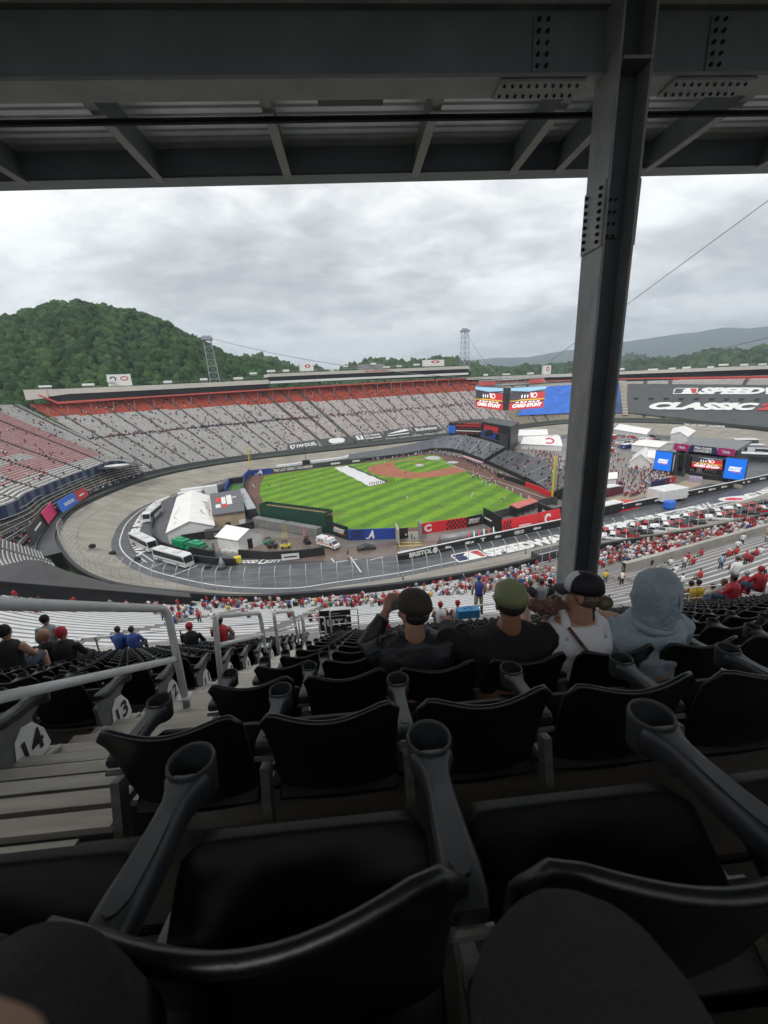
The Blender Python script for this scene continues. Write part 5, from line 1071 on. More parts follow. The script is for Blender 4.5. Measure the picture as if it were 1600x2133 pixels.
# tents
M_tentw = mat('tent_white', (.80, .79, .77), .5, var=.05, scale=.4, bump=.15); M_tentd = mat('tent_wall_white', (.68, .68, .67), .5, var=.08, scale=.6, bump=.2)
def gable(name, corners, he, hr, lab, roofm, wallm, cat='tent', ridge_along=0, over=.4):
    """corners: 4 ground pixels around; ridge parallel to side corners[0]->corners[1] when ridge_along=0"""
    P = [G(*c)[:2] for c in corners]
    if ridge_along: P = P[1:]+P[:1]
    a, b, c, d = P; o = empty(name, (*((a+b+c+d)/4), 0), 0, lab, cat); m = MB()
    r0 = (a+d)/2; r1 = (b+c)/2
    for p, q in ((a, b), (c, d)): m.quad((*p, 0), (*q, 0), (*q, he), (*p, he))
    for p, q, r in ((b, c, r1), (d, a, r0)): m.poly([(*p, 0), (*q, 0), (*q, he), (*r, hr), (*p, he)])
    wpart(o, 'walls', m, wallm); m = MB(); e1 = (b-a)/np.linalg.norm(b-a)*over; e2 = (d-a)/np.linalg.norm(d-a)*over; dz = (hr-he)/(np.linalg.norm(d-a)/2)*over
    A, B, C, D, E0, E1 = [*(a-e1-e2), he-dz], [*(b+e1-e2), he-dz], [*(c+e1+e2), he-dz], [*(d-e1+e2), he-dz], [*(r0-e1), hr], [*(r1+e1), hr]
    up = [np.array(q)+np.array([0, 0, .12]) for q in (A, B, C, D, E0, E1)]
    m.quad(up[0], up[1], up[5], up[4]); m.quad(up[4], up[5], up[2], up[3]); m.quad(A, B, E1, E0); m.quad(E0, E1, C, D); m.quad(A, B, up[1], up[0]); m.quad(C, D, up[3], up[2]); m.poly([B, E1, C, up[2], up[5], up[1]]); m.poly([A, E0, D, up[3], up[4], up[0]])
    wpart(o, 'roof', m, roofm)
    s1 = bil(up[0], up[1], up[5], up[4]); s2 = bil(up[3], up[2], up[5], up[4]); return o, s1, s2, P
o, s1, s2, P = gable('marquee_tent', [(353, 1133), (449, 1118), (438, 1052), (374, 1054)], 3.6, 6.0, 'big long white marquee tent with grey writing on its roof', M_tentw, M_tentd, ridge_along=1)
m = MB(); put_text(m, 'ATLANTA', lambda u, v: s2(u, v, .05) if False else s1(u, v, .05), (.25, .1, .7, .55), bold=.02) ; wpart(o, 'roof_lettering', m, mat('roof_grey', (.17, .16, .16), .6))
m = MB(); ff_ = lambda u, v: s2(u, v, .06); [poly2(m, ff_, [(.1+.05*q_, .3+.1*math.sin(q_)), (.115+.05*q_, .3+.1*math.sin(q_)), (.165+.05*q_, .3+.1*math.sin(q_+1)), (.15+.05*q_, .3+.1*math.sin(q_+1))]) for q_ in range(9)]; wpart(o, 'roof_script', m, MATS['roof_grey'])
o, s1, s2, P = gable('small_tent', [(456, 1142), (499, 1150), (547, 1134), (503, 1123)], 3.6, 5.6, 'small white gabled tent with a dark doorway beside the green trucks', M_tentw, M_tentd)
a, b = np.array(P[1]), np.array(P[2]); f = onwall(a, b, 3.4, off=.06); m = MB(); rect2(m, f, .38, 0, .58, .85); wpart(o, 'doorway', m, M_black)
for k in range(3): c = G(468+14*k, 1147+1.2*k, .25); tag(MB().box(c, (2.0, .8, .8), rz=.3).build('water_weight', M_hv, bevel=.15), '%s white water ballast block in front of the small tent' % ORD[k], 'ballast block', 'white ballast blocks at the small tent')
# grey flat roof building beside the marquee
q = [(449, 1106), (514, 1096), (504, 1048), (444, 1058)]; P = [G(*c)[:2] for c in q]; o = empty('team_building', (*np.mean(P, 0), 0), 0, 'low tan building with a dark grey roof carrying red and white lettering', 'building')
m = MB().prism(P, 0, 5.0); wpart(o, 'wall', m, mat('tan_plywood', (.40, .31, .215), .7, var=.12, scale=.3)); c_ = np.mean(P, 0); m = MB().prism([p+(p-c_)*.03 for p in P], 5.003, 5.45); wpart(o, 'roof', m, mat('slate_roof', (.115, .12, .13), .6, var=.08, scale=.5))
fr = bil([*P[0], 5.46], [*P[1], 5.46], [*P[2], 5.46], [*P[3], 5.46]); m = MB(); g = lambda u, v: fr(u, v, .04)
rect2(m, g, .14, .50, .30, .72, 1); rect2(m, g, .32, .38, .46, .72, 0); rect2(m, g, .49, .33, .66, .78, 0); rect2(m, g, .33, .24, .50, .36, 1); rect2(m, g, .12, .24, .28, .40, 0); rect2(m, g, .68, .62, .82, .66, 0)
wpart(o, 'roof_lettering', m, [M_white, M_brred]); f = onwall(P[0], P[1], 5, off=.06); m = MB(); rect2(m, f, .78, .1, .98, .5, 1); rect2(m, f, .34, .2, .5, .45, 0); wpart(o, 'door_panel', m, [M_black, M_hv])
m = MB(); g2 = onwall(P[0], P[1], 5, off=.12); rect2(m, g2, 0, .94, 1, 1.0, 0); wpart(o, 'roof_trim', m, mat('rust_trim', (.32, .09, .05), .6))
q = [(517, 1082), (536, 1079), (512, 1035), (499, 1038)]; P = [G(*c)[:2] for c in q]; o = empty('long_cabin', (*np.mean(P, 0), 0), 0, 'long narrow grey roofed cabin beside the brown warning track', 'cabin'); m = MB().prism(P, 0, 3.4); wpart(o, 'wall', m, M_dgrey); m = MB().prism([p+(p-np.mean(P, 0))*.02 for p in P], 3.403, 3.7); wpart(o, 'roof', m, mat('pale_roof', (.36, .38, .40), .5, var=.15, scale=.4))
for (p, w, l, h, r_, m_, lab) in (((418, 1036), 3, 14, 4, .35, M_hv, 'white trailer behind the far end of the marquee tent'), ((398, 1041), 2.6, 9, 3.2, .4, M_hv, 'small white cabin beside the far white trailer'), ((455, 1024), 3, 7, 3, 1.1, M_steel, 'grey equipment cabin near the far bullpen turf'), ((448, 1120), 3, 5, 2.4, .2, M_dgrey, 'dark skip standing between the marquee and small tent')):
    c = G(*p); o = empty('trailer', c, r_, lab, 'trailer'); MB().box((0, 0, h/2+.4), (l, w, h)).build('body', m_, o, bevel=.08); MB().box((0, 0, .25), (l*.8, w*.7, .5)).build('chassis', M_black, o); MB().box((l*.1, -w/2-.02, h*.5), (1.0, .05, h*.6)).build('door', M_steel, o)
# black barriers round the compound
def barrier(L_, h, lab, m_=None, cat='barrier', name='crash_barrier'): return wall(name, L_, h, m_ or M_black, lab, cat, thick=.5)
barrier([(499, 1161), (560, 1166), (620, 1163), (677, 1156)], 2.2, 'dark mesh covered barrier below the carts and ambulance'); barrier([(399, 1157), (447, 1167), (447, 1150)], 2.6, 'black barrier box around the green trucks'); barrier([(404, 1170), (450, 1176), (492, 1178)], 1.9, 'low black barrier right of the nearest bus')
barrier([(335, 1062), (322, 1080), (316, 1104), (322, 1122), (340, 1140), (372, 1152)], 1.8, 'curved black barrier around the left of the marquee compound'); barrier([(380, 1130), (440, 1120), (500, 1108), (530, 1100)], 2.3, 'black screen fence between tents and buildings')
a, b = G(588, 1166.5, .3), G(624, 1163, .3); f = bil(a, b, b+[0, 0, 1.7], a+[0, 0, 1.7], off=.4); m = MB(); rect2(m, f, 0, 0, 1, 1, 0); rect2(m, lambda u, v: f(u, v, .05), .12, .40, .88, .60, 1); tag(m.build('barrier_sign', [M_hv, M_black]), 'white sponsor board hanging on the dark mesh barrier', 'sign')
tag(MB().box(G(495, 1165, .7), (1.8, 1.6, 1.4), rz=.3).build('yellow_block', M_yel, bevel=.1), 'yellow crash block at the end of the low black barrier', 'crash block')
c = G(463, 1183); o = empty('camera_crane', c, 0, 'dark covered camera stand near the FOOD CITY lettering', 'camera stand'); MB().tube([(0, 0, 0), (0, 0, 1.6), (0, 0, 2.9)], [1.1, .6, .1], 10).build('cover', M_steel, o, smooth=True); MB().cyl((0, 0, 0), 1.3, .25, 12).build('base', M_black, o)
for i, (px, py, lab) in enumerate(((192, 1138, 'black track speaker block on the tan banking, leftmost'), (234, 1153, 'black block sitting on the track edge line'), (286, 1165, 'black block on the dark asphalt below the banking'), (433, 1181, 'small black block on the asphalt right of the nearest bus'))):
    c = G(px, py, 2.4 if i == 0 else .3); tag(MB().box(c, (1.3, 1.3, 1.0)).box(c+np.array([0, 0, .6]), (.9, .9, .2)).build('track_block', M_black, bevel=.08), lab, 'block')
# ------------------------------------------------------------------ painted words on the asphalt and pit wall
def ground_text(s, p0, p1, h, lab, z=.05, shear=0, bold=.05, m_=None, back=0.0):
    a, b = G(*p0)[:2], G(*p1)[:2]; d = (b-a)/np.linalg.norm(b-a); n_ = np.array([-d[1], d[0]]); L_ = np.linalg.norm(b-a)
    m = MB(); put_text(m, s, lambda u, v: [*(a+d*L_*u+n_*h*v), z], bold=bold, shear=shear); return tag(m.build('road_lettering', m_ or M_white), lab, 'road lettering'), a, d, n_, L_
SH = 4.6
ground_text('SPEEDWAY', (1021, 1160), (1205, 1121), SH, 'big white SPEEDWAY letters painted on the dark asphalt', bold=.07, shear=.1)
ground_text("CLASSIC '25", (1214, 1118.5), (1384, 1080), 4.2, "white CLASSIC '25 letters painted right of the steel column", bold=.07, shear=.1)
o, a, d, n_, L_ = ground_text('BRISTOL TN', (1398, 1075), (1462, 1062), 2.6, 'dark BRISTOL TN letters inside a white painted box', z=.07, m_=M_asph)
p, q = G(1388, 1079), G(1472, 1060); d = (q-p)[:2]; d /= np.linalg.norm(d); n_ = np.array([-d[1], d[0]])*3.8; sheet('painted_box', [p[:2], q[:2], q[:2]+n_, p[:2]+n_], .055, M_white)
fn = lambda u, v, h=0: [*(p[:2]+d*u*np.linalg.norm((q-p)[:2])+n_*v), .06]
m = MB(); p2, q2 = G(1472, 1060), G(1500, 1053); checks(m, lambda u, v: [*(p2[:2]+(q2-p2)[:2]*u+n_*v), .06], 0, 1, 0, 1, 6, 4); tag(m.build('painted_checks', M_white), kind='structure')
for k, (pa, pb_) in enumerate((((1490, 1052), (1536, 1042)), ((1484, 1059), (1546, 1045)), ((1500, 1062), (1556, 1049)), ((1508, 1040), (1530, 1035)))):
    A_, B_ = G(*pa)[:2], G(*pb_)[:2]; dd_ = (B_-A_)/np.linalg.norm(B_-A_); nn2 = np.array([-dd_[1], dd_[0]])*.5; sheet('painted_stripe', [A_, B_, B_+nn2, A_+nn2], .05, M_white)
ground_text('CLASSIC', (1572, 1037), (1650, 1018), 4, 'white painted letters at the far right end of the asphalt', bold=.07)
m = MB(); c = G(1553, 1038, .06); tag(m.poly([c+[9*math.cos(t), 0, 0]+np.array([0, 3.2*math.sin(t), 0]) for t in np.linspace(0, 6.28, 24)[:-1]], 0).poly([c+[3*math.cos(t)-4, 0, .02]+np.array([0, 1.6*math.sin(t), 0]) for t in np.linspace(0, 6.28, 16)[:-1]], 1).build('painted_emblem', [M_white, M_brred]), 'painted white oval emblem with a red middle on the asphalt', 'painted emblem')
A_ = G(957, 1172)[:2]; B_ = G(1018, 1159)[:2]; dL = (B_-A_); nL = np.array([-dL[1], dL[0]])/np.linalg.norm(dL)*5.0
lg = empty('painted_league_emblem', (*A_, 0), 0, 'painted blue white and red batter emblem on the asphalt before SPEEDWAY', 'painted emblem')
def flg(u, v, h=0): p_ = A_+dL*u+nL*v; return np.array([p_[0]-A_[0], p_[1]-A_[1], .05+.03*h])
league_logo(flg, lg)
m = MB(); put_text(m, 'FOOD', lambda u, v: [*(G(497, 1173.5)[:2]*(1-u)+G(534, 1173.5)[:2]*u+np.array([.3, 2.0])*v), .05], bold=.06, shear=.2); put_text(m, 'CITY', lambda u, v: [*(G(553, 1173)[:2]*(1-u)+G(586, 1171)[:2]*u+np.array([.3, 2.0])*v), .05], bold=.06, shear=.2)
A2, B2 = G(536, 1175)[:2], G(552, 1174.5)[:2]; m.add([[*A2, .05], [*B2, .05], [*(B2+[.6, 2.9]), .05], [*(A2+[.6, 2.9]), .05]], [(0, 1, 2, 3)]); m.add([[*(A2*.75+B2*.25+[.2, .5]), .07], [*(A2*.3+B2*.7+[.2, .5]), .07], [*(A2*.2+B2*.8+[.4, 2.2]), .07], [*(A2*.7+B2*.3+[.4, 2.2]), .07]], [(0, 1, 2, 3)], 1)
tag(m.build('road_lettering', [M_white, M_asph]), 'white FOOD CITY letters painted below the mesh barrier', 'road lettering')
# white lettering on the curved band by the buses
m = MB(); pts = cr_spline([G(*p)[:2] for p in ((352, 1032), (325, 1048), (300, 1072), (284, 1100), (281, 1122), (292, 1145), (318, 1168))], 200)
v, fcs, asp = text2d('BRISTOL MOTOR SPEEDWAY', bold=.06)
def along(u, h):
    i = min(int(u*198), 198); t = pts[i+1]-pts[i]; t /= np.linalg.norm(t); return [*(pts[i]+(pts[i+1]-pts[i])*(u*198-i)+np.array([t[1], -t[0]])*h), .05]
m.add([along(.02+a*.9, -2.8*(1-b)*1.0+1.4) for a, b in v][::1], fcs); tag(m.build('road_lettering', M_white), 'white letters painted along the curved inner edge beside the buses', 'road lettering')
for k, (pa, pb_) in enumerate((((318, 1180), (367, 1166)), ((359, 1199), (412, 1178)), ((730, 1160), (752, 1192)), ((690, 1163), (697, 1172)), ((290, 1150), (320, 1170)), ((284, 1156), (306, 1172)), ((700, 1171), (745, 1165)), ((770, 1167), (800, 1160)), ((830, 1150), (860, 1145)), ((1005, 1120), (1030, 1113)))):
    A_, B_ = G(*pa)[:2], G(*pb_)[:2]; dd_ = (B_-A_)/np.linalg.norm(B_-A_); nn2 = np.array([-dd_[1], dd_[0]])*.14; sheet('lane_marking', [A_-nn2, B_-nn2, B_+nn2, A_+nn2], .045, M_white)
for p0, p1 in (((830, 1131), (878, 1131)), ((880, 1136), (826, 1139))):
    A_, B_ = G(*p0)[:2], G(*p1)[:2]; sheet('yellow_line_marking', [A_, B_, B_+[0, .5], A_+[0, .5]], .045, M_yel)
# wet darker patches of infield paving
M_wet = mat('wet_asphalt', (.085, .083, .08), .12, col2=(.13, .12, .112), scale=.12, detail=8); M_wetr = mat('wet_clay_stain', (.13, .095, .075), .3, col2=(.20, .15, .12), scale=.1, detail=8)
sheet('wet_paving', px_([(500, 1148), (560, 1120), (640, 1120), (720, 1140), (830, 1128), (900, 1126), (990, 1120), (1040, 1118), (1020, 1130), (900, 1150), (700, 1168), (560, 1168)]), .008, M_wetr)
# pit wall
PW = [(829, 1169), (920, 1149.5), (1000, 1132), (1162, 1097), (1251, 1073), (1340, 1053.5), (1431, 1035), (1520, 1016.5), (1600, 999), (1680, 981)]
o = empty('pit_wall', G(*PW[0]), 0, 'long black pit wall with a white top rail and small white sponsor names', 'wall')
pts = [G(*p)[:2] for p in PW]; m = MB(); mt_ = MB()
for a, b in zip(pts[:-1], pts[1:]):
    d = (b-a)/np.linalg.norm(b-a); n_ = np.array([-d[1], d[0]])*.2; m.prism([a-n_, b-n_, b+n_, a+n_], 0, 2.0); mt_.bar((*a, 2.08), (*b, 2.08), .45, .14)
wpart(o, 'panel', m, M_black); wpart(o, 'top_rail', mt_, M_hv); m = MB()
def pwf(x0, x1, v0=.25, v1=.8):
    a = G(x0, np.interp(x0, *zip(*PW))); b = G(x1, np.interp(x1, *zip(*PW))); return bil(a, b, b+[0, 0, 2], a+[0, 0, 2], off=.25)
put_text(m, 'BRISTOL', pwf(852, 900), (0, .2, 1, .85), bold=.05); disc2(m, pwf(900, 912), .5, .5, .42, .42, r0=.0)
for x0, x1, s_ in ((927, 939, ''), (968, 986, ''), (1000, 1010, 'T'), (1030, 1042, ''), (1070, 1090, 'GEICO'), (1110, 1125, ''), (1254, 1262, ''), (1288, 1298, ''), (1322, 1334, ''), (1362, 1370, ''), (1425, 1433, ''), (1452, 1462, ''), (1474, 1488, ''), (1500, 1512, ''), (1545, 1560, ''), (1580, 1592, '')):
    if s_: put_text(m, s_, pwf(x0, x1), (0, .25, 1, .75), bold=.05)
    else: rect2(m, pwf(x0, x1), 0, .35, .55, .68); rect2(m, pwf(x0, x1), .62, .35, 1, .6)
wpart(o, 'lettering', m, M_white); tag(MB().box(G(1395, 1051, 1.3), (3.2, 2.6, 2.6), rz=.4).build('blue_padding', M_lblue, bevel=.5), 'round bright blue pad at the pit wall right of the column', 'padding')
c = G(640, 1158); o = empty('equipment_rack', c, 0, 'small grey pipe rack leaning on the mesh barrier', 'rack'); m = MB()
for k in range(4): m.bar((-2.4+1.6*k, 0, 0), (-2.4+1.6*k, 0, 2.8), .12, .12)
for z in (.8, 1.8, 2.8): m.bar((-2.4, 0, z), (2.4, 0, z), .12, .12)
m.build('pipe_frame', M_steel, o)
c = G(985, 1130); o = empty('trolley_row', c, .34, 'row of orange and white poles on a dark trolley behind the pit wall', 'trolley'); m = MB()
m.box((3, 0, .5), (14, 3, .6)); m.build('base', M_dgrey, o)
for k in range(6): MB().bar((-2+k*1.6, -1.2, .8), (-.4+k*1.6, 1.2, 2.6), .3, .3).build('pole', [M_brred, M_hv][k % 2], o)
c = G(925, 1143); MB()
tag(MB().box(c+np.array([0, 0, .6]), (4.5, 1.5, 1.1), rz=.33).tube([c+[-1.5, 0, 1.1], c+[-1, 0, 1.9]], .5, 8).tube([c+[1.0, 0, 1.1], c+[1.4, 0, 1.7]], .45, 8).build('baggage_pile', M_black, bevel=.2), 'dark pile of equipment bags behind the BRISTOL pit wall', 'bags')
a = G(962, 1124); tag(MB().tube([a+[-6, 0, .6], a+[6, 1.5, .7]], [1.1, 1.3], 12).build('covered_mat', M_steel, smooth=True), 'long grey rolled mat lying in front of the red wall', 'mat')
# low mesh rail piece on the banking near the column
c = G(1150, 1163, 3); o = empty('safety_truck', c, .33, 'dark and silver equipment trailer on the tan banking left of the column', 'trailer'); MB().box((0, 0, 1.3), (10, 2.4, 2.0)).build('body', M_dgrey, o, bevel=.1)
m = MB()
for k in range(5): m.bar((-4+2*k, -1.22, .3), (-4+2*k, -1.22, 2.4), .12, .06)
m.bar((-5, -1.22, 2.35), (5, -1.22, 2.35), .06, .16); m.bar((-5, -1.22, .35), (5, -1.22, .35), .06, .16); m.build('frame', M_hv, o)
for x in (-3, 3):
    for s in (-1, 1): MB().tube([(x, s*1.0, .4), (x, s*1.22, .4)], .45, 12).build('wheel', M_tyre, o)

# ------------------------------------------------------------------ right part of the infield: stage, tents, trucks
def stage():
    o = empty('concert_stage', G(1450, 985), 0, 'big black concert stage with pink and navy roof banner and a bright screen', 'stage'); I = lambda p: np.array(p)
    D = 200.0
    base = lambda px, py: G(px, py)
    a, b = G(1404, 990), G(1510, 1003); d = (b-a)/np.linalg.norm(b-a); n_ = np.array([-d[1], d[0], 0]); n_ = n_ if n_[1] > 0 else -n_
    zt = VP(1450, 931, a[:2], b[:2])[2]; L_ = np.linalg.norm(b-a)
    Pq = lambda px, py, off=0.0: VP(px, py, a[:2]-n_[:2]*off, b[:2]-n_[:2]*off)
    m = MB().prism([a[:2], b[:2], (b+n_*14)[:2], (a+n_*14)[:2]], 0, 1.8); wpart(o, 'deck', m, M_black)
    m = MB().quad(a+n_*14, b+n_*14, b+n_*14+[0, 0, zt-1], a+n_*14+[0, 0, zt-1]).quad(a+n_*2, a+n_*14, a+n_*14+[0, 0, zt-1], a+n_*2+[0, 0, zt-1]).quad(b+n_*2, b+n_*14, b+n_*14+[0, 0, zt-1], b+n_*2+[0, 0, zt-1]); wpart(o, 'back_drape', m, M_black)
    m = MB(); A_, B_, C_, D_ = Pq(1402, 936), Pq(1528, 948), Pq(1540, 934), Pq(1402, 922)
    tp = [A_*0+Pq(1405, 931), Pq(1527, 942)]
    q = [tp[0], tp[1], tp[1]+n_*22+[0, 0, 1.5], tp[0]+n_*22+[0, 0, 1.5]]; m.quad(*q); m.quad(*[p-[0, 0, 1] for p in q])
    for k in range(4): m.quad(q[k], q[(k+1) % 4], q[(k+1) % 4]-[0, 0, 1], q[k]-[0, 0, 1])
    wpart(o, 'roof', m, mat('stage_roof', (.17, .175, .18), .5, var=.1, scale=.2))
    f = bil(Pq(1403, 937, .6), Pq(1530, 951, .6), Pq(1532, 936, .6), Pq(1405, 923, .6)); m = MB()
    for u0, u1, mi in ((0, .27, 0), (.73, 1, 0)): rect2(m, f, u0, 0, u1, 1, mi)
    poly2(m, f, [(.25, 0), (.75, 0), (.71, 1), (.29, 1)], 1); g = lambda u, v: f(u, v, .1)
    put_text(m, 'PRE-GAME', g, (.36, .5, .64, .85), 2, bold=.04); put_text(m, 'CONCERT', g, (.35, .1, .65, .44), 2, bold=.04); put_text(m, 'T Mobile', g, (.07, .3, .2, .7), 2, bold=.02); put_text(m, 'T Mobile', g, (.8, .3, .93, .7), 2, bold=.02)
    wpart(o, 'roof_banner', m, [mat('magenta_banner', (.38, .015, .15), .5, var=.08, scale=.4), M_navy, M_white])
    m = MB()
    for px in (1406, 1424, 1512, 1526): p = Pq(px, 985+(px-1406)*.12); m.bar((p[0], p[1], 0), (p[0], p[1], zt), 1.0, 1.0)
    m.bar(Pq(1406, 945), Pq(1526, 957), .8, .8); wpart(o, 'truss', m, M_dgrey)
    m = MB()
    for px in (1419, 1432, 1517): p = Pq(px, 965); m.box((p[0]-.0, p[1]-.3, zt*.52), (1.3, 1.0, zt*.45))
    wpart(o, 'speaker_array', m, M_black)['kind'] = 'stuff'
    P4 = [Pq(1441, 972, -8), Pq(1505, 980, -8), Pq(1506, 954, -8), Pq(1442, 946, -8)]
    card_screen(bil(*P4), o).location = -np.array(o.location)
    m = MB()
    for k in range(9): p = G(1420+k*10, 992+k*1.2); p = p+n_*rnd.uniform(2, 8); m.box((p[0], p[1], 1.8+.6), (1.4, 1, rnd.uniform(.8, 2)))
    wpart(o, 'stage_gear', m, M_steel)['kind'] = 'stuff'
    for (bl_, br_, tr_, tl_, lab) in (((1361, 978), (1397, 983), (1402, 942), (1367, 938), 'left'), ((1505, 996), (1550, 1002), (1558, 956), (1515, 953), 'right')):
        F = G(*bl_, 1.5); Eb = G(*br_, 1.5); aa, bb = F[:2], Eb[:2]; T1, T2 = VP(*tr_, aa, bb), VP(*tl_, aa, bb); zt2 = (T1[2]+T2[2])/2; T1 = np.array([*Eb[:2], zt2]); T2 = np.array([*F[:2], zt2])
        so = empty('side_screen', F, 0, 'bright blue screen with a small red and white logo on the %s of the stage' % lab, 'screen', 'blue screens beside the concert stage'); f = bil(F, Eb, T1, T2)
        m = MB(); rect2(m, lambda u, v: f(u, v, .06), 0.02, 0.02, .98, .98, 0); g = lambda u, v: f(u, v, .14); put_text(m, 'SPEEDWAY', g, (.22, .5, .82, .6), 1, bold=.06, shear=.3); put_text(m, 'CLASSIC', g, (.2, .39, .78, .49), 1, bold=.06, shear=.3); rect2(m, g, .35, .35, .8, .38, 2); wpart(so, 'panel', m, [E_bl, E_wh, scr_emit('screen_red2', (.8, .05, .05), .8)])
        m = MB(); q = [F, Eb, T1, T2]; bk = [p+n_*1.2 for p in q]; m.quad(*q); m.quad(*bk)
        for k in range(4): m.quad(q[k], q[(k+1) % 4], bk[(k+1) % 4], bk[k])
        m.bar(F+n_*.6-[0, 0, 1.5], F+n_*.6, 1, 1); m.bar(Eb+n_*.6-[0, 0, 1.5], Eb+n_*.6, 1, 1); wpart(so, 'casing', m, M_black)
    return a, b, n_
sa_, sb_, sn_ = stage()
c = G(1449, 1005); tag(MB().prism([G(1434, 1003)[:2], G(1462, 1007)[:2], G(1462, 1001)[:2], G(1436, 998)[:2]], 0, 1.6).build('front_platform', mat('mauve_top', (.35, .30, .40), .5)), 'low mauve platform in front of the concert stage', 'platform')
# white tents and awnings on the right
for (c4, he, hr, lab, al, rm) in (([(1311, 975), (1353, 978), (1362, 962), (1322, 958)], 3, 6.5, 'white marquee with dark trim left of the left blue screen', 1, M_tentw), ([(1345, 975), (1366, 980), (1372, 962), (1352, 958)], 5, 6, 'tall white tent beside the left blue screen', 0, M_tentw),
    ([(1395, 922), (1430, 928), (1446, 914), (1400, 908)], 5, 7, 'white roofed tent behind the stage roof', 1, M_tentw), ([(1278, 903), (1345, 915), (1362, 905), (1300, 893)], 3, 5, 'long white hospitality tent near the far right turn', 0, M_tentw),
    ([(1160, 915), (1095, 920), (1085, 935), (1170, 940)], 3, 5, 'long white tent with a red C roof behind the big seat bank', 0, M_tentw), ([(1080, 920), (1140, 918), (1135, 908), (1085, 908)], 4, 6, 'wide white tent next to the black suite tower', 0, M_tentw),
    ([(1315, 940), (1370, 946), (1400, 935), (1345, 928)], 3.5, 4.5, 'flat white catering tent in the middle of the fan area', 0, M_tentw), ([(1262, 1014), (1283, 1012), (1281, 1003), (1262, 1004)], 3, 4.5, 'small white canopy tent just right of the steel column', 0, M_tentw)):
    o, s1, s2, P = gable('event_tent', c4, he, hr, lab, rm, M_tentd, ridge_along=al)
    if 'red C' in lab:
        m = MB(); disc2(m, lambda u, v: (s1 if True else s2)(u, v, .1), .3, .5, .13, .35, r0=.65, a0=.8, a1=5.5); disc2(m, lambda u, v: s2(u, v, .1), .3, .5, .13, .35, r0=.65, a0=.8, a1=5.5); wpart(o, 'roof_letter', m, M_brred)
    if 'dark trim' in lab: m = MB(); f = onwall(P[0], P[1], 3, off=.3); rect2(m, f, 0, .4, 1, .98); wpart(o, 'trim', m, mat('purple_trim', (.10, .06, .16), .6))
# grey truck with box body, dark trailers, red carpet area
o = empty('box_trailer', G(1388, 1042), R(15), 'light grey box trailer with open side by the pit wall', 'trailer'); MB().box((0, 0, 2.6), (11, 6, 3.6)).build('body', M_hv, o, bevel=.15); MB().box((5.6, 0, 2.2), (.5, 5.2, 3)).build('open_end', M_black, o); MB().box((-.5, 0, .5), (9, 3, .6)).build('chassis', M_black, o)
for x in (-3.5, 3):
    for s in (-1, 1): MB().tube([(x, s*2.6, .5), (x, s*2.95, .5)], .5, 12).build('wheel', M_tyre, o)
sheet('red_carpet', px_([(1262, 1060), (1270, 1046), (1290, 1041), (1320, 1042), (1345, 1050), (1330, 1058), (1290, 1068)]), .03, M_brred)
sheet('sand_patch', px_([(1262, 1040), (1300, 1030), (1400, 1012), (1430, 1000), (1470, 1004), (1440, 1018), (1360, 1030), (1290, 1046)]), .02, mat('tan_paving', (.34, .28, .20), .8, var=.1, scale=.2))
sheet('dark_stage_mat', px_([(1415, 1052), (1435, 1028), (1480, 1008), (1520, 1004), (1560, 1008), (1500, 1030)]), .03, mat('dark_mat', (.035, .034, .045), .5, var=.3, scale=.2))
barrier([(1352, 973), (1420, 990), (1450, 1002)], 1.2, 'tan low wall curving in front of the left of the stage', mat('tan_wall', (.33, .31, .25), .7, var=.1, scale=.4)); barrier([(1462, 1006), (1500, 1010), (1545, 1018)], 1.2, 'tan low wall below the right blue screen', MATS['tan_wall'])
barrier([(1262, 1036), (1297, 1027)], 2.4, 'short dark red and blue banner wall right of the column', mat('maroon', (.12, .02, .035), .5)); barrier([(1357, 1016), (1392, 1008)], 2.4, 'navy banner wall in the fan area', M_navy); barrier([(1392, 1008), (1405, 1004)], 2.4, 'red banner wall beside the navy one', M_red)
for (px, py, l, w, h, r_, m_, lab) in ((1262, 918, 16, 5, 3.2, .5, M_brred, 'long low red stand near the far right tents'), (1300, 925, 10, 4, 3, .3, M_hv, 'white cabin near the red stand'), (1335, 937, 7, 3, 2.5, .8, M_red, 'small red vehicle stall in the fan area'), (1305, 934, 7, 3, 2.6, .4, M_blue, 'small blue stall in the fan area'), (1265, 945, 6, 3, 3, .2, M_red, 'red stall just right of the column'), (1575, 960, 14, 4, 3.5, -.7, M_dgrey, 'dark truck trailer right of the stage'), (1588, 944, 12, 3, 3.4, -.7, M_hv, 'white truck trailer at the far right edge'), (1560, 942, 10, 4, 4, -.5, M_steel, 'grey generator cabin behind the stage'), (1550, 930, 10, 5, 4, -.4, M_dgrey, 'dark cabin behind the right end of the stage'), (1270, 1030, 6, 3, 3.2, .3, M_dgrey, 'dark kiosk beside the column and sand patch'), (1268, 1068, 8, 3, 3.2, .34, M_black, 'black stacked cases beside the red carpet'), (1240, 960, 9, 3, 3, .6, M_steel, 'grey kiosk partly behind the column')):
    c = G(px, py); o = empty('event_stall', c, r_, lab, 'stall'); MB().box((0, 0, h/2), (l, w, h*.85)).build('body', m_, o, bevel=.1); MB().box((0, 0, h*.98), (l*1.05, w*1.1, .25)).build('roof', M_hv if m_ is not M_hv else M_steel, o)
    MB().box((0, -w/2-.03, h*.45), (l*.5, .06, h*.4)).build('hatch', M_black, o)
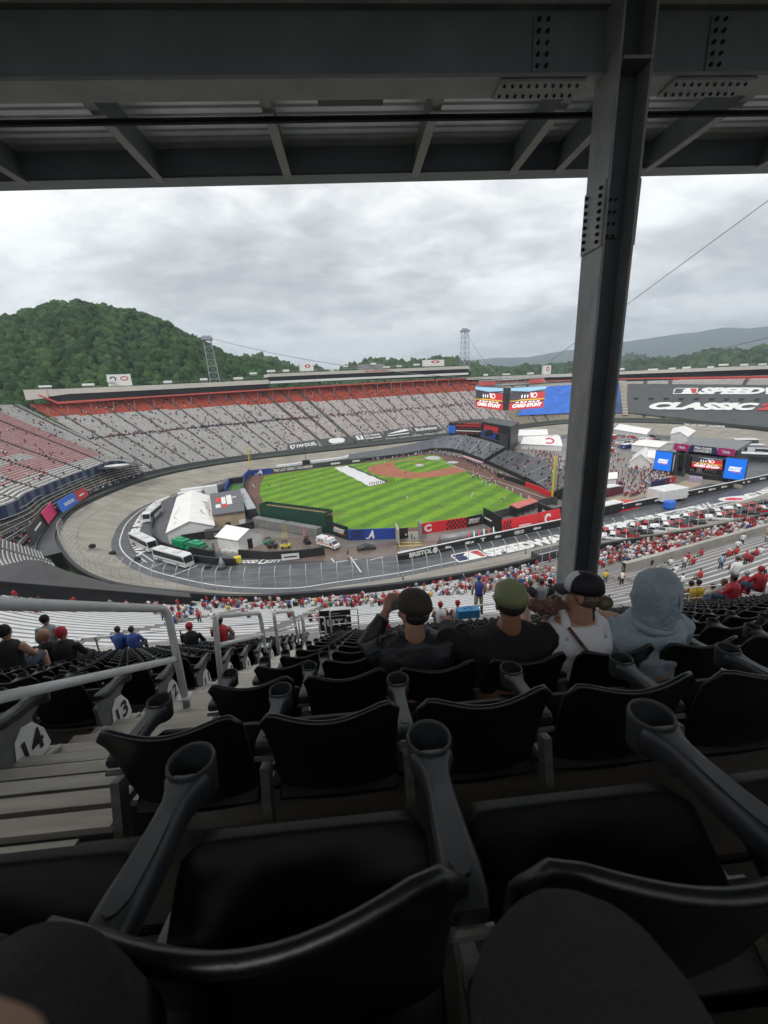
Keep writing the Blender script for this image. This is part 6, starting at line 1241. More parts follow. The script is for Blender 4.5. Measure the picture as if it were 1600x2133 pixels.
# cars parked round the far right inside
kc = 0
for i in range(26):
    px = 1290+rnd.random()*300; py = np.interp(px, [1290, 1600], [905, 940])+rnd.uniform(-5, 10)
    if 1400 < px < 1545: continue
    c = G(px, py); m_ = [M_hv, M_dgrey, M_red, M_steel, M_black, M_buswhite][i % 6]; nm_ = ['white', 'dark grey', 'red', 'silver', 'black', 'pale'][i % 6]
    o = empty('parked_car', c, rnd.uniform(-.6, .6)-.4, '%s car parked behind the concert area, %s from the left' % (nm_, ORD[kc]), 'car', 'cars parked inside the far turn'); car_body(o, 5, 2, 1.7, m_, suv=True); kc += 1
# ------------------------------------------------------------------ black covered section at the lower left
S0 = near.pt(*near.hit(0, 1238)); S1 = near.pt(*near.hit(398, 1259)); d = S1-S0; S0 = S0-d*.35
o = empty('covered_section', S1, 0, 'big black tarpaulin covered section at the lower left above the bleachers', 'covered section')
zt0 = VP(0, 1211, S0[:2], S1[:2]); T0 = zt0-(d*.35); T1 = VP(398, 1247, S0[:2], S1[:2]); S1b = np.array([T1[0], T1[1], S1[2]-1]); S0b = np.array([T0[0], T0[1], S0[2]-1])
far_edge = [G(-140, 1160, 9), G(0, 1164, 9), G(85, 1167, 8.5), G(140, 1190, 8), G(232, 1216, 8), G(395, 1236, 8)]
m = MB(); n_ = 6; tops = [T0*(1-t)+T1*t for t in (0, .26, .42, .52, .69, 1.0)]
for i in range(5):
    m.quad(tops[i], tops[i+1], far_edge[i+1], far_edge[i])
wpart(o, 'top_sheet', m, mat('grey_tarpaulin', (.045, .046, .05), .45, var=.15, scale=.15)); m = MB().quad(S0b, S1b, T1, T0)
for i in range(5): m.quad(far_edge[i], far_edge[i+1], far_edge[i+1]-[0, 0, 6], far_edge[i]-[0, 0, 6])
m.quad(S1b, T1, far_edge[-1], far_edge[-1]-[0, 0, 6]); wpart(o, 'side_sheet', m, M_black); m = MB().bar(T0+[0, 0, .1], T1+[0, 0, .1], .3, .3); wpart(o, 'edge_beam', m, M_black)
# ------------------------------------------------------------------ catch fence along the near wall
cf = empty('catch_fence', (0, 70, 5), 0, 'tall catch fence with curved pale posts above the near track wall', 'fence'); loc = -np.array(cf.location)
idx = [i for i in range(NB) if (Wq[i][1] < 122 and Wq[i][0] < 130)]; idx = sorted(idx, key=lambda i: -math.atan2(Wq[i][1]-190, Wq[i][0]-65))
path = cr_spline([Wq[i] for i in sorted(idx, key=lambda i: (i-250) % NB)], 400); L_ = np.linalg.norm(np.diff(path, axis=0), axis=1).sum(); npost = int(L_/2.9)
fp = cr_spline([p for p in path], npost); M_post = mat('fence_post', (.50, .50, .48), .5, .2)
def fpt(i, k):       # k-th height point of a post bending over the track
    t = fp[min(i+1, npost-1)]-fp[max(i-1, 0)]; n_ = np.array([t[1], -t[0]]); n_ = n_/np.linalg.norm(n_)
    if n_@(np.array([20, 150])-fp[i]) < 0: n_ = -n_
    h = [0, 1.5, 2.8, 3.6, 4.1, 4.3][k]; x = [0, 0, .1, .45, 1.0, 1.6][k]; return np.array([*(fp[i]+n_*x), 5.2+h])
proto = None
for i in range(0, npost):
    m = MB().tube([fpt(i, k) for k in range(6)], .065, 5); m.build('post', M_post, cf).location = loc
for k in (1, 2, 3, 5): m = MB().tube([fpt(i, k) for i in range(npost)], .022, 3); m.build('cable', M_post, cf).location = loc
# ------------------------------------------------------------------ pickups parked on the banking
cols = {'red': mat('truck_red', (.36, .012, .018), .25), 'white': mat('truck_white', (.70, .71, .72), .25), 'black': mat('truck_black', (.02, .02, .022), .25)}
protos = {}
for k_, m_ in cols.items():
    pass
pat = ['red', 'white', 'white', 'red', 'black', 'white', 'white', 'red', 'black', 'white', 'white', 'red', 'black']
kk = {'red': 0, 'white': 0, 'black': 0}
def trackpt(px, py):          # point on the banking seen at a pixel
    for z in np.linspace(0, 4, 41):
        p = G(px, py, z); b = Bq[np.argmin(np.linalg.norm(Bq-p[:2], axis=1))]; w = Wq[np.argmin(np.linalg.norm(Wq-p[:2], axis=1))]
        t = np.linalg.norm(p[:2]-b)/(np.linalg.norm(p[:2]-b)+np.linalg.norm(p[:2]-w)); 
        if 4.0*t**1.25 <= z: return p
    return p
n_tr = 0
for row in (0, 1):
    for i in range(13):
        px = 1262+i*27.5+row*14; py = np.interp(px, [1262, 1600], [1126 if row else 1114, 1064 if row else 1053])
        if i in (7,) and row: continue
        p = trackpt(px, py); cn = pat[(i+row*2) % len(pat)]; kk[cn] += 1
        lab = '%s pickup in the %s row of trucks on the banking, %s of that colour' % (cn, 'front' if row else 'back', (['first']+ORD[1:])[kk[cn]-1])
        if cn in protos: o = clone(protos[cn], p, R(150+rnd.uniform(-8, 8)), lab)
        else:
            o = empty('pickup_truck', p, R(150), lab, 'pickup', 'pickups parked on the banking by the lower stand'); car_body(o, 5.9, 2.05, 1.95, cols[cn], pickup=True); protos[cn] = o
        o.rotation_euler = (R(-9)*math.cos(0), 0, o.rotation_euler[2])
# ------------------------------------------------------------------ people far away
SKIN = mat('skin', (.40, .22, .15), .55, var=.08, scale=8); SKIN2 = mat('skin_dark', (.20, .10, .06), .55); HAIR = mat('dark_hair', (.02, .014, .01), .6); JEANS = mat('denim', (.045, .06, .10), .8); KHAKI = mat('khaki', (.26, .21, .14), .8); BLKC = mat('black_cloth', (.012, .012, .014), .85)
SH = {'red': mat('red_shirt', (.42, .025, .035), .75), 'white': mat('white_shirt', (.66, .66, .66), .75), 'black': BLKC, 'grey': mat('grey_shirt', (.26, .27, .28), .8), 'blue': mat('blue_shirt', (.03, .07, .25), .75), 'light blue': mat('light_blue_shirt', (.25, .38, .52), .75), 'dark red': mat('dark_red_shirt', (.20, .015, .02), .75), 'yellow': mat('yellow_shirt', (.62, .42, .05), .75), 'green': mat('green_shirt', (.06, .18, .08), .75), 'tan': mat('tan_shirt', (.42, .34, .25), .75)}
def small_person(m, T, pose, sh=0, pa=1, sk=2, ha=3, hs=1.0, arm=0, nn=6):
    """adds a low-poly person to builder m; T maps local (x right, y front, z up) to world"""
    A = lambda pts, r, mi, n=6: m.tube([T(p) for p in pts], r, max(n, nn), mi)
    if pose == 'sit':
        A([(0, .02, .43), (0, -.02, .62), (0, 0, .85), (0, .02, .97), (0, .03, 1.02)], [.17*hs, .16*hs, .20*hs, .15*hs, .07], sh, 7)
        for s in (-1, 1):
            A([(s*.09, .0, .47), (s*.13, .42, .50)], [.09, .07], pa); A([(s*.13, .43, .50), (s*.13, .45, .08)], [.065, .045], pa if arm != 1 else sk); A([(s*.13, .40, .04), (s*.13, .60, .04)], [.045, .035], 3)
            A([(s*.21, 0, .93), (s*.27, .10, .70), (s*.14, .32, .62)], [.06, .05, .035], sh if arm != 1 else sk)
        hz = 1.15; hy = .05
    else:
        A([(0, 0, .88), (0, 0, 1.05), (0, 0, 1.25), (0, 0, 1.42), (0, .01, 1.48)], [.16*hs, .15*hs, .19*hs, .16*hs, .07], sh, 7)
        for s in (-1, 1):
            A([(s*.09, 0, .92), (s*.12, .02*s, .48), (s*.14, -.02*s, .06)], [.10, .07, .05], pa); A([(s*.14, -.04, .04), (s*.14, .18, .03)], [.05, .04], 3)
            if arm == 2: A([(s*.21, 0, 1.40), (s*.36, .12, 1.30), (s*.26, .3, 1.45)], [.06, .05, .04], sk)
            else: A([(s*.20, 0, 1.40), (s*.27, -.02, 1.14), (s*.25, .08, .86)], [.06, .05, .035], sh if arm == 0 else sk)
        hz = 1.62; hy = .02
    c = T((0, hy, hz)); c2 = T((0, hy-.02, hz+.035)); m.ico(c, .088, 1 if nn < 8 else 2, sk, (.95, 1.1, 1.35)); m.ico(c2, .094, 1 if nn < 8 else 2, ha, (1, 1.1, 1.15))
    A([(0, hy, hz-.17), (0, hy, hz-.05)], .05, sk, 5)
pm_cache = {}
def person_mesh(pose, shirt, pants, skin, hat, arm=0):
    key = (pose, shirt, pants, skin, hat, arm)
    if key in pm_cache: return pm_cache[key]
    m = MB(); small_person(m, lambda p: p, pose, arm=arm)
    me = bpy.data.meshes.new('person'); me.from_pydata(m.v, [], m.f)
    for q in (SH[shirt], {'jeans': JEANS, 'khaki': KHAKI, 'black': BLKC, 'white': SH['white']}[pants], {'light': SKIN, 'dark': SKIN2}[skin], {'hair': HAIR, 'red': SH['red'], 'white': SH['white'], 'black': BLKC, 'blue': SH['blue']}[hat]): me.materials.append(q)
    me.polygons.foreach_set('material_index', m.m); me.polygons.foreach_set('use_smooth', [True]*len(me.polygons)); me.update(); pm_cache[key] = me; return me
NP = 0
def add_person(loc, rz, pose, shirt, pants='jeans', skin='light', hat='hair', label=None, group=None, arm=0, sc=1.0):
    global NP
    o = bpy.data.objects.new('person', person_mesh(pose, shirt, pants, skin, hat, arm)); COL.objects.link(o); o.location = [float(q) for q in loc]; o.rotation_euler = (0, 0, rz); o.scale = (sc,)*3
    tag(o, label, 'person', group); NP += 1; return o
def pick(ws):
    t = rnd.random()*sum(w for _, w in ws)
    for k, w in ws:
        t -= w
        if t <= 0: return k
    return ws[-1][0]
shirts = [('red', 24), ('white', 26), ('black', 8), ('grey', 8), ('dark red', 8), ('blue', 5), ('light blue', 5), ('tan', 4), ('yellow', 2), ('green', 2)]
cand = []
def crowd_zone(poly, n, st, zone):
    """poly: list of (x, ytop, ybottom) in photo pixels"""
    xs = [p[0] for p in poly]; out = []
    w = [max(.1, (p[2]-p[1])) for p in poly]
    for _ in range(n*6):
        if len(out) >= n: break
        x = rnd.uniform(xs[0], xs[-1]); a = np.interp(x, xs, [p[1] for p in poly]); b = np.interp(x, xs, [p[2] for p in poly])
        if rnd.random() > (b-a)/max(p[2]-p[1] for p in poly): continue
        y = rnd.uniform(a, b); u, v = st.hit(x, y)
        if not (0.005 < v < .99 and 0.005 < u < .995): continue
        nr = 40; k = int(v*nr); v = (k+.55)/nr; p = st.pt(u, k/nr); q = st.pt(u, v); out.append((q[0], q[1], p[2], u, v))
    for q in out: cand.append((*q, zone))
crowd_zone([(1245, 1128, 1178), (1300, 1120, 1172), (1390, 1098, 1162), (1470, 1078, 1138), (1600, 1046, 1095)], 470, near, 'the crowd below the pickups')
crowd_zone([(840, 1222, 1245), (950, 1208, 1240), (1050, 1188, 1232), (1150, 1168, 1222)], 170, near, 'the crowd left of the column')
crowd_zone([(400, 1247, 1266), (600, 1254, 1268), (840, 1240, 1262)], 190, near, 'the rows under the catch fence')
crowd_zone([(0, 1246, 1275), (200, 1252, 1275), (400, 1258, 1275)], 40, near, 'rows below the black covered section')
crowd_zone([(300, 1262, 1300), (700, 1262, 1296)], 26, near, 'the empty bleachers at left')
crowd_zone([(1245, 1180, 1225), (1420, 1160, 1215), (1600, 1110, 1200)], 34, near, 'the empty bleachers at right')
random.Random(2).shuffle(cand)
cand.sort(key=lambda c: (c[0]**2+c[1]**2+(c[2]-42)**2))
def face_az(st, u): a = st.pt(u, 0); b = st.pt(u, 1); return math.atan2(a[1]-b[1], a[0]-b[0])-math.pi/2
NEARN = 195; mcr = MB(); crm = [SH['red'], SH['white'], BLKC, SH['grey'], SH['dark red'], SH['blue'], SH['light blue'], SH['tan'], JEANS, SKIN, HAIR, KHAKI]
smi = {'red': 0, 'white': 1, 'black': 2, 'grey': 3, 'dark red': 4, 'blue': 5, 'light blue': 6, 'tan': 7, 'yellow': 7, 'green': 3}
for i, (x, y, z, u, v, zone) in enumerate(cand):
    s_ = pick(shirts); rz = face_az(near, u)+rnd.uniform(-.3, .3); pose = 'sit' if rnd.random() < .8 else 'stand'; hat = pick([('hair', 5), ('red', 4), ('white', 1), ('black', 2)]); pn = pick([('jeans', 4), ('khaki', 3), ('black', 2)]); arm = rnd.choice([0, 1])
    if i < NEARN:
        add_person((x, y, z), rz, pose, s_, pn, pick([('light', 5), ('dark', 1)]), hat, '%s spectator, %s top, %s, in %s' % ('seated' if pose == 'sit' else 'standing', s_, {'hair': 'no hat', 'red': 'red cap', 'white': 'white cap', 'black': 'black cap'}[hat], zone), 'spectators in the lower grandstand', arm)
    else:
        c_, s2 = math.cos(rz), math.sin(rz); T = lambda p: (x+p[0]*c_-p[1]*s2, y+p[0]*s2+p[1]*c_, z+p[2]); small_person(mcr, T, pose, smi[s_], 8 if pn != 'khaki' else 11, 9, 0 if hat == 'red' else 1 if hat == 'white' else 10)
tag(mcr.build('lower_stand_crowd', crm), 'mass of farther spectators in red and white filling the lower stand', 'crowd', kind='stuff')
# people in the far stands, seat banks and concourses: seen only as specks
def specks(name, st, n, vr, ur, lab, dense=None, nr=50):
    m = MB()
    for _ in range(n):
        u = rnd.uniform(*ur); v = rnd.uniform(*vr)
        if dense and rnd.random() < .35: v = dense[0]+rnd.gauss(0, dense[1])
        v = min(max(v, .01), .98); k = int(v*nr); p0 = st.pt(u, k/nr); q = st.pt(u, (k+.5)/nr); x, y, z = q[0], q[1], p0[2]+(.1 if rnd.random() < .5 else 0); s_ = smi[pick([('black', 8), ('grey', 3), ('red', 5), ('white', 3), ('blue', 2), ('dark red', 3)])]
        a = face_az(st, u); c_, s2 = math.cos(a), math.sin(a); T = lambda p: (x+p[0]*c_-p[1]*s2, y+p[0]*s2+p[1]*c_, z+p[2])
        m.tube([T((0, 0, .3)), T((0, .05, .9)), T((0, .05, 1.05))], [.24, .28, .1], 5, s_); m.ico(T((0, .05, 1.2)), .14, 1, 9); m.tube([T((0, .1, .45)), T((0, .6, .5)), T((0, .62, .05))], [.2, .15, .1], 4, 8)
    tag(m.build(name, crm), lab, 'crowd', kind='stuff')
specks('far_stand_crowd', far, 1300, (.02, .78), (0, 1), 'scattered spectators over the long far grandstand', (.47, .012), 56)
specks('far_stand_upper_crowd', far, 260, (.78, .98), (.02, 1), 'few spectators among the red seats of the far grandstand', None, 56)
specks('left_stand_crowd', left, 380, (.02, .98), (.1, 1), 'scattered spectators over the pink left turn grandstand', None, 52)
specks('right_stand_crowd', right, 160, (.02, .25), (.05, .8), 'few spectators low on the tan right turn grandstand', None, 46)
specks('terrace_crowd', terr, 300, (.0, .5), (.02, 1), 'spectators standing on the dark left turn terraces', None, 6)
specks('seat_bank_crowd', bk2, 45, (.02, 1), (0, 1), 'scattered people in the curved grey ballpark seats', None, 18); specks('big_seat_bank_crowd', bk3, 50, (.02, 1), (0, 1), 'scattered people in the big grey seat bank', None, 20)
# ground crowd in the fan area
m = MB()
def gcrowd(poly, n, z=0.0):
    xs = [p[0] for p in poly]
    for _ in range(n):
        x_ = rnd.uniform(xs[0], xs[-1]); y_ = rnd.uniform(np.interp(x_, xs, [p[1] for p in poly]), np.interp(x_, xs, [p[2] for p in poly])); p = G(x_, y_, z); s_ = smi[pick(shirts)]
        m.tube([p+[0, 0, .05], p+[0, 0, .9]], [.12, .2], 4, 8); m.tube([p+[0, 0, .85], p+[0, 0, 1.35], p+[0, 0, 1.5]], [.22, .28, .1], 5, s_); m.ico(p+[0, 0, 1.68], .14, 1, 9)
gcrowd([(1262, 940, 1028), (1330, 955, 1022), (1400, 990, 1008)], 290); gcrowd([(1265, 905, 935), (1360, 915, 938)], 160); gcrowd([(1100, 935, 955), (1185, 955, 985)], 130); gcrowd([(1300, 1030, 1040), (1345, 1015, 1030)], 50); gcrowd([(1345, 955, 976), (1365, 955, 976)], 20)
tag(m.build('fan_area_crowd', crm), 'people milling about the paved fan area right of the ball field', 'crowd', kind='stuff')
# players and staff on the field, each one a person
fld = [(849, 1042, 'white'), (914, 1061, 'dark'), (982, 1038, 'white'), (985, 1033, 'white'), (1044, 1046, 'dark'), (1052, 1041, 'white'), (1091, 1043, 'dark'), (1096, 1043, 'dark'), (1101, 1041, 'white'), (1056, 1022, 'white'), (1068, 1025, 'white'), (562, 1017, 'dark'), (587, 1019, 'dark'), (668, 996, 'dark'), (612, 1001, 'dark'), (808, 974, 'dark'), (779, 980, 'dark'), (528, 1015, 'white'), (531, 1018, 'white'), (532, 1012, 'red'), (862, 995, 'dark'), (845, 990, 'dark'), (885, 953, 'dark'), (1085, 1036, 'white'), (1108, 1046, 'white'), (1020, 1015, 'white'), (1012, 1012, 'white'), (1004, 1007, 'white')]
for i, (px, py, k_) in enumerate(fld):
    add_person(G(px, py), rnd.random()*6, 'stand', {'white': 'white', 'dark': 'black', 'red': 'red'}[k_], 'white' if k_ != 'red' else 'black', 'light', 'blue' if k_ == 'dark' else 'red', 'player in %s %s' % ({'white': 'a white top', 'dark': 'a dark top', 'red': 'a red top'}[k_], 'standing in the outfield grass, %s in the field list from the left' % '' if False else ('alone in right centre of the grass' if i == 0 else 'alone low in the grass towards the red wall' if i == 1 else 'on the brown warning track at the left' if px < 540 else 'in the far left outfield grass' if px < 700 else 'near the infield dirt' if py < 1000 and px < 900 else 'warming up along the right foul line')), 'players and staff on the ball field', arm=rnd.choice([0, 1]))
for i, px in enumerate(sorted(rnd.uniform(975, 1036) for _ in range(26))):
    py = np.interp(px, [975, 1036], [986, 1011])+rnd.uniform(-7, 6); add_person(G(px, py), rnd.random()*6, 'stand', rnd.choice(['white', 'black', 'white', 'red']), rnd.choice(['white', 'black']), 'light', rnd.choice(['red', 'blue']), '%s player from the left in the loose group by the right foul line' % (['first']+ORD[1:])[i], 'players and staff on the ball field', arm=1)
for i in range(12):
    t = i/11; p = G(771+t*49, 1012-t*8+(.5-abs(t-.5))*0); add_person(p, R(200), 'stand', 'black', 'black', 'light', 'black', 'grounds worker in black at the near end of the white rain tarp', 'grounds crew pulling the rain tarp', arm=2)
m = MB()
for A_, n in (((880, 936, 945, 1000), 60),):
    pass
def linecrowd(pts, n, sp):
    for _ in range(n):
        t = rnd.random()*(len(pts)-1); i = int(t); a, b = pts[i], pts[i+1]; x_ = a[0]+(b[0]-a[0])*(t-i); y_ = a[1]+(b[1]-a[1])*(t-i)+rnd.uniform(-sp, sp); p = G(x_, y_); s_ = smi[pick([('black', 8), ('white', 4), ('red', 3), ('grey', 2), ('blue', 2)])]
        m.tube([p, p+[0, 0, .9]], [.12, .18], 4, rnd.choice([8, 2, 1])); m.tube([p+[0, 0, .85], p+[0, 0, 1.35], p+[0, 0, 1.5]], [.2, .26, .1], 5, s_); m.ico(p+[0, 0, 1.68], .14, 1, 9)
linecrowd([(745, 960), (850, 948), (905, 941), (960, 955), (1000, 972), (1060, 1000)], 210, 4)
tag(m.build('sideline_crowd', crm), 'dark line of players press and staff along the dugouts', 'crowd', kind='stuff')
for i, (px, py, s_, lab) in enumerate(((840, 1209, 'tan', 'official in tan clothes standing on the banking in front of the catch fence'), (1095, 1155, 'grey', 'person in grey crouching on the banking beside painted SPEEDWAY letters'), (725, 1158, 'black', 'person in black standing on the asphalt near the white lane line'), (727, 1168, 'white', 'person in white legs on the asphalt beside the person in black'), (829, 1142, 'black', 'person in black at the tan gate post'), (846, 1122, 'white', 'person in white standing in the wall gap'), (858, 1123, 'black', 'person in black standing in the wall gap'), (863, 1124, 'white', 'second person in white in the wall gap beside the red wall'))):
    add_person(trackpt(px, py) if py > 1150 and px > 800 else G(px, py), rnd.random()*6, 'stand', s_, 'black', 'light', 'black', lab, arm=1)
# ------------------------------------------------------------------ upper deck with black seats (z measured from the camera height)
ZC = CAM_Z; K_MAX = 16; RY, RZ = .80, .485
def ring_y(k): return .715+RY*(k-1)
def ring_z(k): return ZC-.725-RZ*(k-1)
def tread_z(k): return ring_z(k)-.60
M_seat = mat('black_seat_plastic', (.0048, .0056, .0070), .36, col2=(.0105, .0115, .013), stretch=(1, 1, .4), bump=.04, scale=30, bscale=140, spec=.6)
M_arm = mat('charcoal_arm_plastic', (.030, .033, .037), .42, var=.18, scale=14, bump=.05, bscale=240)
M_brk = mat('galvanised_bracket', (.16, .16, .15), .45, .4, var=.25, scale=20)
M_deck = mat('deck_boards', (.055, .045, .034), .5, .05, col2=(.085, .070, .054), scale=1.2, stretch=(1, 14, 1), bump=.25, bscale=40)
M_deckG = mat('aisle_boards', (.44, .40, .34), .42, .35, col2=(.60, .56, .49), scale=1.6, stretch=(1, 12, 1), bump=.25, bscale=60)
M_gap = mat('board_gap', (.008, .008, .008), .9)
M_rail = mat('handrail_grey', (.80, .81, .81), .38, .1, var=.08, scale=6)
XL, XR = -.88, -2.05        # left edge of right block / right edge of left block
dk = empty('upper_deck', (0, 6, ZC-4), 0, 'steep stepped deck of brown boards carrying the black seats', 'seating deck'); dl = -np.array(dk.location)
m = MB(); mg = MB()
for k in range(-1, K_MAX+2):
    z = tread_z(k); y0 = ring_y(k)-.47; y1 = y0+RY
    for (xa, xb) in ((XL-.06, 15.5), (-14.5, XR-.02)):
        for j in range(3):
            ya = y0+.012+j*RY/3; yb = y0+(j+1)*RY/3-.012; m.box(((xa+xb)/2, (ya+yb)/2, z-.02), (xb-xa, yb-ya, .04))
        mg.box(((xa+xb)/2, (y0+y1)/2, z-.10), (xb-xa, RY-.004, .08)); mg.box(((xa+xb)/2, y0+.012, z+RZ/2-.06), (xb-xa, .02, RZ-.1))
x_ = m.build('boards', M_deck, dk); x_.location = dl; x_ = mg.build('riser_backing', mat('riser_dark', (.035, .03, .025), .7), dk); x_.location = dl
ai = empty('aisle_stairs', (-1.45, 6, ZC-4), 0, 'grey aluminium plank steps running down the aisle between the seat blocks', 'stairs'); al_ = -np.array(ai.location)
m = MB(); mg = MB(); mw = MB()
for k in range(0, K_MAX+1):
    for h in range(4):
        y0 = ring_y(k)-.47+h*RY/4; z = tread_z(k)+RZ-(h+1)*RZ/4
        m.box(((XL+XR)/2-.02, y0+.165, z-.015), (XL-XR-.10, .070, .03)); mg.box(((XL+XR)/2-.02, y0+RY/8, z-.12), (XL-XR-.08, RY/4, .12))
    for h in (0, 1):
        y0 = ring_y(k)-.47+h*RY/2; z = tread_z(k)+RZ-(h+1)*RZ/2; mw.bar((XR+.06, y0+.24, z+.012), (XR+.12, y0+RY/2-.02, z+.012), .02, .02)
x_ = m.build('planks', M_deckG, ai); x_.location = al_; x_ = mg.build('under_frame', M_gap, ai); x_.location = al_; x_ = mw.build('edge_nosings', mat('white_nosing', (.66, .66, .64), .5), ai); x_.location = al_; x_['kind'] = 'stuff'

# ---- one seat: origin at the middle of the seat on the tread, y forward
def grid_shell(fn, nu, nv, th, name, mt, parent, sub=0):
    m = MB(); P = np.array([[fn(i/nu, j/nv) for j in range(nv+1)] for i in range(nu+1)])
    du = np.gradient(P, axis=0); dv = np.gradient(P, axis=1); nn = np.cross(du, dv); nn /= np.linalg.norm(nn, axis=2)[..., None]; Q = P-nn*th
    L = nv+1; vs = [tuple(p) for p in P.reshape(-1, 3)]+[tuple(p) for p in Q.reshape(-1, 3)]; o = (nu+1)*L; fs = []
    for i in range(nu):
        for j in range(nv):
            a, b, c, d = i*L+j, (i+1)*L+j, (i+1)*L+j+1, i*L+j+1; fs += [(a, b, c, d), (o+d, o+c, o+b, o+a)]
    for i in range(nu): a, b = i*L, (i+1)*L; fs.append((a, o+a, o+b, b)); a, b = i*L+nv, (i+1)*L+nv; fs.append((b, o+b, o+a, a))
    for j in range(nv): a, b = j, j+1; fs.append((b, o+b, o+a, a)); a, b = nu*L+j, nu*L+j+1; fs.append((a, o+a, o+b, b))
    m.add(vs, fs); ob = m.build(name, mt, parent, smooth=True, fix=True); bv = ob.modifiers.new('bevel', 'BEVEL'); bv.width = th*.42; bv.segments = 3; bv.limit_method = 'ANGLE'; bv.angle_limit = R(50); return ob
HB = .245                                   # x half distance to the arms
def back_fn(u, v):                          # u across, v bottom..top
    s = u*2-1; w = .212+.008*v; rc = max(0, abs(s)-.80)/.20
    z = .36+v*.48 - (.055*rc*rc if v > .5 else 0)*(v-.5)*2 - .014*math.cos(s*math.pi*.95)*v*v+.006*s*v + (.03*rc*rc if v < .3 else 0)
    y = -.305-.050*(1-s*s)*(.4+.6*v)-.095*v+.0*(1-v)-.018*(max(0, v-.84)/.16)
    return (s*w, y, z)
def pan_fn(u, v):                           # v rear..front; the empty pan tips up about 38 degrees
    s = u*2-1; rc = max(0, abs(s)-.82)/.18; w = .212+.004*v; l = v*.285-.030*rc*rc*(1 if v > .5 else 0)*(v-.5)*2
    d = -.022*(1-s*s)*(1-(v*2-1)**2)+(-.040*((v-.84)/.16)**2 if v > .84 else 0); l -= .012*((v-.84)/.16)**2 if v > .84 else 0
    return (s*w, -.360+l*.81-d*.59, .425+l*.59+d*.81)
def arm_mesh(m):
    """arm on the local origin x=0: plank from the backrest to a cup ring centred at y=0, z=.60"""
    n = 26; R0, R1, zt, zb = .049, .0415, .603, .535
    vs = []; fs = []
    for k in range(n):
        a = 2*math.pi*k/n; c, s = math.cos(a), math.sin(a)
        for (r, z) in ((R0*.86, zb-.02), (R0, zt-.010), (R0-.002, zt-.001), (R0-.0045, zt), (R1, zt-.003), (R1-.001, zt-.012), (R1*.80, zb-.005)): vs.append((r*c, r*s, z))
    for k in range(n):
        j = (k+1) % n
        for q in range(6): fs.append((k*7+q, j*7+q, j*7+q+1, k*7+q+1))
    fs.append(tuple(k*7 for k in range(n))[::-1]); fs.append(tuple(k*7+6 for k in range(n))); m.add(vs, fs)
    prof = [(-.030, .046, .595, .535), (-.055, .034, .598, .535), (-.085, .026, .602, .545), (-.13, .026, .608, .555), (-.20, .029, .620, .565), (-.27, .033, .636, .585), (-.31, .032, .644, .598), (-.335, .026, .642, .61)]
    vs = []; fs = []
    for (y, w, zt_, zb_) in prof: vs += [(-w*.82, y, zb_), (-w, y, (zt_+zb_)/2), (-w*.97, y, zt_-.010), (-w*.80, y, zt_-.001), (-w*.4, y, zt_+.0015), (0, y, zt_+.0005), (w*.4, y, zt_+.0015), (w*.80, y, zt_-.001), (w*.97, y, zt_-.010), (w, y, (zt_+zb_)/2), (w*.82, y, zb_)]
    L = 11
    for i in range(len(prof)-1):
        for k in range(L): fs.append((i*L+k, i*L+(k+1) % L, (i+1)*L+(k+1) % L, (i+1)*L+k))
    fs.append(tuple(range(L))); fs.append(tuple(range((len(prof)-1)*L, len(prof)*L))[::-1]); m.add(vs, fs)
    # raised oval panel on the arm
    pr = [(-.12, .0), (-.125, .012), (-.15, .016), (-.22, .018), (-.27, .018), (-.29, .010), (-.295, 0)]
    top = lambda y: np.interp(-y, [.085, .13, .20, .27, .31], [.602, .608, .620, .636, .644])+.0035
    m.poly([(w, y, top(y)) for y, w in pr]+[(-w, y, top(y)) for y, w in pr[::-1][1:-1]])
def bracket_mesh(m):
    m.bar((0, -.33, .56), (0, -.40, .30), .03, .055).bar((0, -.40, .31), (0, -.30, .0), .035, .07).box((0, -.30, .008), (.09, .16, .016)).bar((0, -.34, .46), (0, -.12, .40), .018, .030)
    m.tube([(-.022, -.24, .455), (.022, -.24, .455)], .009, 8).tube([(-.035, -.33, .585), (.035, -.33, .585)], .009, 8)
seat_me = {}
def make_seat(name='stadium_seat'):
    t = empty(name, (0, 0, 0)); t['category'] = 'seat'
    grid_shell(back_fn, 16, 8, .020, 'backrest', M_seat, t); grid_shell(pan_fn, 14, 10, .022, 'seat_pan', mat('seat_pan_plastic', (.0042, .0050, .0064), .55, bump=.05, scale=30, bscale=140, spec=.25), t)
    m = MB(); arm_mesh(m); a = m.build('armrest', M_arm, t, smooth=True, fix=True); a.location = (HB+.004, 0, 0)
    bv = a.modifiers.new('bevel', 'BEVEL'); bv.width = .002; bv.segments = 2; bv.limit_method = 'ANGLE'; bv.angle_limit = R(40)
    m = MB(); bracket_mesh(m); b = m.build('bracket', M_brk, t); b.location = (HB+.004, 0, 0)
    return t
seat0 = make_seat(); first_used = False
seats = []
for k in range(1, K_MAX+1):
    z = tread_z(k); y = ring_y(k); 
    n = int((XL+15.2)/.497) if False else int((15.2-XL)/.497)
    for j in range(n):
        x = XL+.249+.497*j; P = proj((x, y, z+.5))
        if P[2] > .1 and -60 < P[0] < 1680: seats.append((P[2], x, y, z, k, j, 'R', P))
    for j in range(26):
        x = XR-.249-.497*j; P = proj((x, y, z+.5))
        if k >= 2 and P[2] > .1 and -60 < P[0] < 1680: seats.append((P[2], x, y, z, k, j, 'L', P))
cxm = (VP(1195, 1130, (0, 4.38), (1, 4.38))[0]+VP(1247, 1130, (0, 4.38), (1, 4.38))[0])/2
seats = [q for q in seats if not (abs(q[1]-cxm) < .42 and abs(q[2]-.2-4.5) < .42 and q[6] == 'R')]      # the column stands in a gap in its row
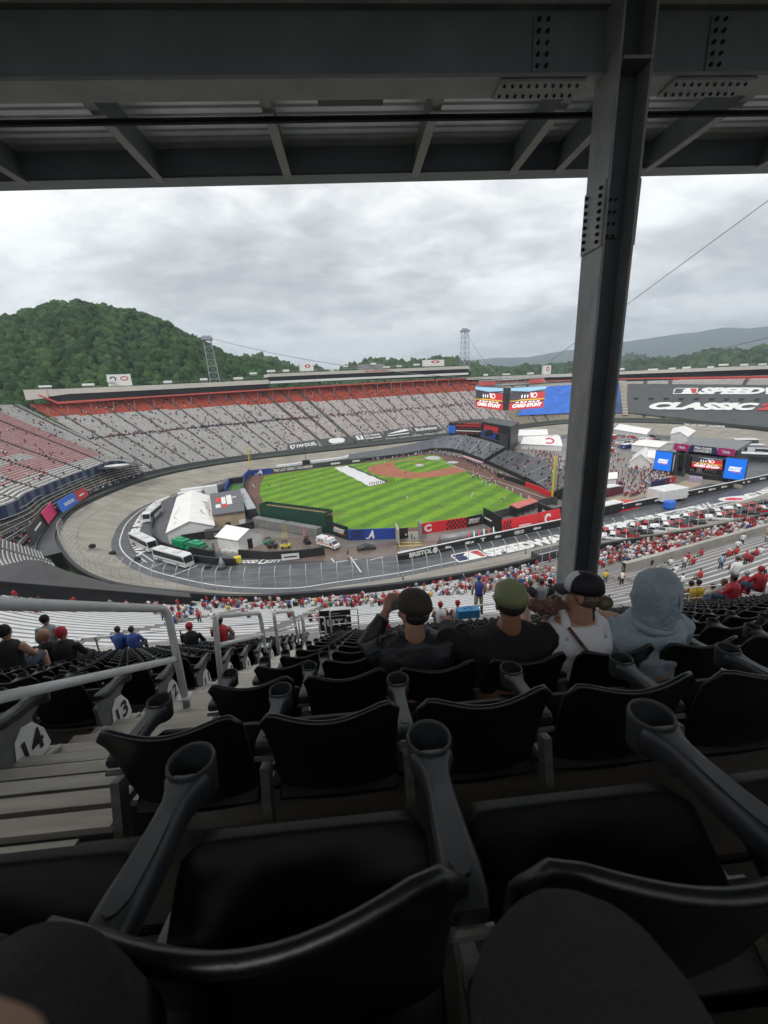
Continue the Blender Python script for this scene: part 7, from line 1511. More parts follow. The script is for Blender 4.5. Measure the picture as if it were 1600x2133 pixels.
seats.append((.2, XL+.249+.497, ring_y(0), tread_z(0), 0, 1, 'R', None))
byk = {}
seats.sort(key=lambda s: s[0])
rown = lambda k: ['', 'front-most', 'second', 'third', 'fourth', 'fifth', 'sixth', 'seventh', 'eighth', 'ninth', 'tenth', 'eleventh', 'twelfth', 'thirteenth', 'fourteenth', 'fifteenth', 'sixteenth'][k]
colw = lambda j: (['first']+ORD[1:])[j] if j < 30 else 'last'
rs_ = random.Random(3)
NSEAT = 292; stuff_seats = seats[NSEAT:]
def seat_label(k, j, s):
    if k == 0: return 'black seat under the photographer in the lowest part of the view'
    r = 'nearest row' if k == 1 else '%s row down' % rown(k)
    return 'black seat, %s, %s from the aisle in the %s block' % (r, colw(j), 'right' if s == 'R' else 'left')
arms_extra = []
for i, (dpt, x, y, z, k, j, s, P) in enumerate(seats[:NSEAT]):
    lab = seat_label(k, j, s)
    if not first_used:
        o = seat0; o.location = (x, y, z); first_used = True; o['label'] = lab
    else: o = clone(seat0, (x, y, z), 0, lab)
    o['group'] = 'black stadium seats with cup holder armrests'
    o.rotation_euler = (0, 0, R(rs_.uniform(-.5, .5)))
    byk[(k, j, s)] = o
    if (j == 0 and s == 'R') or k == 0: arms_extra.append((o, -1))
    if j == 0 and s == 'L': pass
arm_me = [c for c in seat0.children if c.name.startswith('armrest')][0]; brk_me = [c for c in seat0.children if c.name.startswith('bracket')][0]
for o, sg in arms_extra:
    for src in (arm_me, brk_me):
        c = src.copy(); COL.objects.link(c); c.parent = o; c.location = (-HB-.004, 0, 0)
for key in ((0, 1, 'R'), (3, 2, 'R'), (3, 3, 'R'), (3, 4, 'R'), (3, 5, 'R')):     # pans folded down under the people sitting on them
    if key in byk:
        pn = [c for c in byk[key].children if c.name.startswith('seat_pan')][0]; rot = Matrix.Rotation(R(-34), 4, 'X'); h = Vector((0, -.36, .425)); pn.rotation_euler = (R(-34), 0, 0); pn.location = h-(rot @ h)
# farthest seats joined as one mass
dg = bpy.context.evaluated_depsgraph_get(); mass = MB(); parts = []
m = MB()
bk = MB(); 
for ch in seat0.children:
    me = ch.data; parts.append(([np.array(v.co)+np.array(ch.location) for v in me.vertices], [tuple(p.vertices) for p in me.polygons], 0 if ('back' in ch.name or 'pan' in ch.name) else 1))
for (dpt, x, y, z, k, j, s, P) in stuff_seats:
    for vs, fs, mi in parts: mass.add([v+np.array([x, y, z]) for v in vs], fs, mi)
if stuff_seats: tag(mass.build('far_seat_rows', [M_seat, M_arm], smooth=True), 'farthest black seats packed together at the ends of the rows', 'seats', kind='stuff')
# aisle end panels with row numbers on the left block
M_plate = mat('white_plate', (.92, .92, .90), .5, var=.05, scale=10); M_panel = mat('end_panel_grey', (.17, .175, .18), .5, .2, var=.2, scale=12)
for k in range(2, K_MAX+1):
    num = 17-k; y, z = ring_y(k), tread_z(k); X = XR-.0
    o = empty('row_end_panel', (X, y, z), 0, 'grey end panel with plate %s, %s numbered panel down the aisle' % (['', 'one', 'two', 'three', 'four', 'five', 'six', 'seven', 'eight', 'nine', 'ten', 'eleven', 'twelve', 'thirteen', 'fourteen', 'fifteen'][num], (['first']+ORD[1:])[k-2]), 'row marker', 'numbered row end panels along the aisle')
    m = MB(); pr = [(-.42, .60), (-.12, .63), (.03, .60), (.0, .54), (-.12, .50), (-.06, .10), (-.04, 0), (-.34, 0), (-.40, .30)]; n = len(pr)
    m.add([(0.005, a, b) for a, b in pr]+[(.035, a, b) for a, b in pr], [tuple(range(n))[::-1], tuple(range(n, 2*n))]+[(i, (i+1) % n, n+(i+1) % n, n+i) for i in range(n)]); m.build('panel', M_panel, o, fix=True, bevel=.003)
    c0 = (-.175, .365); pl = [(-.115, -.135), (.07, -.135), (.115, -.10), (.10, .02), (.04, .12), (-.035, .145), (-.10, .10), (-.125, 0)]
    n = len(pl); m = MB(); m.add([(.037, c0[0]+a, c0[1]+b) for a, b in pl]+[(.042, c0[0]+a, c0[1]+b) for a, b in pl], [tuple(range(n))[::-1], tuple(range(n, 2*n))]+[(i, (i+1) % n, n+(i+1) % n, n+i) for i in range(n)]); pt_ = m.build('number_plate', M_plate, o, fix=True)
    m = MB(); w = .15 if num > 9 else .075; put_text(m, str(num), lambda u, v: (.0445, c0[0]-w/2+w*u, c0[1]-.075+.14*v), bold=.03); m.build('number', M_black, pt_)
    c = arm_me.copy(); COL.objects.link(c); c.parent = o; c.location = (.02, 0, 0)
# ------------------------------------------------------------------ handrails in the aisle
def railpx(px, py, x): return VP(px, py, (x, 0), (x, 10))
def round_path(P, r=.06, n=5):
    P = [np.array(p, float) for p in P]; Q = [P[0]]
    for a, b, c in zip(P[:-2], P[1:-1], P[2:]):
        d1 = (a-b)/np.linalg.norm(a-b); d2 = (c-b)/np.linalg.norm(c-b); r_ = min(r, np.linalg.norm(a-b)*.45, np.linalg.norm(c-b)*.45)
        for t in np.linspace(0, 1, n): Q.append((b+d1*r_)*(1-t)**2+2*b*t*(1-t)+(b+d2*r_)*t*t)
    Q.append(P[-1]); return Q
XH = -1.6
slope = -RZ/RY
def step_z(y):      # aisle step height under y
    k = 1; n = math.floor((y-(ring_y(1)-.47))/(RY/4)); return tread_z(1)+RZ-(n+1)*RZ/4
def aisle_rail(bf, tf, tb, bb, mf, mb_, lab):
    """pixels: front foot, front top, back top, back foot, mid rail ends (front foot is the one farther from the viewer)"""
    q = [railpx(*p, XH) if p is not None else None for p in (bf, tf, tb, bb, mf, mb_)]
    y0 = q[2][1]; q[3] = np.array([XH, y0, step_z(y0)]) if q[3] is None else q[3]
    o = empty('handrail', q[0], 0, lab, 'handrail', 'pale pipe handrails down the aisle'); L_ = -np.array(o.location)
    P = round_path([q[0]-[0, 0, .1], q[1], q[2], q[3]-[0, 0, .1]], .12, 7); m = MB().tube(P, .030, 12); x_ = m.build('rail_loop', M_rail, o, smooth=True); x_.location = L_
    m = MB().tube([q[4], q[5]], .026, 10); x_ = m.build('mid_rail', M_rail, o, smooth=True); x_.location = L_
    m = MB().box(q[0]+[0, 0, .006], (.10, .10, .012)); x_ = m.build('foot_plate', M_rail, o); x_.location = L_
aisle_rail((385, 1452), (348, 1268), (-260, 1250), None, (362, 1374), (-260, 1510), 'nearest thick pale handrail crossing the left edge of the view')
aisle_rail((552, 1345), (541, 1277), (447, 1283), (458, 1412), (548, 1322), (452, 1345), 'second pale looped handrail down the aisle')
aisle_rail((622, 1335), (610, 1273), (570, 1276), (580, 1350), (616, 1305), (575, 1315), 'third smaller handrail loop down the aisle')
aisle_rail((668, 1325), (662, 1276), (628, 1278), (634, 1330), (665, 1300), (631, 1305), 'fourth smallest handrail loop near the foot of the aisle')
# front railings of the seat block
def front_rail(x0, x1, y, zb, lab, h=1.05, n=9, r=.022, bars=2):
    o = empty('front_railing', ((x0+x1)/2, y, zb), 0, lab, 'railing'); L_ = -np.array(o.location)
    for k in range(n): x = x0+(x1-x0)*k/(n-1); m = MB().bar((x, y, zb), (x, y, zb+h), .05, .03); x_ = m.build('post', M_brk, o); x_.location = L_
    for b in range(bars+1): m = MB().tube([(x0, y, zb+h-b*h*.42), (x1, y, zb+h-b*h*.42)], r if b == 0 else r*.6, 8); x_ = m.build('rail', M_rail, o, smooth=True); x_.location = L_
yf = ring_y(K_MAX)+.55; zf = tread_z(K_MAX)-.5
front_rail(-13.5, -2.2, yf, zf+.25, 'grey railing along the foot of the left seat block'); front_rail(-.7, 5.2, yf, zf+.25, 'grey railing along the foot of the right seat block behind the capped men', n=6); front_rail(7.4, 15, yf, zf+.25, 'pale railing along the foot of the right seat block beyond the hooded person', n=6)
tag(MB().box((0, yf+.7, zf-.1), (30, 1.6, .2)).build('concourse_floor', mat('concourse_concrete', (.28, .27, .25), .7, var=.15, scale=.8)), kind='structure')
# gate like loops at the foot of the aisle and right side
def loop(x, y, zb, w, h, lab, ang=0):
    o = empty('gate_rail', (x, y, zb), ang, lab, 'gate rail'); m = MB().tube(round_path([(-w/2, 0, 0), (-w/2, 0, h), (w/2, 0, h), (w/2, 0, 0)], .1, 6), .026, 10); m.build('rail_loop', M_rail, o, smooth=True); MB().tube([(-w/2, 0, h*.5), (w/2, 0, h*.5)], .02, 8).build('mid_rail', M_rail, o, smooth=True)
loop(-1.9, yf-.2, zf+.3, .9, 1.15, 'small looped gate rail at the left foot of the aisle'); loop(-.8, yf+.3, zf+.25, 1.0, 1.15, 'small looped gate rail at the right foot of the aisle'); loop(8.2, yf-.9, zf+.4, 1.3, 1.0, 'pale looped rail beyond the hooded person', .1); loop(10.6, yf-.8, zf+.4, 1.6, 1.1, 'pale looped rail near the right edge of the view', .1); loop(5.9, yf-.3, zf+.3, .9, 1.1, 'barred gate rail between the white top woman and hooded person')
# black wayfinding sign
c = np.array([-1.15, yf+.62, zf+.75]); o = empty('exit_sign', c, 0, 'black sign board reading arrow U T arrow hung on the railing at the aisle foot', 'sign'); MB().box((0, 0, 0), (1.15, .04, .95)).build('board', M_black, o)
m = MB(); f = lambda u, v: (-.575+1.15*u, -.025, -.475+.95*v); put_text(m, 'UT', f, (.22, .30, .74, .62), bold=.06, spacing=1.25); poly2(m, f, [(.80, .30), (.93, .46), (.80, .62)]); poly2(m, f, [(.17, .30), (.05, .46), (.17, .62)]); rect2(m, f, .05, .74, .95, .77); rect2(m, f, .35, .85, .65, .87); m.build('lettering', M_white, o)
# hidden backing deck under the seats; rear left unwalled so sky light enters
tag(MB().quad((-16, -6, ZC-.2), (16, -6, ZC-.2), (16, yf, zf-.2), (-16, yf, zf-.2)).quad((-16, yf, zf-.2), (16, yf, zf-.2), (16, yf, zf-5), (-16, yf, zf-5)).build('deck_underside', M_black), 'black underside of the upper seating deck', 'deck')
for k in range(2, 8):      # no back wall above the rear rows, left open for sky light
    pass
m = MB()
for k in range(-5, -1): m.box((0, ring_y(k)-.47+RY/2, tread_z(k)-.05), (30, RY, .1)); m.box((0, ring_y(k)-.47, tread_z(k)+RZ/2-.05), (30, .03, RZ-.1))
tag(m.build('rear_deck', M_deck), 'brown stepped deck rising behind the viewer', 'deck')
# ------------------------------------------------------------------ steel roof over the upper deck
M_beam = mat('painted_steel_blue', (.22, .25, .26), .5, .1, var=.12, scale=1.5, bump=.1, bscale=30)
M_flange = mat('painted_steel_warm', (.33, .32, .31), .5, .1, var=.12, scale=2)
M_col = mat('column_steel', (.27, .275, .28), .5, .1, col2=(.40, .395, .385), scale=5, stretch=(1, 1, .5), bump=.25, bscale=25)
M_colD = mat('column_web_shaded', (.085, .095, .11), .5, .1, var=.15, scale=3)  # shade of the recess between the flanges painted in as darker steel
M_rib = mat('ribbed_deck', (.78, .80, .80), .45, .25, var=.1, scale=2); M_bolt = mat('black_bolts', (.02, .021, .023), .5, .4)
rf_ = empty('stadium_roof', (0, 6, ZC+3), 0, 'dark steel roof of a deep girder, rafters and ribbed sheets overhead', 'roof'); rl = -np.array(rf_.location)
def rp(name, m, mt, parent=None, **k):
    x_ = m.build(name, mt, parent or rf_, **k); x_.location = rl if parent is None else (0, 0, 0); return x_
YG = 4.6
z = lambda h: ZC+h
X0, X1 = -12, 14
m = MB().box((0, YG+.06, z(2.78)), (X1-X0+0, .03, .50)); rp('girder_web', m, M_beam)
m = MB().box((1, YG+.12, z(2.535)), (X1-X0, .29, .03)).box((1, YG+.12, z(3.03)), (X1-X0, .29, .03)); rp('girder_flange', m, M_flange)
YE = 7.72
for pxr in (-820, -530, -240, 45, 330, 598, 865, 1067, 1162, 1350, 1580, 1850, 2120):
    x = VP(pxr, 352, (0, YE), (1, YE))[0]
    m = MB().box((x, (YG+YE)/2+.1, z(3.25)), (.02, YE-YG-.1, .36)); w_ = rp('rafter', m, M_beam); m = MB().box((x, (YG+YE)/2+.1, z(3.055)), (.12, YE-YG-.1, .02)); fl_ = rp('flange', m, M_flange, w_)
m = MB(); y = -1.9; 
while y < YE-.05:
    m.add([(xx, y+a, z(b)) for xx in (X0, X1) for a, b in ((0, 3.44), (.10, 3.44), (.125, 3.52), (.145, 3.52), (.17, 3.44))], [(0, 1, 6, 5), (1, 2, 7, 6), (2, 3, 8, 7), (3, 4, 9, 8)]); y += .17
rp('ribbed_sheet', m, M_rib)
m = MB().box((1, YE+.02, z(3.31)), (X1-X0, .04, .40)).box((1, YE+.29, z(3.31)), (X1-X0, .02, .42)); rp('eave_channel', m, mat('eave_dark', (.26, .28, .33), .5, var=.1, scale=2))
m = MB().box((1, YE+.16, z(3.10)), (X1-X0, .30, .03)); rp('eave_soffit', m, M_beam)
m = MB().box((1, YE+.325, z(3.12)), (X1-X0, .03, .05)); rp('eave_trim', m, mat('rust_edge', (.22, .07, .04), .7, var=.2, scale=4))
m = MB().tube([(X0, 6.12, z(2.99)), (X1, 6.12, z(2.99))], .035, 8); rp('conduit', m, M_black)
m = MB().box((0, (YE+.3-2.7)/2, z(3.62)), (X1-X0+2, YE+.3+2.7, .05)); rp('top_sheet', m, M_dgrey)  # rear edge stops short behind the viewer to let sky light in
m = MB()                                            # rear roof bays behind the girder
for i in range(-6, 7): m.box((1.96*i, 1.2, z(3.3)), (.12, 6.4, .3))
rp('rear_rafters', m, M_beam)['kind'] = 'stuff'
# light box and cable under the girder
p = VP(730, 198, (0, YG+.34), (1, YG+.34)); m = MB().box((p[0], YG+.38, p[2]), (.62, .10, .07)); rp('cable_tray', m, M_dgrey); q = VP(752, 195, (0, YG+.3), (1, YG+.3)); m = MB().tube([(q[0], YG+.28, q[2]+.06), (q[0], YG+.28, q[2]-.02)], .03, 8).ico((q[0], YG+.28, q[2]-.045), .022, 1); rp('ceiling_sensor', m, M_bolt)
P = [VP(x_, y_, (0, YG+.3), (1, YG+.3)) for x_, y_ in ((790, 186), (810, 196), (830, 190), (850, 197), (870, 188), (882, 192))]; m = MB().tube(P, .012, 6); rp('hanging_cable', m, M_bolt)
# bolt plates on the girder
def bolts(parent, pts, n, r=.016, l=.03):
    m = MB()
    for p_ in pts: a = np.array(p_, float); m.tube([a, a+np.array(n)*l*.6], r, 6); m.ico(a+np.array(n)*l*.6, r*.62, 1)
    x_ = m.build('bolt_group', M_bolt, parent); x_['kind'] = 'stuff'; return x_
for cx in (VP(1132, 90, (0, YG), (1, YG))[0], VP(1497, 98, (0, YG), (1, YG))[0]):
    m = MB().box((cx, YG+.035, z(2.78)), (.16, .02, .40)); pl = rp('splice_plate', m, M_beam); bolts(pl, [(cx+sx*.04, YG+.02, z(2.62+.08*k)) for sx in (-1, 1) for k in range(5)], (0, -1, 0))
    m = MB().box((cx+.02, YG+.12, z(2.508)), (.78, .25, .02)); pl = rp('splice_plate', m, M_flange); bolts(pl, [(cx+.02-.34+.075*k, YG+.05+.14*s, z(2.497)) for s in (0, 1) for k in range(10)], (0, 0, -1), .014, .02)
# ------------------------------------------------------------------ column
def colx(px, py, y=YG-.2): return VP(px, py, (0, y), (1, y))
xl, xr_ = colx(1205, 730)[0], 0
cb = colx(1195, 1150); ct = colx(1200, 700)
YC = 4.38
a = VP(1195, 1130, (0, YC), (1, YC)); b = VP(1247, 1130, (0, YC), (1, YC)); t1_ = VP(1270, 400, (0, YC), (1, YC)); t2_ = VP(1339, 400, (0, YC), (1, YC)); print('col', a, b, t1_, t2_)
xa = (a[0]+t1_[0])/2; xb = (b[0]+t2_[0])/2; wc = xb-xa; col = empty('steel_column', ((xa+xb)/2, YC+.2, ZC-6), 0, 'large leaning-looking dark steel H column standing right of the middle', 'column')
zb_, zt_ = -6+6, 9.2
zb0, zt0 = 0.2, 9.6
tf = .025; dr = ray(1163, 1130); dr2 = ray(1234, 400); D = (xa/(dr[0]/dr[1])-YC + xa/(dr2[0]/dr2[1])-YC)/2; print('D', D, wc); D *= 1.15
ly = -.2
m = MB().box((-wc/2+tf/2, ly+D/2, (zb0+zt0)/2), (tf, D, zt0-zb0)); m.build('left_flange', M_col, col, bevel=.004)
m = MB().box((wc/2-tf/2, ly+D/2, (zb0+zt0)/2), (tf, D, zt0-zb0)); m.build('right_flange', M_col, col, bevel=.004)
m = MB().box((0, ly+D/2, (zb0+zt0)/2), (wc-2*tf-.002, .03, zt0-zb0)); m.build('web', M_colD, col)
m = MB().box((0, 0, .1), (wc*1.6, .5, .2)); m.build('base_plate', M_col, col)
# splice plates with studs
zs = (VP(1300, 370, (0, YC), (1, YC))[2]-(ZC-6), VP(1290, 510, (0, YC), (1, YC))[2]-(ZC-6)); zc_ = sum(zs)/2; hs_ = zs[0]-zs[1]
for s in (-1, 1):
    m = MB().box((s*(wc/2+.009), ly+D/2, zc_), (.018, D*.94, hs_)); pl = m.build('splice_plate', M_col, col, bevel=.003)
    bolts(pl, [(s*(wc/2+.018), ly+D*.5+q*D*.32, zs[1]+.05+(hs_-.1)*k/7) for q in (-1, 1) for k in range(8)], (s, 0, 0), .018, .03)
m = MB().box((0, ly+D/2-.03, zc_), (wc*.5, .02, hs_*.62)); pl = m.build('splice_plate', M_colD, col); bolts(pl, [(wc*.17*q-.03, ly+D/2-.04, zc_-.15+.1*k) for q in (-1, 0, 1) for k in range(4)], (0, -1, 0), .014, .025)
m = MB().box((0, ly+D/2-.1, 8.53), (wc-2*tf-.004, D*.6, .025)); m.build('stiffener', M_flange, col)
# ------------------------------------------------------------------ people close to the camera
def remesh(o, vox, it=6, disp=None, dscale=.09, sub=0):
    r = o.modifiers.new('remesh', 'REMESH'); r.mode = 'VOXEL'; r.voxel_size = vox; r.use_smooth_shade = True
    s_ = o.modifiers.new('smooth', 'SMOOTH'); s_.factor = .5; s_.iterations = it
    if disp:
        tx = bpy.data.textures.get('folds_%g' % dscale) or bpy.data.textures.new('folds_%g' % dscale, 'CLOUDS'); tx.noise_scale = dscale; tx.noise_depth = 2
        d_ = o.modifiers.new('folds', 'DISPLACE'); d_.texture = tx; d_.strength = disp; d_.mid_level = .5; d_.texture_coords = 'GLOBAL'
    return o
def ell(m, c, r, mi=0, sub=3):
    bm = bmesh.new(); bmesh.ops.create_icosphere(bm, subdivisions=sub, radius=1); bm.verts.ensure_lookup_table()
    m.add([(c[0]+v.co.x*r[0], c[1]+v.co.y*r[1], c[2]+v.co.z*r[2]) for v in bm.verts], [tuple(v.index for v in f.verts) for f in bm.faces], mi); bm.free()
def eloft(m, rings, n=24, cap=True):            # rings: (x, y, z, rx, ry, tilt)
    vs = []; fs = []
    for (x, y, z, rx, ry) in rings:
        for k in range(n): a = 2*math.pi*k/n; vs.append((x+rx*math.copysign(abs(math.cos(a))**.85, math.cos(a)), y+ry*math.copysign(abs(math.sin(a))**.85, math.sin(a)), z))
    for i in range(len(rings)-1):
        for k in range(n): fs.append((i*n+k, i*n+(k+1) % n, (i+1)*n+(k+1) % n, (i+1)*n+k))
    if cap: fs.append(tuple(range(n))[::-1]); fs.append(tuple((len(rings)-1)*n+k for k in range(n)))
    m.add(vs, fs)
def hand(m, w, d, up, curl=.5, s=1.0, side=1):
    """palm and five bent fingers from wrist w toward d (unit), palm normal up"""
    w, d, up = Vector(w), Vector(d).normalized(), Vector(up).normalized(); sd_ = d.cross(up).normalized()*side; up = sd_.cross(d).normalized()*side
    for q in (-.5, 0, .5): m.tube([w, w+d*.045+sd_*q*.035, w+d*.085+sd_*q*.055], [.020*s, .017*s, .013*s], 8)
    for i, (off, L_) in enumerate(((-.03, .062), (-.010, .075), (.011, .070), (.031, .052))):
        a = w+d*.085+sd_*off; b = a+d*L_*.5-up*L_*.25*curl*2; c = b+d*L_*.25*(1-curl)-up*L_*.35*curl*2; m.tube([a, b, c], [.0095*s, .0085*s, .007*s], 8)
    a = w+d*.03-sd_*.022; b = a+d*.03-sd_*.03-up*.012; c = b+d*.03-up*.018+sd_*.004; m.tube([a, b, c], [.012*s, .0105*s, .008*s], 8)
def head(m, c, yaw, tilt=0, s=1.0):
    """head with nose, ears, jaw facing +y turned by yaw (radians, + = left)"""
    M_ = Matrix.Translation(Vector(c)) @ Matrix.Rotation(yaw, 4, 'Z') @ Matrix.Rotation(tilt, 4, 'X'); k0 = len(m.v)
    ell(m, (0, -.012, .028), (.074, .092, .090)); ell(m, (0, .015, -.035), (.058, .066, .078)); ell(m, (0, .04, -.085), (.036, .036, .026), sub=2)
    m.tube([(0, .088, .02), (0, .104, -.012), (0, .112, -.026)], [.009, .012, .014], 8); ell(m, (0, .086, -.062), (.024, .012, .010), sub=2)
    for e in (-1, 1):
        ell(m, (e*.076, -.005, -.005), (.010, .020, .033), sub=2); ell(m, (e*.031, .076, .022), (.015, .012, .009), sub=2); ell(m, (e*.04, .055, -.02), (.026, .03, .022), sub=2)
    for i in range(k0, len(m.v)): m.v[i] = tuple(M_ @ Vector([q*s for q in m.v[i]]))
    return M_
def eyes(M_, parent, s=1.0):
    m = MB()
    for e in (-1, 1): ell(m, tuple(M_ @ Vector((e*.031*s, .086*s, .022*s))), (.011, .007, .006), sub=2)
    return m.build('eyes', mat('eye_white', (.6, .6, .58), .3), parent, smooth=True)
def cap(parent, M_, mt, brim_mt, back=False, s=1.0, panel=None, high=.0):
    m = MB(); n = 28; rings = [(.0, .0845, .104), (.03, .0835, .102), (.06, .076, .093), (.082, .058, .072), (.096, .030, .038), (.101, .004, .005)]
    vs = []; fs = []
    for (z_, rx, ry) in rings:
        for k in range(n): a = 2*math.pi*k/n; vs.append(tuple(M_ @ Vector((rx*math.cos(a)*s, (-.012+ry*math.sin(a))*s, (.028+z_*(1+high))*s))))
    for i in range(len(rings)-1):
        for k in range(n):
            fs.append((i*n+k, i*n+(k+1) % n, (i+1)*n+(k+1) % n, (i+1)*n+k))
    fs.append(tuple((len(rings)-1)*n+k for k in range(n))); m.add(vs, fs)
    if panel: m.m = [1 if (n*.12 < (i % n) < n*.38 and i < n*4) else 0 for i in range(len(m.f))]
    c_ = m.build('cap', [mt, panel] if panel else mt, parent, smooth=True); sl = c_.modifiers.new('solid', 'SOLIDIFY'); sl.thickness = .004; sl.offset = 1
    bz = .03; sg = -1 if back else 1; m = MB(); vs = []
    for j in range(5):
        for i in range(13): t = (i/12-.5)*1.9; rr = .086+.068*(j/4)*math.cos(t*.82); vs.append(tuple(M_ @ Vector((math.sin(t)*(.080+.004*j)*s, (-.012+sg*(math.cos(t)*.100+(rr-.086)))*s, (bz-.010*(j/4)-.018*(math.sin(t)**2)*(j/4))*s))))
    fs = [(j*13+i, j*13+i+1, (j+1)*13+i+1, (j+1)*13+i) for j in range(4) for i in range(12)]; m.add(vs, fs); b_ = m.build('brim', brim_mt, c_, smooth=True); sl = b_.modifiers.new('solid', 'SOLIDIFY'); sl.thickness = .005
    m = MB(); ell(m, tuple(M_ @ Vector((0, -.012*s, (.028+.103*(1+high))*s))), (.006, .006, .004), sub=2); m.build('button', brim_mt, c_, smooth=True)
    m = MB()
    for k in range(6): a = math.pi*k/3+.5; m.tube([tuple(M_ @ Vector((rx*1.015*math.cos(a)*s, (-.012+ry*1.015*math.sin(a))*s, (.028+z_*(1+high))*s))) for (z_, rx, ry) in rings[:5]], .0012, 5)
    m.build('seams', brim_mt, c_)
    return c_
def seated(px, py, dep, lab, hw=0.0, fat=1.0, head_yaw=0.0, tilt=-.05, arms=None, garment=None, gfold=.014, skin=SKIN, row=3, sleeveless=False, lean=0.0, hs=1.0, trous=None):
    """the head centre sits at the pixel; body drops to the seat of the given row"""
    H = DP(px, py, dep); tz = tread_z(row); hz = H[2]-tz; o = empty('person', (H[0], H[1], tz), 0, lab, 'person'); B_ = MB(); sh_z = hz-.195; yb = .035-lean
    M_ = head(B_, (0, 0, hz), head_yaw, tilt, hs)
    B_.tube([(0, -.02, hz-.06), (0, -.03, hz-.13), (0, yb-.01, sh_z+.03)], [.052, .056, .075], 14)
    W_ = .19*fat
    eloft(B_, [(0, yb-.04, .44, .17*fat, .12), (0, yb-.05, .55, .17*fat, .125), (0, yb-.05, .70, .155*fat, .115), (0, yb-.04, sh_z-.20, .175*fat, .12), (0, yb-.03, sh_z-.06, .185*fat, .105), (0, yb-.02, sh_z+.01, .15*fat, .08), (0, yb-.01, sh_z+.035, .09, .06)])
    arms = arms or {}
    A = {}
    for s_ in (-1, 1):
        k_ = 'L' if s_ < 0 else 'R'; el, wr, hd = arms.get(k_, ((s_*(W_+.08), .10, sh_z-.27), (s_*.14, .30, .62), (-s_*.3, 1, -.1)))
        A[s_] = (el, wr, hd); B_.tube([(s_*(W_-.03), yb-.01, sh_z-.02), (s_*(W_+.03), yb, sh_z-.07), el, wr], [.062, .056*fat, .046*fat, .030], 12); hand(B_, wr, hd, (0, -.3, 1), .6, 1.0, side=s_)
        B_.tube([(s_*.09, yb-.02, .50), (s_*.14, yb+.22, .55), (s_*.16, yb+.42, .53)], [.085, .080, .062], 12); B_.tube([(s_*.16, yb+.42, .53), (s_*.17, yb+.45, .28), (s_*.17, yb+.43, .07)], [.062, .054, .036], 12); B_.tube([(s_*.17, yb+.38, .045), (s_*.18, yb+.62, .035)], [.042, .035], 10)
    bo = B_.build('body', skin, o); remesh(bo, .0085, 4); eyes(M_, o)
    g = MB()
    e_ = 1.09
    eloft(g, [(0, yb-.0, .43, .165*fat, .12), (0, yb-.035, .55, .165*fat*e_, .13), (0, yb-.055, .70, .17*fat*e_, .135), (0, yb-.045, sh_z-.20, .185*fat*e_, .137), (0, yb-.032, sh_z-.06, .19*fat*e_, .12), (0, yb-.025, sh_z+.015, .155*fat*e_, .096)]+([(0, yb-.015, sh_z+.05, .098, .075)] if not sleeveless else []))
    if not sleeveless:
        for s_ in (-1, 1):
            el, wr, hd = A[s_]; wv = Vector(wr); ev = Vector(el); cuff = wv+(ev-wv)*.10; g.tube([(s_*(W_-.04), yb-.01, sh_z-.03), (s_*(W_+.032), yb, sh_z-.075), el, tuple(cuff)], [.078, .072*fat, .062*fat, .046], 12)
    return o, g, M_, sh_z, yb, A, hz
def trousers(o, yb, mt):
    m = MB()
    for s_ in (-1, 1): m.tube([(s_*.09, yb-.06, .50), (s_*.14, yb+.22, .55), (s_*.16, yb+.43, .54), (s_*.17, yb+.46, .28), (s_*.17, yb+.44, .10)], [.10, .095, .078, .066, .055], 12)
    eloft(m, [(0, yb-.05, .42, .18, .13), (0, yb-.05, .58, .175, .13)]); x_ = m.build('trousers', mt, o); remesh(x_, .012, 3, .01, .08)
    m = MB()
    for s_ in (-1, 1): m.box((s_*.175, yb+.50, .045), (.095, .27, .09))
    m.build('shoes', BLKC, o, bevel=.03)
M_jack = mat('black_shiny_jacket', (.012, .013, .016), .5, bump=.15, scale=8, bscale=30, spec=.5); M_tee = mat('black_tshirt', (.010, .010, .012), .85, bump=.2, scale=40, bscale=300)
M_tank = mat('white_tank_cotton', (.80, .80, .84), .8, bump=.2, scale=60, bscale=400); M_hood = mat('blue_grey_fleece', (.34, .41, .47), .9, var=.08, scale=7, bump=.25, bscale=220)
M_capb = mat('dark_brown_cap', (.05, .038, .03), .8, bump=.2, bscale=300, scale=30); M_olive = mat('olive_cap', (.24, .27, .13), .8, var=.12, scale=18, bump=.2, bscale=300); M_capk = mat('navy_black_cap', (.012, .010, .018), .7); M_capw = mat('cap_white_panel', (.62, .62, .66), .7)
M_hair1 = mat('brown_hair', (.045, .026, .015), .55, col2=(.11, .065, .035), scale=20, stretch=(1, 1, 6)); M_hairb = mat('ash_brown_hair', (.07, .05, .03), .5, col2=(.16, .12, .075), scale=25, stretch=(4, 1, 4))
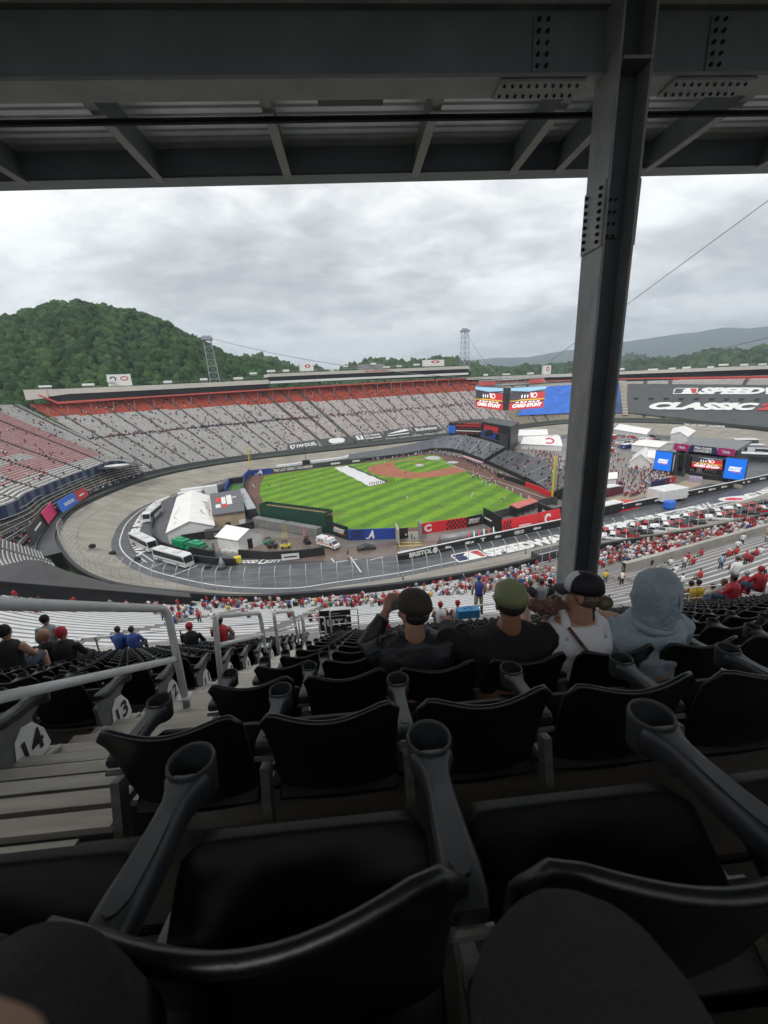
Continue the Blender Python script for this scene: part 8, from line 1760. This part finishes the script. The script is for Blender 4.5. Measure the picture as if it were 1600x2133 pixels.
# first man: dark cap, black jacket, hand at his mouth, looking left
o, g, M_, sz, yb, A, hz = seated(862, 1274, 2.36, 'seated person in a dark brown cap and black jacket with one hand at the mouth', head_yaw=.65, fat=1.08, arms={'L': ((-.28, .10, .80), (-.15, .15, .98), (.35, .15, .8)), 'R': ((.30, .05, .86), (.20, .30, .66), (-.5, .8, 0))}, tilt=-.04)
x_ = g.build('jacket', M_jack, o); remesh(x_, .010, 3, .018, .09)
m = MB(); m.tube([(.075*math.cos(a), yb-.005+.062*math.sin(a), sz+.055) for a in np.linspace(0, 2*math.pi, 25)[:-1]], .017, 8, closed=True); m.build('collar', M_jack, o, smooth=True)
c_ = cap(o, M_, M_capb, M_capb, high=.06); m = MB()
ell(m, tuple(M_ @ Vector((0, -.018, .0))), (.0775, .088, .062)); x_ = m.build('hair', mat('short_dark_hair', (.022, .015, .011), .7, bump=.4, scale=60, bscale=260), o, smooth=True); trousers(o, yb, BLKC)
m = MB(); f = lambda u, v: tuple(M_ @ Vector((.012+.022*u, -.128, .052+.018*v))); poly2(m, f, [(0, 0), (1, 0), (.8, .6), (.5, .4), (.2, 1)]); m.build('cap_mark', mat('dim_white', (.3, .3, .3), .6), c_)
# second man: olive cap, broad black shirt
o, g, M_, sz, yb, A, hz = seated(1063, 1258, 2.38, 'broad seated person in an olive green cap and plain black shirt', head_yaw=-.08, fat=1.22, arms={'L': ((-.36, .02, .86), (-.30, .28, .80), (.1, 1, 0)), 'R': ((.34, .04, .84), (.22, .30, .66), (-.4, .8, 0))}, tilt=-.12, skin=mat('tanned_skin', (.30, .15, .095), .55))
x_ = g.build('shirt', M_tee, o); remesh(x_, .011, 3, .018, .10); c_ = cap(o, M_, M_olive, M_olive, high=.10, s=1.02)
m = MB(); ell(m, tuple(M_ @ Vector((0, -.02, .005))), (.0775, .087, .055)); m.build('hair', MATS['short_dark_hair'], o, smooth=True); trousers(o, yb, BLKC)
m = MB(); m.tube([tuple(M_ @ Vector((.079*math.cos(a), -.012+.099*math.sin(a), .024))) for a in np.linspace(math.pi*1.1, math.pi*1.9, 14)], .006, 6); m.build('cap_strap', M_olive, c_, smooth=True)
for e_ in (-1, 1): m = MB().tube([tuple(M_ @ Vector((e_*.083, -.02, .012))), tuple(M_ @ Vector((e_*.083, .06, .018)))], .0028, 6); m.build('glasses_arm', M_black, o)
# woman: two tone cap, white tank top, strap, hair in a low bun, looking left
SKW = mat('warm_skin', (.47, .26, .18), .5, var=.05, scale=10)
o, g, M_, sz, yb, A, hz = seated(1212, 1236, 2.44, 'seated person in a white tank top and black and white cap with a brown strap', head_yaw=.95, fat=1.0, skin=SKW, sleeveless=True, arms={'L': ((-.30, .08, .84), (-.20, .30, .86), (.2, .8, .3)), 'R': ((.27, .06, .84), (.12, .30, .80), (-.4, .8, .2))}, tilt=-.02)
x_ = g.build('tank_top', M_tank, o); remesh(x_, .009, 3, .006, .09); m = MB()
for s_ in (-1, 1): MB().tube([(s_*.105, yb-.105, sz-.06), (s_*.098, yb-.065, sz+.040), (s_*.085, yb-.01, sz+.060), (s_*.085, yb+.06, sz+.0)], [.034, .026, .024, .030], 10).build('top_strap', M_tank, o, smooth=True)
c_ = cap(o, M_, M_capk, M_capk, panel=M_capw, high=.04)
m = MB(); ell(m, tuple(M_ @ Vector((0, -.028, -.008))), (.080, .088, .066)); ell(m, tuple(M_ @ Vector((0, -.12, -.035))), (.046, .042, .042)); m.tube([tuple(M_ @ Vector((.02, -.05, -.06))), tuple(M_ @ Vector((.03, -.06, -.13))), tuple(M_ @ Vector((.01, -.085, -.19)))], [.03, .018, .004], 8)
m.tube([tuple(M_ @ Vector((.074, .02, .02))), tuple(M_ @ Vector((.078, .03, -.05))), tuple(M_ @ Vector((.07, .02, -.10)))], [.012, .008, .003], 8); x_ = m.build('hair', M_hairb, o); remesh(x_, .006, 2, .012, .025)
m = MB(); P = [(-.105, yb-.135+.02, sz+.03), (-.05, yb-.178, sz-.05), (.04, yb-.188, sz-.16), (.13, yb-.172, sz-.27), (.185, yb-.10, sz-.36)]
for a, b in zip(P[:-1], P[1:]): m.bar(a, b, .006, .024, up=(0, -1, 0)) if False else m.tube([a, b], .0095, 8)
m.build('bag_strap', mat('brown_leather', (.11, .045, .028), .5), o, smooth=True); m = MB(); ell(m, tuple(M_ @ Vector((.082, -.004, -.040))), (.005, .005, .006), sub=2); m.build('earring', M_hv, o, smooth=True); trousers(o, yb, JEANS)
# crumpled brown jacket bundle held in front of her
B0 = DP(1143, 1262, 2.56); m = MB()
for k in range(9): a = k*.7; ell(m, (B0[0]-.08+.022*k, B0[1]+.03*math.sin(a*2), B0[2]+.014*math.cos(a*3)), (.05, .045, .042+.008*math.sin(a)), sub=2)
x_ = tag(m.build('jacket_bundle', mat('rosy_brown_fabric', (.20, .105, .085), .7, var=.15, scale=20)), 'crumpled rosy brown jacket bundle held beside the person in white', 'jacket'); remesh(x_, .007, 3, .035, .04)
# hooded person
o, g, M_, sz, yb, A, hz = seated(1362, 1234, 2.42, 'seated person with a pale blue grey hood pulled up over the head', head_yaw=.05, fat=1.05, tilt=-.1)
g2 = g; x_ = g.build('hoodie', M_hood, o); remesh(x_, .010, 4, .030, .09)
m = MB(); n = 30; rings = []
for j, (z_, rx, ryb, ryf) in enumerate(((-.165, .105, .115, .06), (-.13, .112, .125, .085), (-.09, .120, .130, .10), (-.03, .126, .138, .105), (.04, .124, .138, .105), (.09, .108, .120, .095), (.125, .080, .092, .070), (.145, .042, .05, .04), (.152, .004, .005, .004))):
    rings.append([(rx*math.cos(a), -.02+(ryf if math.sin(a) > 0 else ryb)*math.sin(a), hz+z_) for a in [2*math.pi*k/n for k in range(n)]])
vs = [p for r_ in rings for p in r_]; fs = []
for i in range(len(rings)-1):
    for k in range(n):
        a = 2*math.pi*(k+.5)/n
        if math.sin(a) > .75 and i < 5: continue
        fs.append((i*n+k, i*n+(k+1) % n, (i+1)*n+(k+1) % n, (i+1)*n+k))
m.add(vs, fs); x_ = m.build('hood', M_hood, o, smooth=True); sl = x_.modifiers.new('solid', 'SOLIDIFY'); sl.thickness = .008; sb_ = x_.modifiers.new('sub', 'SUBSURF'); sb_.levels = 2; sb_.render_levels = 2
tx = bpy.data.textures.get('folds_0.1') or bpy.data.textures.new('folds_0.1', 'CLOUDS'); tx.noise_scale = .07; d_ = x_.modifiers.new('folds', 'DISPLACE'); d_.texture = tx; d_.strength = .034; d_.texture_coords = 'GLOBAL'
m = MB().tube([(.035, -.02-.138*math.cos(t)*1.0*.96-.0, hz+.150*math.sin(t)*.96-.01) for t in np.linspace(-.7, 1.2, 16)], .0035, 6); m.build('hood_seam', mat('hood_seam_grey', (.16, .20, .24), .9), x_)
m = MB(); ell(m, tuple(M_ @ Vector((0, -.015, .02))), (.078, .092, .088)); m.build('hair', HAIR, o, smooth=True); trousers(o, yb, JEANS)

m = MB(); m.tube([(.112*math.cos(a), -.02+.098*math.sin(a), hz-.165+.018*math.sin(a)) for a in np.linspace(0, 2*math.pi, 25)[:-1]], .028, 10, closed=True); x_ = m.build('hood_collar', M_hood, o); remesh(x_, .009, 3, .010, .09)
# photographer: knees, legs and a finger at the lens
o = empty('person', (-.04, -.45, tread_z(0)), 0, 'photographer in black trousers, knees at the bottom edge and a blurred finger', 'person'); tz = tread_z(0); L_ = np.array([-.04, -.45, tz])
K = lambda p: tuple(np.array(p)-L_)
d = ray(1215, 1975); kr = CO+d*((-.385)/d[2]); d = ray(20, 2070); kl = CO+d*((-.40)/d[2])
print('knees', kr, kl)
hip = ZC-.44; m = MB(); tr = MB()
for kn, hx in ((kr, .09), (kl, -.17)):
    kn = np.array(kn)-[0, .01, .058]; A_ = np.array([hx, -.50, hip]); F_ = np.array([kn[0]+.01, kn[1]+.02, tz+.09])
    m.tube([K(A_), K((A_+kn)/2), K(kn), K(kn+(F_-kn)*.5+[0, 0, 0]), K(F_)], [.065, .05, .030, .030, .028], 14); m.tube([K(F_-[0, .06, .04]), K(F_+[0, .14, -.05])], [.04, .034], 10)
    tr.tube([K(A_-[0, .05, 0]), K((A_*.6+kn*.4)), K(kn*.9+A_*.1), K(kn), K(kn+[0, .018, -.07]), K(kn+(F_-kn)*.5), K(F_)], [.115, .108, .092, .078, .070, .062, .058], 20)
eloft(m, [(-.04+.04, -.15+.1, hip-tz-.06, .17, .12), (0, -.06, hip-tz+.1, .16, .115), (0, -.06, hip-tz+.35, .18, .12), (0, -.05, hip-tz+.50, .12, .08)]); m.tube([(0, -.04, hip-tz+.48), (0, -.02, hip-tz+.62)], [.06, .055], 12); head(m, (0, -.01, hip-tz+.74), 0, -.3)
ft = DP(20, 2130, .08); f1_ = ft+np.array([-.012, -.018, -.012]); f2_ = ft+np.array([-.02, -.05, -.02]); wr = ft+np.array([-.035, -.12, -.07]); el = np.array([-.30, -.30, ZC-.42]); sh_ = np.array([-.24, -.50, ZC-.02])
m.tube([K(sh_), K(el), K(wr)], [.055, .045, .03], 12); m.tube([K(wr), K(f2_), K(f1_), K(ft)], [.026, .014, .0135, .0125], 14)
for q in (1, 2, 3): m.tube([K(wr), K(f2_+np.array([-.010*q, -.008, -.018*q])), K(f2_+np.array([.012-.006*q, .012-.006*q, -.022*q]))], [.022, .010, .008], 8)
m.tube([K(wr), K(wr+[.03, .04, .0]), K(wr+[.035, .065, .01])], [.02, .012, .009], 8)
elr = np.array([.28, -.30, ZC-.42]); shr = np.array([.18, -.50, ZC-.02]); wrr = np.array([.10, -.10, ZC-.10]); m.tube([K(shr), K(elr), K(wrr)], [.055, .045, .03], 12); hand(m, K(wrr), (-.3, .1, .9), (0, -1, .1), .5)
for kn in (kr, kl):
    sh = MB(); F_ = np.array([kn[0]+.01, kn[1]+.01, tz+.09]); sh.tube([K(F_+[0, -.09, -.04]), K(F_+[0, .02, -.03]), K(F_+[0, .19, -.055])], [.045, .056, .046], 12); sh.build('shoe', BLKC, o, smooth=True)
bo = m.build('body', SKIN, o); remesh(bo, .004, 2); m2 = tr; eloft(m2, [(0, -.05, hip-tz-.10, .19, .14), (0, -.06, hip-tz+.04, .18, .13)])
M_tr = mat('dark_knit_trousers', (.020, .021, .023), .9, var=.22, scale=220, bump=.8, bscale=500); x_ = m2.build('trousers', M_tr, o); remesh(x_, .007, 6, .022, .09)
m = MB(); eloft(m, [(0, -.06, hip-tz+.02, .19, .14), (0, -.06, hip-tz+.30, .20, .14), (0, -.05, hip-tz+.50, .17, .10), (0, -.03, hip-tz+.54, .09, .07)]); x_ = m.build('shirt', M_tee, o); remesh(x_, .012, 3)

# ------------------------------------------------------------------ middle distance people, placed by head position
dm_cache = {}
def mid_person(px, py, dep, pose, shirt, label, pants='jeans', hat='hair', arm=0, rz=0.0, skin='light', sc=1.0, group=None):
    key = (pose, shirt, pants, skin, hat, arm)
    if key not in dm_cache:
        m = MB(); small_person(m, lambda p: p, pose, arm=arm, nn=12); me = bpy.data.meshes.new('person'); me.from_pydata(m.v, [], m.f)
        for q in (SH[shirt], {'jeans': JEANS, 'khaki': KHAKI, 'black': BLKC, 'white': SH['white']}[pants], {'light': SKIN, 'dark': SKIN2}[skin], {'hair': HAIR, 'brown': M_hairb, 'bald': SKIN, 'red': SH['red'], 'white': SH['white'], 'black': BLKC, 'blue': SH['blue']}[hat]): me.materials.append(q)
        me.polygons.foreach_set('material_index', m.m); me.polygons.foreach_set('use_smooth', [True]*len(me.polygons)); me.update(); dm_cache[key] = me
    o = bpy.data.objects.new('person', dm_cache[key]); COL.objects.link(o); P = DP(px, py, dep); o.location = (P[0], P[1], P[2]-(1.17 if pose == 'sit' else 1.64)*sc); o.rotation_euler = (0, 0, rz); o.scale = (sc,)*3; tag(o, label, 'person', group); return o
def row_dep(px, py, k, hh=1.2):        # depth at which a head over row k sits
    lo, hi = 1.0, 20.0
    y_t = ring_y(k)-.2
    for _ in range(40):
        md = (lo+hi)/2
        if DP(px, py, md)[1] < y_t: lo = md
        else: hi = md
    return lo
for (px, py, k, pose, sh_, lab, kw) in ((92, 1290, 11, 'stand', 'grey', 'person in a grey jacket and black cap standing behind the left seats', dict(hat='black', sc=.93)), (88, 1325, 9, 'sit', 'black', 'bald person in a black jacket in the left seat block', dict(hat='bald', pants='black')), (124, 1320, 9, 'sit', 'black', 'person in a red cap and black shirt in the left seat block', dict(hat='red', pants='black')), (4, 1318, 8, 'sit', 'black', 'person in black at the left edge with bare forearms', dict(hat='black', arm=1)),
    (393, 1306, 13, 'sit', 'black', 'person in a red cap and black top between the handrail loops', dict(hat='red')), (456, 1293, 13, 'sit', 'red', 'person in a red jersey seated beside the second handrail', dict(hat='hair', arm=1)), (792, 1288, 13, 'sit', 'red', 'person in a pink and black top seated left of the brown cap', dict(hat='black'))):
    mid_person(px, py, row_dep(px, py, k), pose, sh_, lab, **kw)
for (px, py, dep, pose, sh_, lab, kw) in ((243, 1312, 14, 'sit', 'blue', 'person in a dark blue top on the bleachers beyond the left seats', dict()), (272, 1312, 14, 'sit', 'blue', 'second person in a dark blue top beside the first on the bleachers', dict()), (918, 1260, 14.5, 'sit', 'white', 'person in a white shirt and red cap right of the brown capped person', dict(hat='red', arm=1)), (954, 1257, 14.8, 'sit', 'white', 'person in a white shirt and red cap beside a blue bag', dict(hat='red', arm=1)),
    (998, 1204, 17, 'stand', 'blue', 'person in a blue shirt, blue cap and khaki shorts standing alone', dict(hat='blue', pants='khaki', arm=1)), (1106, 1215, 15, 'sit', 'black', 'person with long brown hair in dark clothes left of the column', dict(hat='brown')), (1129, 1213, 15, 'sit', 'grey', 'person in a grey shirt seated just left of the column', dict()), (1147, 1212, 16, 'sit', 'black', 'person in black seated right beside the column', dict()),
    (1442, 1216, 16, 'sit', 'yellow', 'dark haired person in a yellow and red top beyond the hooded person', dict(arm=1)), (1458, 1214, 16, 'sit', 'yellow', 'person in a mustard top beside the first yellow top', dict(hat='black')), (1487, 1222, 17, 'sit', 'tan', 'person in tan behind the pale looped rail', dict()), (1512, 1212, 14, 'sit', 'grey', 'person leaning in a grey top near the right rail', dict(hat='brown', rz=.9)), (1532, 1205, 13, 'sit', 'red', 'person in red beside the grey top near the right edge', dict(hat='hair', rz=.4)), (1560, 1193, 15, 'sit', 'red', 'person in red with a white cap near the right edge', dict(hat='white')), (1588, 1186, 14, 'sit', 'red', 'person in a red shirt at the far right edge', dict(hat='red')), (1538, 1164, 20, 'stand', 'white', 'person in a white shirt standing on the right bleachers', dict(hat='hair'))):
    mid_person(px, py, dep, pose, sh_, lab, **kw)
c = DP(975, 1276, 14.6); tag(MB().box(c, (.75, .3, .3)).tube([c+[-.2, 0, .12], c+[0, 0, .25], c+[.2, 0, .12]], .02, 6).build('duffel_bag', mat('cyan_bag', (.04, .22, .45), .6, var=.2, scale=6), bevel=.1), 'bright blue bag lying beside the two red capped people', 'bag')
# ------------------------------------------------------------------ haze
hz_m = bpy.data.materials.new('haze_air'); hz_m.use_nodes = True; T = hz_m.node_tree; T.nodes.clear(); ho = T.nodes.new('ShaderNodeOutputMaterial'); hv_ = T.nodes.new('ShaderNodeVolumePrincipled'); hv_.inputs['Color'].default_value = (.73, .86, 1, 1); hv_.inputs['Density'].default_value = 1.5e-4; hv_.inputs['Anisotropy'].default_value = .2; T.links.new(hv_.outputs[0], ho.inputs['Volume'])
hb = MB().box((0, 2750, 420), (18600, 13600, 843)).build('haze', hz_m); hb['kind'] = 'stuff'; hb['label'] = 'thin blue grey air over the whole valley'

# labels that are still shared: tell the people apart by their order across the view
byl = {}
for q in list(COL.objects):
    if q.parent is None and q.get('category') == 'person': byl.setdefault(q['label'], []).append(q)
for lb, L in byl.items():
    if len(L) > 1:
        L.sort(key=lambda q: proj(np.array(q.location))[0])
        for i, q in enumerate(L):
            w = (['first']+ORD[1:])[i] if i < 30 else 'last'; nl = '%s, %s from left' % (lb, w); q['label'] = nl if len(nl.split()) <= 16 else nl.replace('spectator, ', '')
